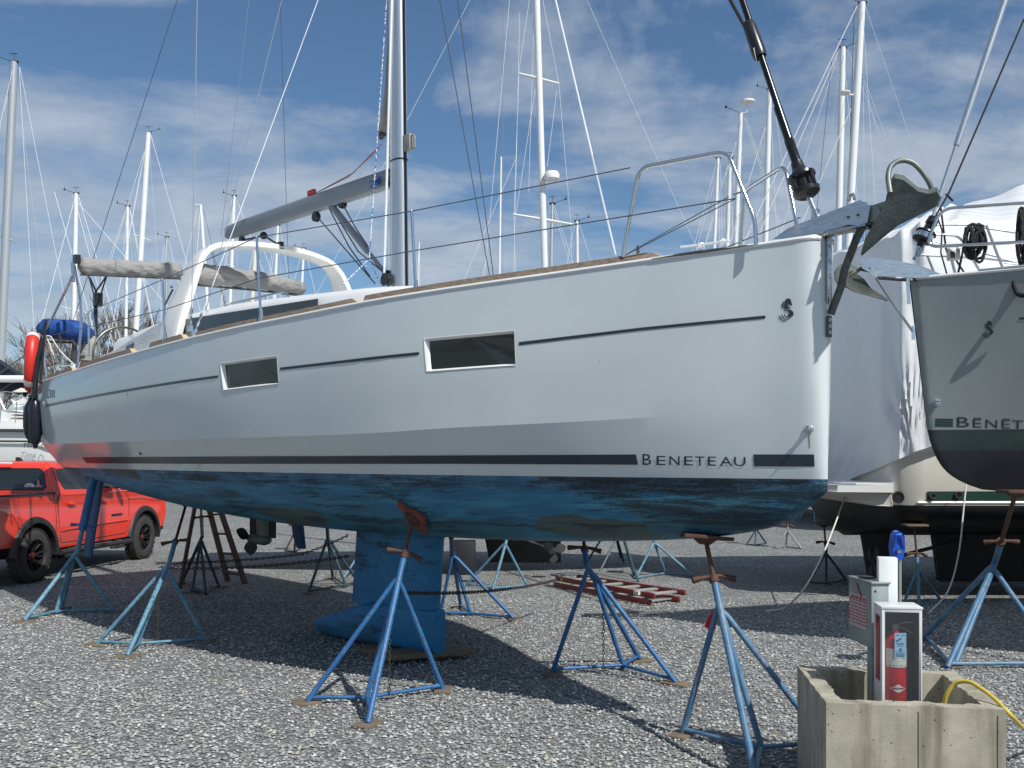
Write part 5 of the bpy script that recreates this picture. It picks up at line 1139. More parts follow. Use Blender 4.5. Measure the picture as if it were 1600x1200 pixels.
def yard_boat(label, x, ytop, xb, yb, wpx, Y, mm='mastwhite', ang=100, hullm='gel2', botm='greybottom', spr=(), head='vane', lines=(), L_=10.5, zoff=0, keel=True, sprl=.95, wr=None, extra=None, boomy=None):
    top = W(x, ytop, Y); base = W(xb, yb, Y); dr = (base.x-top.x)/(base.z-top.z); x0 = base.x+(0-base.z)*dr*0; z0 = 2.35
    bx = top.x+(z0-top.z)*dr; root = thing('sailboat', Vector((bx, Y, 0)), label, 'sailboat', 'sailboats laid up around the yard', rz=R(ang))
    iv = WM(root).inverted(); tl = iv@top; bl = iv@Vector((bx,Y,z0)); q = MB(); simple_hull(q, L_, L_*.32, 2.55+zoff, 1.55+zoff, .95+zoff); off = -L_*.42
    q.v = [(a+off, b, c) for a, b, c in q.v]; q.build('hull', [M[hullm], M[botm]], root, world=False, smooth=45)
    q = MB(); q.loft([[Vector((off+L_*.26+c*L_*.5, (1 if k < 3 else -1)*w_, z)) for k, (c, w_, z) in enumerate(((0,.5,2.4+zoff),(.02,.5,2.75+zoff),(.98,.8,2.85+zoff),(.98,.8,2.85+zoff),(.02,.5,2.75+zoff),(0,.5,2.4+zoff)))]], cap=(False,False)) if False else q.box((off+L_*.45,0,2.62+zoff), (L_*.42, L_*.17, .5), taper=.8); q.build('coachroof', M[hullm], root, world=False, bevel=.05)
    if keel:
        q = MB(); rings = [[Vector((off+L_*.40+c_*1.5*(1-.12*t), .09*math.sin(a), lerp(1.1+zoff,.12,t))) for a in [2*math.pi*k/14 for k in range(14)] for c_ in [(1-math.cos(a))/2]] for t in (0,.5,1)]; q.loft(rings); q.build('keel', M[botm], root, world=False, smooth=50)
        q = MB(); rings = [[Vector((off+L_*.92+c_*.5, .04*math.sin(a), lerp(1.5+zoff,.55,t))) for a in [2*math.pi*k/10 for k in range(10)] for c_ in [(1-math.cos(a))/2]] for t in (0,1)]; q.loft(rings); q.build('rudder', M[botm], root, world=False, smooth=50)
    rw = max(.035, wpx/2*Y/F); q = MB(); q.tube([bl, lerp(bl,tl,.8), tl], [rw*1.03,rw,rw*.85], 10); mast = q.build('mast', M[mm], root, world=False, smooth=50)
    wire = M[wr] if wr else M['wirewhite']; hr = WM(root).to_3x3().inverted(); X_ = hr@Vector((1,0,0))
    for (yy, half, tilt) in spr:
        z = HC+(HZ-yy)*Y/F; t = (z-z0)/(tl.z-bl.z); c = lerp(bl,tl,t); ll = half*Y/F
        for sg in (1,-1): q = MB(); q.tube([c, c+X_*sg*ll+Vector((0,0,-sg*tilt*Y/F))], [.03,.02], 6); q.build('spreader', M[mm if tilt < 8 else mm], mast, world=False)
    if head in ('vane','both'):
        q = MB(); s_ = rnd.choice((-1,1)); a = tl+X_*s_*.55+Vector((0,0,.18)); q.tube([tl, a], .010, 4); q.ball(a, .05, 6, 4); q.tube([a, a+Vector((0,0,.16))], .009, 4); q.tube([tl-X_*.12, tl+X_*.14], .05, 5); q.tube([tl, tl+Vector((0,0,.28))], .008, 4); q.tube([tl+Vector((0,0,.28))-X_*.15, tl+Vector((0,0,.28))+X_*.12], .012, 4); q.build('wind_vane', M['black'], mast, world=False)
    if head == 'disc':
        q = MB(); q.tube([tl, tl+X_*.3+Vector((0,0,.05)), tl+X_*.3+Vector((0,0,.5))], .02, 5); q.lathe(tl+X_*.3+Vector((0,0,.5)), (0,0,1), [(0,0),(.34,.02),(.34,.10),(0,.14)], 16); q.build('tv_antenna', M['white'], mast, world=False); q = MB(); q.tube([tl, tl-X_*.7+Vector((0,0,.3))], .012, 4); q.ball(tl-X_*.7+Vector((0,0,.3)), .07, 6, 4); q.build('wind_vane', M['black'], mast, world=False)
    if head == 'radarhi':
        q = MB(); q.tube([tl-X_*.3,tl+X_*.0], .03, 5); q.build('antenna', M['white'], mast, world=False)
    for ln in lines:
        x1,y1,x2,y2 = ln[:4]
        if (Y > 25 or y2 >= 400) and y2 < 700: ye = HZ-(2.55+zoff-HC)*F/Y; x2 = x2+(x2-x1)*(ye-y2)/(y2-y1); y2 = ye
        wires(root, [(iv@W(x1,y1,Y), iv@W(x2,y2,Y))], M[ln[4]] if len(ln) > 4 else wire, r=(ln[5] if len(ln) > 5 else .36)*Y/F)
    # rig that a boat always carries
    fz = tl*1.0; wires(root, [(tl, Vector((off+.1,0,2.6+zoff))), (tl, Vector((off+L_*.99,0,2.4+zoff)))], wire, r=.30*Y/F)
    q = MB(); q.tube([bl+Vector((.1,0,1.0)), bl+Vector((L_*.36,0,1.1))], .08, 8); q.build('boom', M[mm], root, world=False, smooth=50)
    for sx in (.3,.72):
        for sg in (1,-1):
            b_ = Vector((off+L_*sx, sg*1.5, 0)); tp = Vector((off+L_*sx, sg*.95, 1.22+zoff)); q = MB()
            for k in range(3): a = 2*math.pi*k/3; q.tube([b_+Vector((.45*math.cos(a),.45*math.sin(a),.01)), b_+(tp-b_)*.72], .02, 5)
            q.tube([b_+(tp-b_)*.7, tp], .025, 6); w3 = WM(root); o = q.build('boat_stand', M['stand_dark'] if rnd.random() < .5 else M['stand_pale'], None, smooth=50, world=False)
            for v in o.data.vertices: v.co = w3@v.co-w3@b_
            o.location = w3@b_; tag(o, 'small blue boat stand under one of the laid-up boats in the background', 'boat stand', 'stands under the background boats')
    return root, iv, tl, bl, mast
yard_boat('sailboat at the far left edge whose mast stands tallest there, with dark spreaders', 22,97, 2,540, 13, 32, 'mastgrey', 95, spr=((372,14,5),), lines=((31,105,112,525),(30,105,52,498),(22,108,-30,330),(14,145,8,360)))
yard_boat('sailboat whose white mast rises behind the blue canvas cover', 119,302, 115,520, 7.5, 46, 'mastwhite', 80, spr=((484,20,5),), lines=((123,308,185,520),(122,330,172,520),(112,305,80,268),(85,300,112,395)))
yard_boat('sailboat with a slim white mast close left of the tall mast behind the bimini', 199.5,322, 197,500, 5, 52, 'mastwhite', 100, spr=((470,12,3),), lines=((203,326,218,400),(196,330,172,400),(203,330,240,520)))
yard_boat('sailboat whose tall white mast crosses the left half of the folded bimini', 232,207, 212,520, 9, 48, 'mastwhite', 90, spr=((371,14,5),), lines=((236,212,300,440),(229,225,200,320),(228,220,208,330),(222,430,240,510)))
yard_boat('sailboat with a low grey mast just left of the white arch', 260.5,370, 260,470, 4.5, 60, 'mastgrey', 100, lines=((264,376,276,430),(257,380,245,470)))
yard_boat('sailboat with a white mast leaning left seen inside the left side of the arch', 313.5,320, 325,490, 5.5, 50, 'mastwhite', 85, lines=((317,325,340,420,'wiredark'),(330,390,350,470,'wiredark',.8),(309,325,280,450)), head='radarhi')
yard_boat('sailboat whose white mast stands just right of the leaning mast inside the arch', 366,306, 359,480, 5.8, 50, 'mastwhite', 95, spr=((415,6,2),), lines=((370,312,395,380),(362,312,345,470)))
yard_boat('sailboat with a thick cream mast rising behind the sprayhood', 400,372, 394,470, 7, 44, 'mastcream', 90, head=None, lines=((405,372,430,440),))
yard_boat('sailboat with a thin pale mast right of the cream one', 434,352, 430,440, 5, 55, 'mastwhite', 90, lines=((438,356,450,430),(430,356,420,430)))
yard_boat('sailboat with a short thin mast at the right foot of the arch', 474.5,388, 472,440, 4.5, 60, 'mastwhite', 100, lines=((477,392,486,430),(472,392,462,430)))
yard_boat('sailboat with a pencil thin mast halfway between the two big masts', 783,245, 780.5,425, 3.2, 52, 'mastwhite', 90, head=None, lines=((785,-60,786,430,'wire'),(798,-20,758,420),(812,20,803,410),(760,405,830,120),(805,250,835,180)))
b13 = yard_boat('sailboat with a tall mast carrying a white radar dome and two pairs of spreaders', 833,-190, 851,415, 10.5, 18.0, 'mastwhite', 178, spr=((123,31,8),(343,47,8)), zoff=-.10, botm='darkbottom', lines=((827,0,811,108),(811,108,803,340),(835,0,826,300),(803,336,805,420),(873,130,892,352),(848,0,873,130),(838,128,806,335),(892,352,893,400),(870,140,855,260)), L_=10.2)
q = MB(); c = W(862,277,17.9); iv = b13[1]; q.lathe(c-Vector((0,0,.06)), (0,0,1), [(0,0),(.10,0),(.14,.03),(.145,.10),(.12,.155),(0,.17)], 20); q.tube([W(848,278,18), c-Vector((0,0,.06))], .02, 6); q.build('radar_dome', M['white'], b13[0])
yard_boat('sailboat with a dark grey mast topped by a black light, right of the radar mast', 863,318, 861,410, 5, 40, 'mastgrey', 90, lines=((866,322,893,405),(865,328,888,405),(860,322,852,400)))
yard_boat('sailboat with a short white mast between the radar mast and the pulpit', 901.5,345, 902,405, 5.2, 46, 'mastwhite', 90, lines=((905,350,921,400),(898,350,888,400)))
yard_boat('sailboat with the leftmost of the white masts inside the pulpit hoop', 1122,247, 1116,385, 5.5, 50, 'mastwhite', 90, lines=((1119,256,1083,390),(1115,290,1088,390),(1126,256,1128,380)))
yard_boat('sailboat whose white mast is second from the left inside the pulpit hoop', 1141,247, 1136,385, 6.5, 48, 'mastwhite', 90, lines=((1138,255,1100,390),(1146,250,1152,380)))
yard_boat('sailboat with a round antenna on top of its mast behind the pulpit', 1157.5,177, 1149,385, 7.5, 46, 'mastwhite', 90, head='disc', lines=((1150,222,1140,255,'wirewhite',.6),(1165,182,1190,260),(1163,185,1200,300)))
yard_boat('sailboat whose mast stands between the pulpit hoops and the black furler', 1202.5,140, 1196,380, 8.5, 44, 'mastwhite', 90, lines=((1197,195,1165,300,'wirewhite',.6),(1208,150,1240,380),(1197,330,1150,395)))
yard_boat('sailboat with a white mast and vane close left of the tallest right mast', 1317,74, 1311,330, 10.5, 34, 'mastwhite', 90, lines=((1309,82,1180,380,'wirewhite',.7),(1308,90,1215,380),(1324,78,1348,140),(1300,90,1280,290,'wiredark',.4)))
b20 = yard_boat('sailboat with the tallest thick white mast right of the furler, radome halfway up', 1347,4, 1328,330, 12.5, 30, 'mastwhite', 90, head='both', spr=(), lines=((1339,10,1195,310,'wirewhite',.8),(1332,165,1265,320,'wirewhite',.7),(1349,120,1412,290),(1352,10,1440,270),(1335,8,1326,300,'wiredark',.5),(1349,125,1390,280),(1349,130,1350,300)))
q = MB(); q.lathe(W(1320,147,29.8), (0,0,1), [(0,0),(.14,0),(.17,.03),(.17,.06),(0,.09)], 14); q.tube([W(1322,147,29.8), W(1336,149,30)], .03, 5); q.build('radome', M['white'], b20[0])
yard_boat('sailboat with a thin white aerial mast right beside the big mast', 655,378, 654,436, 2.4, 60, 'mastwhite', 90, head=None)
# stands seen under and beyond the hull
G3 = 'boat stands in the yard'
def S2(label, A, B_, Cc, J, mt, up=.5, **k):
    f = [G(*A), G(*Cc)]; b = G(*B_); Yj = (f[0].y+f[1].y+b.y)/3; j = W(J[0],J[1],Yj); return stand(label, f, None, b, j, j+Vector((0,.12,up)), mt, pad='padwood', blocks=False, r=.022, **k)
S2('pale blue stand seen right of the keel behind the dark chain', (728,916),(770,923),(824,918),(791,846),'stand_pale',.35)
S2('light blue stand beyond the stepladder under the bow', (993,905),(1040,898),(1085,903),(1022,846),'stand_pale',.35)
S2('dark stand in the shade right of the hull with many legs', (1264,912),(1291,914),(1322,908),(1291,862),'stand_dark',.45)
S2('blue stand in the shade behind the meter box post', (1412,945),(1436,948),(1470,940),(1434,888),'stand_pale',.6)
S2('small reddish stand far behind left of the keel', (446,862),(460,864),(470,858),(462,828),'rust',.3)
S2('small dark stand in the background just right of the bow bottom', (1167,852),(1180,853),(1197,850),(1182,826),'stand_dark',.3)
S2('small grey stand in the background between the bow and the dark stand', (1212,857),(1228,855),(1252,858),(1231,828),'dull',.3)
S('big weathered blue stand holding up the second boat at the right edge', (1442,1000), (1660,1045), (1480,1046), (1492,1042), (1555,878), W(1588,768,8.8), -1, 'stand_worn', r=.03, handle=Vector((1,-.2,0)), padsz=.26, pad='rust')
# yard clutter beyond the stepladder: yellow rope, propeller, dark keel blocks
q = MB(); rr = random.Random(4); base = G(836,858)
for k in range(5): q.tube([base+Vector((.35*math.cos(a)+rr.uniform(-.1,.1), .18*math.sin(a), .06+.05*k+.1*math.sin(a*2+k))) for a in [2*math.pi*i/12 for i in range(12)]], .02, 5, closed=True)
tag(q.build('yellow_rope', M['ropeyellow'], smooth=60), 'coil of yellow rope on the gravel under the far boat', 'rope')
q = MB(); q.box(W(723,872,17.2), (.45,.3,.62)); o = q.build('keel_support', M['blackbottom'], bevel=.02); tag(o, 'dark timber cribbing behind the right edge of the keel', 'cribbing')
pp = W(866,861,16.5); q = MB()
for k in range(3):
    a0 = 2*math.pi*k/3+.4; r = []
    for i in range(7): t = i/6; rr_ = lerp(.03,.21,t); wd = .08*math.sin(math.pi*(.12+.8*t)); c = pp+Vector((rr_*math.cos(a0), 0, rr_*math.sin(a0))); tn = Vector((-math.sin(a0), .4, math.cos(a0))); r.append([c-tn*wd, c+Vector((0,.006,0)), c+tn*wd, c-Vector((0,.006,0))])
    q.loft(r)
q.tube([pp-Vector((.05,.1,0)), pp+Vector((0,.05,0))], .05, 8); q.tube([pp+Vector((0,.05,0)), pp+Vector((-.5,.2,.18))], .03, 6); q.build('propeller', M['darkbottom'], b13[0])
# ------------------------------------------------------------------ second boat on the right (bow towards us)
T2 = R(-4); O2 = Vector((4.05, 9.95, 0)); U2 = Vector((math.cos(T2), math.sin(T2), 0)); N2 = Vector((-U2.y, U2.x, 0))
b2 = thing('sailboat', O2, 'grey shaded sailboat whose bow enters from the right edge with a polished anchor roller', 'sailboat', rz=T2)
ZS2, ZW2 = 2.077+276*9.95/F, 2.077+41*9.95/F
def rake2(z): return interp(z, [1.50,1.62,1.72,1.82,1.95,2.15,2.34,3.0,3.95], [2.6,1.35,.80,.52,.35,.24,.19,.11,0])
def zb2f(t): return interp(t, [0,.3,.8,1.6,3,6,9,11.5], [1.74,1.70,1.62,1.55,1.48,1.45,1.6,1.9])
def half2(t, z):
    bs = interp(t, [0,.03,.12,.5,1,2,3,4.5,6,9,11.5], [0.02,.07,.12,.33,.60,1.08,1.45,1.80,1.95,1.9,1.65]); k = (ZS2-z)/(ZS2-ZW2); fl = .40*math.exp(-t/2.0)+.10
    if k <= 1: return bs*(1-fl*k)
    zb = zb2f(t); a = min(1,(ZW2-z)/(ZW2-zb)); return bs*(1-fl)*max(0,1-a**2.4)**.6
def B2(t, z, off=0, sg=-1):
    x = rake2(z)+t; y = sg*(half2(t, z)+off); return O2+U2*x+N2*y+Vector((0,0,z))
q = MB(); st2 = [0,.01,.03,.06,.12,.22,.35,.5,.7,1,1.4,1.9,2.5,3.2,4,5,6.5,8,9.5,11]
def rows2(t):
    zb = zb2f(t); zz_ = [lerp(ZS2, ZW2, i/8) for i in range(9)]+[ZW2-.10, ZW2-.21]; zl = zz_[-1]; return zz_+[lerp(zl, zb, i/9) for i in range(1,10)]
for sg in (-1,1):
    vs = []; fs = []; ms = []
    for t in st2:
        for z in rows2(t): vs.append(B2(t, z, 0, sg))
    n = len(rows2(0))
    for i in range(len(st2)-1):
        for j in range(n-1): a = i*n+j; fs.append((a,a+1,a+1+n,a+n)); ms.append(0 if j < 8 else 1 if j < 10 else 2)
    o = len(q.v); q.v += [tuple(p) for p in vs]; q.f += [tuple(o+k for k in f) for f in fs]; q.m += ms
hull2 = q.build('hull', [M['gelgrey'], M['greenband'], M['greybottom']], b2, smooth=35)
q = MB(); vs = []; fs = []
for t in st2: vs += [B2(t, ZS2-.01, -.01, -1), B2(t, ZS2-.01, -.01, 1)]
for i in range(len(st2)-1): fs.append((2*i,2*i+1,2*i+3,2*i+2))
q.add(vs, fs); q.build('deck', M['deckwhite'], b2)
q = MB(); q.tube([B2(t, ZS2+.0, .0, -1) for t in st2[2:]], .018, 8); q.build('toe_rail', M['deckwhite'], b2)
q = MB(); q.tube([B2(t, ZS2+.02, .002, -1) for t in (.55,.9,1.4,2.2,3,4)], .014, 6); q.build('toe_rail', M['alu'], b2)
q = MB(); rings = [[O2+U2*(4.0+c_*1.7+.1*t)+N2*.1*math.sin(a)+Vector((0,0,lerp(1.6,.12,t))) for a in [2*math.pi*k/14 for k in range(14)] for c_ in [(1-math.cos(a))/2]] for t in (0,1)]; q.loft(rings); q.build('keel', M['greybottom'], b2, smooth=50)
def pick2(x, y):
    t, z = .5, 3.0
    for _ in range(50):
        lo, hi = 0.0, 6.0
        for _k in range(26):
            m_ = (lo+hi)/2; p = B2(m_, z); lo, hi = (m_, hi) if 800+F*p.x/p.y < x else (lo, m_)
        t = lo; p = B2(t, z); z = z*.5+.5*(HC+(HZ-y)*p.y/F)
    return t, z
def sk2(x, y, off=.003): t, z = pick2(x, y); return B2(t, z, off)
V, Fc = layout([('B',1.0,1495,1514),('E',.84,1520,1533.5),('N',.84,1540,1558),('E',.84,1565,1578),('T',.84,1581,1599),('E',.84,1604,1617),('A',.84,1621,1640),('U',.84,1644,1661)])
vs = [sk2(x, lerp(667,672,(x-1495)/166)-y*15.5) for x, y in V]; q = MB(); q.add(vs, Fc); q.build('lettering', M['decal'], hull2, smooth=None, recalc=False)
for x0, x1, y0 in ((1521,1533,652.5),(1566,1578,654)):
    q = MB(); q.add([sk2(x0,y0),sk2(x1,y0+.3),sk2(x1,y0+1.9),sk2(x0,y0+1.6)], [(0,1,2,3)]); q.build('macron', M['decal'], hull2, smooth=None)
for a, b in ((654,657.6),(658.4,662),(662.8,666.5)):
    q = MB(); q.add([sk2(1461,a),sk2(1475,a+.1),sk2(1489,a+.2),sk2(1489,b+.2),sk2(1475,b+.1),sk2(1461,b)], [(0,1,4,5),(1,2,3,4)]); q.build('stripe', M['decalgreen'], hull2, smooth=None)
q = MB(); q.add([sk2(1592,496),sk2(1610,496),sk2(1640,496.5),sk2(1640,500),sk2(1610,499.6),sk2(1592,499.4)], [(0,1,4,5),(1,2,3,4)]); q.build('stripe', M['decal'], hull2, smooth=None)
def sk2m(x, y): return sk2(1530.5+(x-1216.5)*-.0+(x-1216.5)*.72, 489+(y-466)*.74)
for poly in EMB: pass
emblem(lambda x, y: sk2(1530.0+(x-1220)*.74+7, 489+(y-466)*.74+12), 'emblem', M['decal'], hull2)
c = sk2(1463,630,0); q = MB(); q.lathe(c, (-.35,-.93,0), [(.032,0),(.032,.005),(.02,.012),(.012,.014),(0,.014)], 14); q.box(c+Vector((0,-.02,.03)), (.06,.03,.012)); q.tube([c+Vector((0,-.01,0)), c+Vector((0,-.03,-.035))], [.022,.006], 8); q.build('tow_eye', M['steel'], hull2)
Y2 = 9.85
def w2(x, y, dy=0): return W(x, y, Y2+dy)
q = MB(); rp = [(1345,405),(1352,402),(1372,403),(1400,407),(1430,413),(1452,420),(1476,431),(1478,434),(1420,434),(1376,431),(1366,433),(1356,424),(1347,419)]
q.prism([w2(x,y,-.06) for x,y in rp], (0,.006,0)); q.prism([w2(x,y,.06) for x,y in rp], (0,.006,0)); rl2 = q.build('bow_roller', M['steelbrush'], b2, smooth=30)
q = MB(); q.tube([w2(1372,434,-.03), w2(1425,438,-.03)], .018, 8); q.tube([w2(1400,436,.03), w2(1440,437,.03)], .02, 8); q.build('roller_brace', M['strap'], rl2); q = MB(); q.lathe(w2(1361,418,-.068), (0,-1,0), [(.014,0),(.014,.006),(0,.008)], 10); q.build('bolt', M['steel'], rl2)
q = MB(); q.tube([w2(1369,434,-.03), w2(1398,478,-.03), w2(1426,518,-.03)], .014, 8); q.box(w2(1427,520,-.03), (.03,.02,.14)); q.box(w2(1419,455,-.05), (.03,.02,.26), Matrix.Rotation(-.06,3,'Y')); q.build('bobstay', M['steel'], b2)
a2 = thing('anchor', w2(1345,440), 'dark claw anchor on the polished roller of the second boat, right of the big bow', 'anchor')
q = MB(); q.prism([w2(x,y,-.10) for x,y in ((1309,417),(1314,413),(1320,417),(1328,424),(1322,434),(1312,446),(1306,436),(1305,425))], (0,.03,0)); q.prism([w2(x,y,-.08) for x,y in ((1322,424),(1335,438),(1352,445),(1388,469),(1360,462),(1338,456),(1322,448))], (0,.03,0)); q.prism([w2(x,y,.08) for x,y in ((1326,420),(1350,436),(1362,452),(1384,468),(1350,455),(1325,438))], (0,.03,0)); q.add([w2(1309,417,-.1),w2(1328,424,-.1),w2(1340,418,.1),w2(1322,408,.1)], [(0,1,2,3)]); q.build('claw', M['anchorgrey'], a2, smooth=30, bevel=.004)
q = MB(); q.tube([w2(1325,432), w2(1345,420), w2(1372,425), w2(1400,428)], .022, 6); q.build('shank', M['anchorgrey'], a2)
def T2b(pts, r, name, m, par=None, dy=0, **k): q = MB(); q.tube([w2(p[0],p[1],(p[2] if len(p) > 2 else 0)+dy) for p in pts], r, 8, **k); return q.build(name, M[m], par or b2, smooth=60)
def f2(pts, r, rad, name, m, dy=0): q = MB(); q.tube(fillet([w2(p[0],p[1],(p[2] if len(p) > 2 else 0)+dy) for p in pts], rad, 8), r, 10); return q.build(name, M[m], b2, smooth=60)
f2([(1680,312,-.6),(1470,326,-.1),(1446,386,-.1),(1680,374,-.6)], .0165, .13, 'pulpit', 'steel')
f2([(1435,365,.3),(1500,368,.3),(1535,432,.3)], .013, .1, 'pulpit', 'steel'); T2b([(1482,388,-.1),(1494,433,-.1)], .014, 'pulpit_leg', 'steel'); T2b([(1541,352,-.3),(1572,433,-.3)], .013, 'stanchion', 'steel'); T2b([(1449,400,.2),(1462,433,.2)], .012, 'pulpit_leg', 'steel')
T2b([(1430,398,.2),(1530,403,.2),(1600,412,.1)], .012, 'rail', 'steel'); T2b([(1462,352,.2),(1520,352,.2),(1545,358,0),(1600,366,-.1)], .006, 'lifeline', 'wire'); T2b([(1462,378,.1),(1520,392,.1),(1600,413,0)], .006, 'lifeline', 'wire'); T2b([(1570,411,0),(1600,414,0)], .008, 'lifeline', 'wire')
T2b([(1537,424,.2),(1600,425,.2)], .016, 'rail', 'deckwhite')
fs0 = w2(1463,322); fs1 = w2(1572,-5); q = MB(); q.tube([w2(1438,400), lerp(fs0,fs1,-.12), fs0], .016, 8); q.tube([fs0, lerp(fs0,fs1,.29)], .022, 10); q.tube([lerp(fs0,fs1,.29), fs1, fs1+(fs1-fs0)*3.5], .032, 10); frl = q.build('furler_foil', M['alu'], b2, smooth=50)
dd = (w2(1470,330)-w2(1430,405)).normalized(); dc = w2(1445,368); q = MB(); q.lathe(dc-dd*.12, dd, [(0,0),(.03,0),(.035,.05),(.10,.06),(.105,.075),(.06,.08),(.06,.14),(.105,.145),(.10,.16),(.05,.17),(.045,.24),(.06,.25),(.055,.32),(.03,.34),(0,.34)], 20); q.build('furler_drum', M['black'], frl)
q = MB(); q.lathe(dc-dd*.045, dd, [(.085,0),(.088,.06)], 20); q.build('drum_cage', M['steel'], frl, smooth=60); q = MB(); q.tube([w2(1436,385), w2(1432,400), w2(1428,405)], .02, 6); q.build('furler_toggle', M['steel'], frl)
T2b([(1600,30),(1482,303),(1472,320),(1463,335)], .010, 'halyard', 'ropeblack'); T2b([(1478,303),(1489,314)], .012, 'halyard_knot', 'ropeblack'); T2b([(1470,325),(1478,388),(1480,395)], .010, 'line', 'ropeblack'); T2b([(1463,335),(1472,360),(1470,395),(1480,430)], .008, 'line', 'ropeblack')
T2b([(1509,355),(1504,395),(1496,432)], .012, 'line', 'ropeblack'); T2b([(1493,405),(1509,430)], .010, 'line', 'ropeblack')
q = MB(); q.box(w2(1489.5,398,-.12), (.115,.08,.12)); lt = q.build('windlass_box', M['cream'], b2, bevel=.018); q = MB(); q.box(w2(1488.5,398,-.168), (.04,.01,.06)); q.build('switch', M['black'], lt)
rr = random.Random(21)
def coil(cx, cy, wpx, hpx, label, n=9, dy=-.2):
    q = MB()
    for k in range(n):
        ox = rr.uniform(-.28,.28)*wpx; w_ = rr.uniform(.22,.46)*wpx; h_ = rr.uniform(.24,.5)*hpx; pts = [(cx+ox+w_*math.cos(a)*(1+.2*math.sin(a)), cy+h_*math.sin(a)-(.5*hpx-h_), rr.uniform(-.03,.03)) for a in [2*math.pi*i/16 for i in range(16)]]
        q.tube([w2(*p[:2], dy+p[2]) for p in pts], .014, 6, closed=True)
    for k in range(6): q.tube([w2(cx+rr.uniform(-.45,.45)*wpx, cy-hpx*.47+rr.uniform(0,.1)*hpx, dy-.02), w2(cx+rr.uniform(-.3,.3)*wpx, cy-hpx*.18, dy-.04), w2(cx+rr.uniform(-.2,.2)*wpx, cy+hpx*.05, dy-.02)], .018, 6)
    tag(q.build('rope_coil', M['ropeblack'], smooth=60), label, 'rope')
coil(1524,384,30,68,'thick black rope coil hanging on the pulpit right of the cream windlass box', 7); coil(1598,372,18,95,'black rope coil hanging at the very right edge of the picture', 6)
q = MB(); q.tube(fillet([w2(1562,424,-.3), w2(1572,420,-.35), w2(1583,425,-.4), w2(1582,440,-.42), w2(1589,460,-.45), w2(1602,463,-.6), w2(1640,440,-.7)], .05), .022, 8); q.tube([w2(1560,430,-.3), w2(1558,424,-.3), w2(1566,420,-.3), w2(1574,424,-.3)], .018, 8); tag(q.build('mooring_rope', M['ropeblack'], smooth=60), 'black mooring rope looped over the deck edge of the second boat', 'rope')
# ------------------------------------------------------------------ shrink wrapped motor boat behind
YN, YFR = 13.6, 18.0; XT = (1402-800)/F*YN
b3 = thing('motor_boat', Vector((XT+4, (YN+YFR)/2, 0)), 'cream motor yacht in white shrink wrap behind the two bows, green stripe along its side', 'motor boat')
def z3(y, Y=YN): return HC+(HZ-y)*Y/F
zgs = z3(790); q = MB(); zb3 = .85
def ring3(x, ins, top):
    Ya, Yb = YN+ins, YFR-ins; ym = (Ya+Yb)/2; return [Vector((x,Ya,top)),Vector((x,Ya+.0,zgs)),Vector((x,Ya+.10,zgs-.20)),Vector((x,lerp(Ya,ym,.35),lerp(zgs,zb3,.75))),Vector((x,ym,zb3-.05)),Vector((x,lerp(Yb,ym,.35),lerp(zgs,zb3,.75))),Vector((x,Yb-.1,zgs-.20)),Vector((x,Yb,zgs)),Vector((x,Yb,top))]
xs3 = [XT,XT+.02,XT+.12,XT+.4,XT+1.5,XT+4,XT+7,XT+10,XT+12,XT+13.2]; ins3 = [.30,.22,.10,.03,0,0,.1,.6,1.3,2.1]; rs = [ring3(x, i_, 2.12 if x < XT+.9 else 2.4) for x, i_ in zip(xs3, ins3)]; nR = 9
vs = [p for r in rs for p in r]; 
for i in range(len(rs)-1):
    for k in range(nR-1): a = i*nR+k; q.add([vs[a],vs[a+1],vs[a+1+nR],vs[a+nR]], [(0,1,2,3)], 0 if k in (0,7) else 1)
q.add(rs[0], [(0,1,7,8)], 0); q.add(rs[0], [(1,2,3,4,5,6,7)], 1); q.add(rs[-1], [tuple(range(9))], 0); h3 = q.build('hull', [M['cream'], M['blackbottom']], b3, smooth=50)
q = MB(); x0 = XT+.42
q.add([Vector((x0,YN-.004+.02,z3(768))),Vector((XT+1.6,YN-.006,z3(767.5))),Vector((XT+7,YN-.006+.09,z3(767))),Vector((XT+7,YN-.006+.09,z3(782.5))),Vector((XT+1.6,YN-.006,z3(782.5))),Vector((x0,YN-.004+.02,z3(782.5)))], [(0,1,4,5),(1,2,3,4)]); q.build('green_stripe', M['decalgreen'], h3, smooth=None)
q = MB(); q.tube([Vector((XT+.3,YN+.03,z3(785.5))),Vector((XT+1.6,YN-.004,z3(785.5))),Vector((XT+7,YN+.08,z3(785)))], .018, 6); q.build('rub_line', M['white'], h3)
def port3(x, y, r, m1='strap', m2='black', sx=1.0):
    c = W(x,y,YN-.01); q = MB(); q.lathe(c, (0,-1,0), [(r*.72,.002),(r,.004),(r,.02),(r*.72,.02),(r*.70,.002)], 18); o = q.build('port', M[m1], h3); q = MB(); q.lathe(c, (0,-1,0), [(r*.72,0),(r*.72,.006),(0,.006)], 18); q.build('port_hole', M[m2], o)
port3(1457,775,.045); port3(1497,773,.05); port3(1403,777,.085,'black','black')
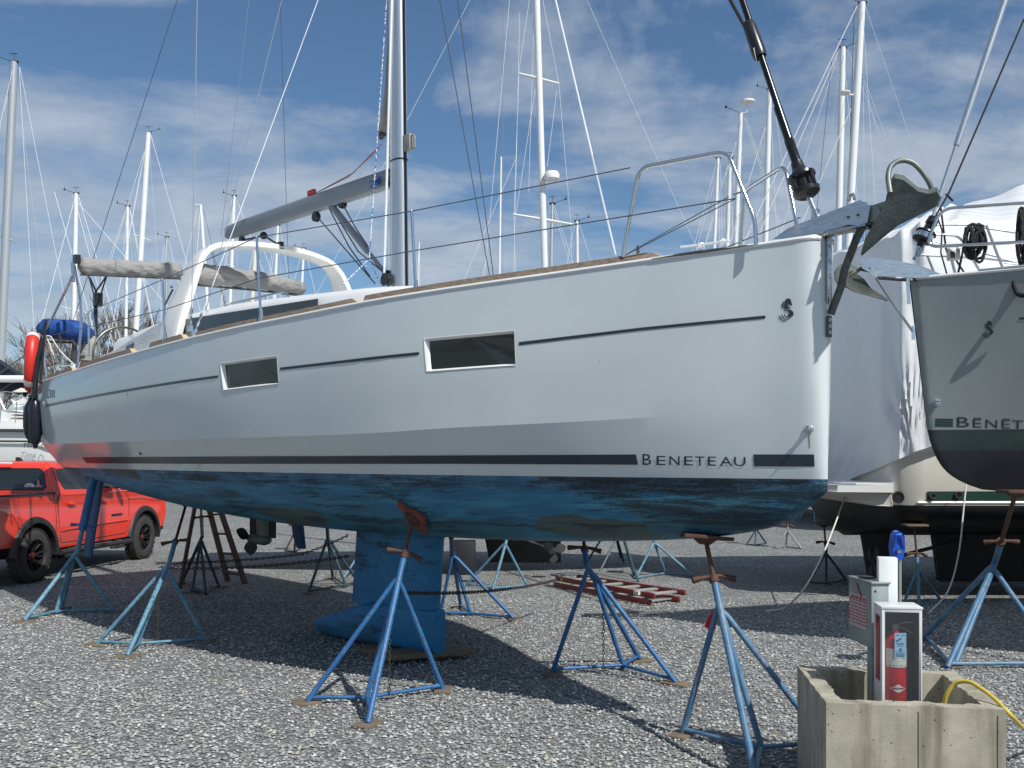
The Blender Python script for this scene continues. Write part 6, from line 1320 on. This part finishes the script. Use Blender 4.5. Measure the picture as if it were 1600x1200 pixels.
# swim platform and transom step
q = MB(); pf = [(XT-.95,YN+.5),(XT-.75,YN+.25),(XT,YN+.12),(XT,YFR-.12),(XT-.75,YFR-.25),(XT-.95,YFR-.5)]; q.prism([Vector((a,b,z3(768,YN+.4))) for a,b in pf], (0,0,.10)); q.prism([Vector((XT+(a-XT)*.65,b,z3(768,YN+.4)+.105)) for a,b in pf], (0,0,.03)); q.build('swim_platform', M['gel2'], b3, bevel=.03)
q = MB(); q.prism([Vector((a,b,z3(790,YN+.4)+.01)) for a,b in [(XT-.25,YN+.3),(XT,YN+.2),(XT,YFR-.2),(XT-.25,YFR-.3)]], (0,0,.18)); q.build('transom_step', M['cream'], b3, bevel=.03)
for (x0_, x1_, y0_, y1_, yy) in ((1345,1390,846,903,15.2),(1455,1600,835,925,15.6)):
    a = W(x0_,y0_,yy); b = W(x1_,y1_,yy); q = MB(); q.prism([Vector((a.x,yy,a.z+.5)),Vector((b.x,yy,a.z+.5)),Vector((b.x-.02,yy,max(.10,b.z))),Vector((a.x+.16,yy,max(.10,b.z)))], (0,.14,0)); q.build('rudder' if x0_ < 1400 else 'keel', M['blackbottom'], b3, bevel=.03)
q = MB(); c = W(1362,880,14.6)
for k in range(4): a0 = math.pi/2*k+.3; q.prism([c, c+Vector((0,.3*math.cos(a0)-.08,.3*math.sin(a0))), c+Vector((.03,.3*math.cos(a0+.7),.3*math.sin(a0+.7)))], (.02,0,0))
q.tube([c, c+Vector((1.6,.3,.35))], .03, 6); q.build('propeller', M['darkbottom'], b3)
# wrap: rear face, near side and roof as one skin over hoops
cols = []
rw = random.Random(6)
def W3(x, y, Y): return W(x, y, Y)
prof = [ # columns run from the far-left corner round the near corner to the right; each is bottom, mid, eave, ridge
 (W3(1268,776,17.3), W3(1270,560,17.3), W3(1274,408,17.3), W3(1330,384,16.4)),
 (W3(1300,764,16.15), W3(1304,560,16.1), W3(1312,394,15.9), W3(1360,372,16.2)),
 (W3(1340,744,14.95), W3(1345,560,14.9), W3(1350,380,14.8), W3(1405,356,16.0)),
 (W3(1375,730,14.08), W3(1378,560,14.0), W3(1382,372,14.1), W3(1430,342,15.9)),
 (W3(1405,717,13.58), W3(1408,560,13.56), W3(1410,358,13.75), W3(1452,330,15.7)),
 (W3(1430,706,13.53), W3(1434,560,13.50), W3(1436,347,13.62), W3(1470,322,15.6)),
 (W3(1450,699,13.48), W3(1455,560,13.46), W3(1455,340,13.6), W3(1485,318,15.6)),
 (W3(1500,680,13.46), W3(1505,540,13.45), W3(1500,342,13.8), W3(1512,317,15.6)),
 (W3(1600,672,13.46), W3(1600,540,13.45), W3(1600,345,13.9), W3(1600,288,15.6)),
 (W3(1760,672,13.46), W3(1760,540,13.45), W3(1760,350,13.9), W3(1760,270,15.6)),
 (W3(2150,690,14.8), W3(2150,580,14.8), W3(2150,420,15.0), W3(2150,330,15.8))]
NCc = 9; NRr = 12; q = MB(); gridw = []
for i in range(len(prof)-1):
    for s_ in range(NCc if i < len(prof)-2 else NCc+1):
        t = s_/NCc; cc = [lerp(prof[i][k], prof[i+1][k], t) for k in range(4)]; col = []
        for k in range(3):
            for r_ in range(NRr if k < 2 else NRr+1): f_ = r_/NRr; col.append(lerp(cc[k], cc[k+1], f_))
        gridw.append(col)
nr = len(gridw[0]); vs = []
for i, col in enumerate(gridw):
    for j, p in enumerate(col):
        dsp = .025*math.sin(i*.45+j*.22)+rw.uniform(-.004,.004); w_ = math.exp(-((i-37)/11)**2-((j-6)/5)**2); an_ = math.atan2(j+.5, i-44.5); dsp += .045*w_*math.sin(an_*21); w_ = math.exp(-((i-12)/8)**2-((j-2)/4)**2); an_ = math.atan2(j+1, i-4); dsp += .03*w_*math.sin(an_*15); sagb = (.05*math.sin(i*math.pi/NCc)**2 if j > 20 else 0)
        vs.append(p+Vector((-.6,-.8,0))*dsp-Vector((0,0,sagb)))
fs = []
for i in range(len(gridw)-1):
    for j in range(nr-1): a = i*nr+j; fs.append((a,a+1,a+1+nr,a+nr))
q.add(vs, fs)
# the far slope of the roof closes the tent
top_ = [vs[i*nr+nr-1] for i in range(len(gridw))]; q.add(top_+[Vector((p[0], YFR+.05, 2.4)) for p in top_], [(i,i+1,i+1+len(top_),i+len(top_)) for i in range(len(top_)-1)])
q.build('shrink_wrap', M['wrap'], b3, smooth=60, recalc=False)
for pts, lab, r in (([W(1326,756,15.9), W(1312,800,14.2), W(1285,870,12.9), W(1255,925,12.2), W(1225,952,13.0), G(1195,956)+Vector((0,0,.01))], 'white rope trailing down from the wrap corner to the gravel', .011), ([W(1510,755,13.4), W(1506,790,13.3), W(1500,860,13.2), W(1484,925,13.3), G(1450,960)+Vector((0,0,.01))], 'white rope tied with a knot hanging beside the second boat keel', .011)):
    q = MB(); q.tube(fillet(pts, .5, 5), r, 6); tag(q.build('tie_rope', M['rope'], smooth=60), lab, 'rope')
# ------------------------------------------------------------------ boat at the far left
YL = 28.5; bl_ = thing('sailboat', W(20,700,YL)*Vector((1,1,0)), 'white sailboat with a dark blue sail cover and dark name lettering behind the pickup', 'sailboat')
def wl(x, y, dy=0): return W(x, y, YL+dy)
q = MB(); pr_ = [(-160,655),(60,659),(200,664)]; rings = []
for x in (-260,-160,-60,20,90,150,185,215):
    k = max(0,(x-90)/125)**2; hw = 1.6*(1-k*.9); c = wl(x,660,1.7); r = []
    for a_, z_ in ((1.0,0),(1.0,-.28),(.97,-.30),(.93,-1.0),(.80,-1.45),(.35,-1.9),(0,-2.0)): r.append(c+Vector((0,-hw*a_,z_)))
    r += [Vector((p.x, 2*c.y-p.y, p.z)) for p in reversed(r[:-1])]; rings.append(r)
q.loft(rings); hl = q.build('hull', M['gel2'], bl_, smooth=30)
q = MB(); q.add([wl(-160,687,.02),wl(60,687.5,.02),wl(60,690,.02),wl(-160,689.5,.02)], [(0,1,2,3)]); 
q2 = MB(); q2.tube([wl(-160,671,.06), wl(92,673,.06)], .05, 6); q2.build('rub_rail', M['strap'], hl); q2 = MB(); q2.tube([wl(-160,688,.10), wl(92,690,.10)], .03, 6); q2.build('cove_stripe', M['decal'], hl)
txt, fx = text_mesh('Time Out'); x0 = min(v.x for v in txt); x1 = max(v.x for v in txt); q = MB(); q.add([wl(lerp(34,83,(v.x-x0)/(x1-x0))+v.y*4, 700-v.y*11, .02) for v in txt], fx); q.build('name_lettering', M['decal'], hl, smooth=None, recalc=False)
q = MB(); q.prism([wl(x,y,.8) for x,y in ((-120,640),(-20,638),(30,646),(52,652),(60,660),(-120,660))], (0,1.8,0)); q.build('coachroof', M['gel2'], bl_, bevel=.05)
q = MB(); q.prism([wl(x,y,.9) for x,y in ((20,625),(34,620),(44,623),(46,632),(24,634))], (0,.6,0)); q.build('raft_canister', M['gel2'], bl_, bevel=.05)
q = MB(); q.prism([wl(x,y,1.2) for x,y in ((-160,540),(-20,555),(22,582),(48,600),(50,612),(20,614),(-160,604))], (0,.5,0)); q.build('sail_cover', M['navy'], bl_, bevel=.05)
q = MB(); q.tube([wl(-160,592,1.0), wl(60,592,1.0)], .11, 10); q.build('boom', M['mastwhite'], bl_)
q = MB(); q.prism([wl(x,y,1.1) for x,y in ((37,612),(52,612),(54,660),(38,662))], (0,.3,0)); q.build('canvas_screen', M['navy'], bl_, bevel=.03)
q = MB(); q.lathe(wl(34,613,1.0), (0,0,1), [(.3,0),(.06,.12),(0,.14)], 12); q.build('antenna_shade', M['cream'], bl_)
q = MB(); c = wl(8,640,.9); q.tube([c+Vector((.55*math.cos(a), .05, .55*math.sin(a))) for a in [2*math.pi*k/24 for k in range(24)]], .02, 5, closed=True)
for k in range(6): a = math.pi*k/3; q.tube([c, c+Vector((.55*math.cos(a),.05,.55*math.sin(a)))], .012, 4)
q.build('steering_wheel', M['steel'], bl_)
for x in (-30,0,24,42): q = MB(); q.tube([wl(x,660,.1), wl(x+2,628,.1)], .016, 5); q.build('stanchion', M['steel'], bl_)
q = MB(); q.tube([wl(-60,630,.1), wl(44,632,.1)], .008, 4); q.build('lifeline', M['wire'], bl_); q = MB(); q.tube([wl(-10,590,1.1), wl(60,540,1.1)], .02, 4); q.build('stay', M['wiredark'], bl_); q = MB(); q.tube([wl(-10,618,1.1), wl(60,570,1.1)], .02, 4); q.build('stay', M['wiredark'], bl_)
q = MB(); q.tube([wl(-80,680,1.7), wl(-86,60,1.7)], .09, 8); q.build('mast', M['mastwhite'], bl_)
q = MB()
for k in range(3): q.prism([wl(x,y,.6) for x,y in ((16,645+5*k),(50,646+5*k),(50,648+5*k),(16,647+5*k))], (0,.2,0))
q.build('cockpit_trim', M['cream'], bl_)
# ------------------------------------------------------------------ red pickup
SC = 1.075; pa, pf_ = G(45,910), G(218,873); dirv = (pf_-pa); dirv.z = 0; dirv.normalize(); ang = math.atan2(dirv.y, dirv.x)-math.pi/2
rgt = Vector((dirv.y,-dirv.x,0)); org = pa-rgt*(.84*SC); tk = thing('pickup_truck', Vector((org.x,org.y,0)), 'bright red crew cab pickup with black wheels parked behind the stern at the left', 'pickup truck', rz=ang); tk.scale = (SC,SC,SC)
WBT = 3.46
def tb(mb, name, m, par=None, **k): return mb.build(name, m, par or tk, world=False, **k)
def arc(cy, r, a0, a1, n=14, cz=.40): return [(cy+r*math.cos(R(lerp(a0,a1,i/n))), cz+r*math.sin(R(lerp(a0,a1,i/n)))) for i in range(n+1)]
low = [(-1.20,.60)]+arc(0,.53,160,12)+[(.62,.47),(2.82,.47)]+arc(WBT,.53,168,20)+[(4.10,.55),(4.26,.60),(4.32,.85),(4.29,1.05),(4.16,1.15),(3.6,1.225),(2.75,1.30),(2.6,1.33),(.60,1.36),(.55,1.36),(-1.18,1.33),(-1.22,1.25)]
rings = []
for x, ins in ((-.955,.035),(-.93,.0),(-.90,0),(-.5,0),(0,0),(.5,0),(.90,0),(.93,0),(.955,.035)): pass
mb = MB()
def sidey(z): return .955-.05*max(0,(z-.95)/.4)**1.5-.03*max(0,(.75-z)/.3)
polyR = [Vector((sidey(z), y, z)) for y, z in low]; polyL = [Vector((-sidey(z), y, z)) for y, z in low]; n = len(low); tri = tessellate_polygon([[Vector((0,y,z)) for y,z in low]])
mb.add(polyR, [tuple(t) for t in tri]); mb.add(polyL, [tuple(t) for t in tri])
for i in range(n): a, b = i, (i+1)%n; mb.add([polyR[a],polyR[b],polyL[b],polyL[a]], [(0,1,2,3)])
body = tb(mb, 'body', M['red'], smooth=35, bevel=.018)
# cab, lofted from belt to roof
def cabring(z, y0, y1, w, rr_=.12):
    pts = []
    for cx_, cy_, a0 in ((w-rr_,y1-rr_,0),(-(w-rr_),y1-rr_,90),(-(w-rr_),y0+rr_,180),(w-rr_,y0+rr_,270)):
        for k in range(5): a = R(a0+90*k/4); pts.append(Vector((cx_+rr_*math.cos(a), cy_+rr_*math.sin(a), z)))
    return pts
mb = MB(); mb.loft([cabring(1.30,.58,2.98,.925,.06), cabring(1.36,.585,2.90,.92,.08), cabring(1.72,.66,2.32,.79,.10), cabring(1.80,.69,2.18,.745,.12), cabring(1.845,.80,2.05,.66,.14), cabring(1.86,.95,1.9,.5,.14)]); cab_ = tb(mb, 'cab', M['red'], smooth=60)
def gx(z, off=.006): return lerp(.92,.79,(z-1.36)/.36)+off if z < 1.72 else lerp(.79,.745,(z-1.72)/.08)+off
def sidewin(pts, name='side_window', m='glass', off=.006, sg=1):
    mb = MB(); n_ = len(pts); 
    mb.prism([Vector((sg*gx(z, off), y, z)) for y, z in pts], (-sg*.004,0,0)); return tb(mb, name, M[m], cab_, smooth=None)
for sg in (1,-1):
    sidewin([(.86,1.40),(1.60,1.385),(1.60,1.735),(.92,1.735),(.80,1.70),(.80,1.46)], sg=sg); sidewin([(1.72,1.385),(2.56,1.375),(2.60,1.40),(2.18,1.72),(2.10,1.735),(1.72,1.735)], sg=sg); sidewin([(1.60,1.38),(1.72,1.38),(1.72,1.735),(1.60,1.735)], 'pillar_trim', 'blacktrim', .004, sg)
# rear window
mb = MB(); rw_ = [(-.70,1.40),(.70,1.40),(.745,1.44),(.67,1.70),(.60,1.735),(-.60,1.735),(-.67,1.70),(-.745,1.44)]
def ry(z): return lerp(.585,.66,(z-1.36)/.36)-.008
mb.prism([Vector((x, ry(z), z)) for x, z in rw_], (0,.004,0)); rwn = tb(mb, 'rear_window', M['glass'], cab_, smooth=None)
mb = MB(); mb.tube([Vector((x, ry(z)+.002, z)) for x, z in rw_], .010, 5, closed=True); tb(mb, 'window_seal', M['blacktrim'], cab_)
mb = MB(); c = Vector((.47, ry(1.46)-.003, 1.46)); mb.add([c+Vector((.085*math.cos(a),-.001,.043*math.sin(a))) for a in [2*math.pi*k/20 for k in range(20)]], [tuple(range(20))]); st_ = tb(mb, 'oval_sticker', M['white'], rwn, smooth=None)
vsT, fsT = text_mesh('JYD'); mb = MB(); mb.add([c+Vector((v.x*.062-.057,-.004,v.y*.062-.022)) for v in vsT], fsT); tb(mb, 'sticker_lettering', M['ink'], st_, smooth=None, recalc=False)
mb = MB(); c = Vector((.62, ry(1.46)-.003, 1.42)); mb.add([c+Vector((x,-.001+.18*0,z)) for x, z in ((-.06,0),(.06,0),(.07,.04),(.03,.05),(.015,.13),(-.01,.16),(-.02,.06),(-.055,.04))], [tuple(range(8))]); tb(mb, 'sticker', mat('sticker_pink', (.55,.30,.28), .5), rwn, smooth=None)
mb = MB(); mb.box((0,.60,1.825), (.34,.05,.035)); tb(mb, 'brake_light', M['cabwhite'], cab_, bevel=.006)
mb = MB(); mb.prism([Vector((.0,.95,1.855)), Vector((.0,1.12,1.855)), Vector((.0,1.00,1.915)), Vector((0,.96,1.915))], (.04,0,0)); tb(mb, 'shark_fin_antenna', M['blacktrim'], cab_, bevel=.008)
mb = MB(); ws = [(-.80,1.38,2.90),(.80,1.38,2.90),(.68,1.73,2.33),(-.68,1.73,2.33)]; mb.add([Vector((x,y+.012,z+.01)) for x,z,y in ws], [(0,1,2,3)]); tb(mb, 'windscreen', M['glass'], cab_, smooth=None)
mb = MB(); mb.box((0,.57,1.345), (1.84,.06,.03)); mb.box((.90,-.32,1.352), (.07,1.76,.03)); mb.box((-.90,-.32,1.352), (.07,1.76,.03)); tb(mb, 'bed_rail', M['blacktrim'], bevel=.006)
# flares, sills, mudflaps
for cy in (0, WBT):
    for sg in (1,-1):
        o_ = arc(cy,.62,175 if cy == 0 else 172,2 if cy == 0 else 12,18); i_ = arc(cy,.515,183,-3,18); rings = []
        for (yo,zo),(yi,zi) in zip(o_, i_): rings.append([Vector((sg*.925,yo,zo)),Vector((sg*.985,lerp(yo,yi,.25),lerp(zo,zi,.25))),Vector((sg*.992,yi,zi)),Vector((sg*.80,yi,zi))])
        mb = MB(); mb.loft(rings); tb(mb, 'fender_flare', M['blacktrim'], smooth=50)
mb = MB(); mb.box((0,1.7,.56), (1.5,5.6,.30)); mb.box((0,0,.42), (1.5,.14,.14)); mb.box((0,WBT,.44), (1.4,.14,.14)); mb.box((0,0,.72), (1.72,1.06,.5)); mb.box((0,WBT,.72), (1.72,1.02,.5)); tb(mb, 'chassis', M['black'])
for sg in (1,-1):
    mb = MB(); mb.tube([Vector((sg*.98,.62,.40)), Vector((sg*1.0,2.85,.40))], .045, 10); mb.tube([Vector((sg*.70,1.0,.48)), Vector((sg*.99,1.0,.40))], .03, 6); mb.tube([Vector((sg*.70,2.5,.48)), Vector((sg*.99,2.5,.40))], .03, 6)
    for y_ in (1.25,2.35): mb.box((sg*1.02,y_,.33), (.12,.34,.03)); mb.tube([Vector((sg*1.0,y_-.15,.40)), Vector((sg*1.02,y_-.17,.33))], .012, 5); mb.tube([Vector((sg*1.0,y_+.15,.40)), Vector((sg*1.02,y_+.17,.33))], .012, 5)
    tb(mb, 'side_step', M['blacktrim'])
    mb = MB(); mb.box((sg*.84,.56,.50), (.22,.02,.42)); tb(mb, 'mud_flap', M['black'], bevel=.004)
# door gaps, handles, mirror, badge
def seam(pts, r=.006):
    mb = MB(); mb.tube([Vector((sidey(z)+.001 if z < 1.36 else gx(z,.001), y, z)) for y, z in pts], r, 4); tb(mb, 'door_gap', M['black'], body, smooth=None)
seam([(.70,.56),(.62,.9),(.63,1.2),(.70,1.36),(.72,1.70)]); seam([(1.66,.52),(1.66,.9),(1.66,1.36)]); seam([(2.80,.56),(2.86,.9),(2.88,1.15),(2.80,1.30)]); seam([(.72,.545),(1.7,.535),(2.78,.545)]); seam([(.55,1.34),(.56,.9),(.56,.60)]); seam([(2.85,1.15),(3.4,1.14),(4.1,1.06)])
for y_ in (.88,1.86): mb = MB(); mb.box((.965,y_+.1,1.16), (.035,.20,.035)); mb.box((.957,y_+.1,1.165), (.02,.11,.07)); tb(mb, 'door_handle', M['red'], body, bevel=.008)
for sg in (1,-1): mb = MB(); mb.ball((sg*1.09,2.42,1.43), .12, 12, 8, (.9,.55,.8)); mb.tube([Vector((sg*.92,2.45,1.38)), Vector((sg*1.02,2.44,1.40))], .03, 6); tb(mb, 'mirror', M['blacktrim'], cab_)
mb = MB(); mb.box((.962,2.42,.90), (.012,.36,.035)); tb(mb, 'door_badge', M['black'], body, bevel=.003)
mb = MB(); mb.tube([Vector((.957,.66,.74)), Vector((.965,1.5,.77)), Vector((.960,2.82,.78))], .012, 6); tb(mb, 'crease', M['red'], body)
mb = MB(); mb.box((0,4.32,.62), (1.75,.12,.26)); mb.box((0,4.30,.92), (1.1,.06,.26)); tb(mb, 'front_bumper', M['blacktrim'], bevel=.02); mb = MB(); mb.box((0,-1.28,.62), (1.70,.14,.2)); tb(mb, 'rear_bumper', M['blacktrim'], bevel=.02)
for sg in (1,-1): mb = MB(); mb.box((sg*.84,-1.215,1.08), (.15,.04,.42)); tb(mb, 'tail_light', M['buoyred'], bevel=.01); mb = MB(); mb.box((sg*.76,4.25,.98), (.28,.10,.17)); tb(mb, 'headlight', M['cabwhite'], bevel=.02)
for cy in (0, WBT):
    for sg in (1,-1):
        c = Vector((sg*.72, cy, .41)); ax = Vector((sg,0,0)); mb = MB(); mb.lathe(c, ax, [(.24,0),(.33,-.0),(.385,.03),(.41,.06),(.412,.13),(.41,.20),(.385,.232),(.33,.25),(.25,.245),(.235,.22),(.235,.05)], 40)
        for k in range(30):
            a = 2*math.pi*k/30; rot = Matrix.Rotation(a,3,'X')
            for dx, sh in ((.055,0),(.13,.5),(.205,0)): a2_ = a+sh*2*math.pi/30; rt = Matrix.Rotation(a2_,3,'X'); mb.box(c+ax*dx+rt@Vector((0,0,.412)), (.055,.062,.016), rt)
        whl = tb(mb, 'wheel', M['tire'], smooth=40); mb = MB(); mb.lathe(c+ax*.05, ax, [(.0,.02),(.06,.02),(.23,.02),(.235,.16),(.245,.165),(.215,.172),(.205,.10),(.06,.09),(0,.09)], 32)
        for k in range(6):
            for o2 in (-.12,.12): a = 2*math.pi*k/6; d1 = Vector((0,math.cos(a),math.sin(a))); d2 = Vector((0,math.cos(a+o2*1.6),math.sin(a+o2*1.6))); mb.tube([c+ax*.15+d1*.05, c+ax*.215+d2*.215], [.022,.016], 5)
        rim_ = tb(mb, 'rim', M['rim'], whl, smooth=40); mb = MB(); mb.lathe(c+ax*.14, ax, [(.055,0),(.055,.045),(.035,.06),(0,.06)], 14); tb(mb, 'hub_cap', M['redcap'], whl)
# ------------------------------------------------------------------ bare trees on the horizon at the left
def tree(x, Y, hgt, seed, label):
    r_ = random.Random(seed); base = Vector(((x-800)/F*Y, Y, 0)); t = thing('bare_tree', base, label, 'tree', 'bare trees behind the yard'); q = MB(); cr = MB()
    def br(p, d, l, rad, dep):
        mid = p+d*l*.5+Vector((r_.uniform(-1,1),r_.uniform(-1,1),0))*l*.06; e = p+d*l
        (q if dep < 2 else cr).tube([p, mid, e], [rad, rad*.85, rad*.65], 5 if dep < 2 else 3, cap=False)
        if dep >= 5: return
        n_ = 3 if dep < 4 else 4
        for k in range(n_):
            nd = (d+Vector((r_.uniform(-1,1), r_.uniform(-1,1), r_.uniform(-.25,.7)))*.75).normalized(); br(lerp(mid,e,r_.uniform(.1,1)), nd, l*r_.uniform(.58,.78), max(rad*.5,.034), dep+1)
    br(base, Vector((r_.uniform(-.06,.06),0,1)), hgt*.34, hgt*.018, 0); q.build('trunk', M['bark'], t, smooth=60, recalc=False); cr.build('crown', M['bark'], t, smooth=None, recalc=False)
TL = ['at the far left edge','just right of the left edge','left of the lifebuoy','behind the lifebuoy','behind the dock line','under the blue cover','right of the blue cover','behind the steering wheel','left of the coaming','behind the coaming','low behind the cockpit']
for i, (x, h_) in enumerate(((-30,8.6),(8,9.6),(40,9.0),(70,10.2),(92,9.4),(112,10.0),(135,12.0),(152,12.4),(170,11.6),(190,11.0),(212,9.5))):
    tree(x, 74+(i*7)%13, h_*1.55, 30+i, 'bare grey tree on the horizon '+TL[i])
q = MB(); rr = random.Random(9); vs = []
for i in range(2600):
    x = rr.uniform(-62,60); y = rr.uniform(96,108); h_ = rr.uniform(1.5,6.0); q.tube([(x,y,0),(x+rr.uniform(-1,1),y,h_*.6),(x+rr.uniform(-2,2),y,h_)], [.05,.04,.02], 3, cap=False)
tag(q.build('far_brush', M['bark'], smooth=None, recalc=False), 'low band of leafless brush along the far edge of the yard', 'brush', kind='stuff')
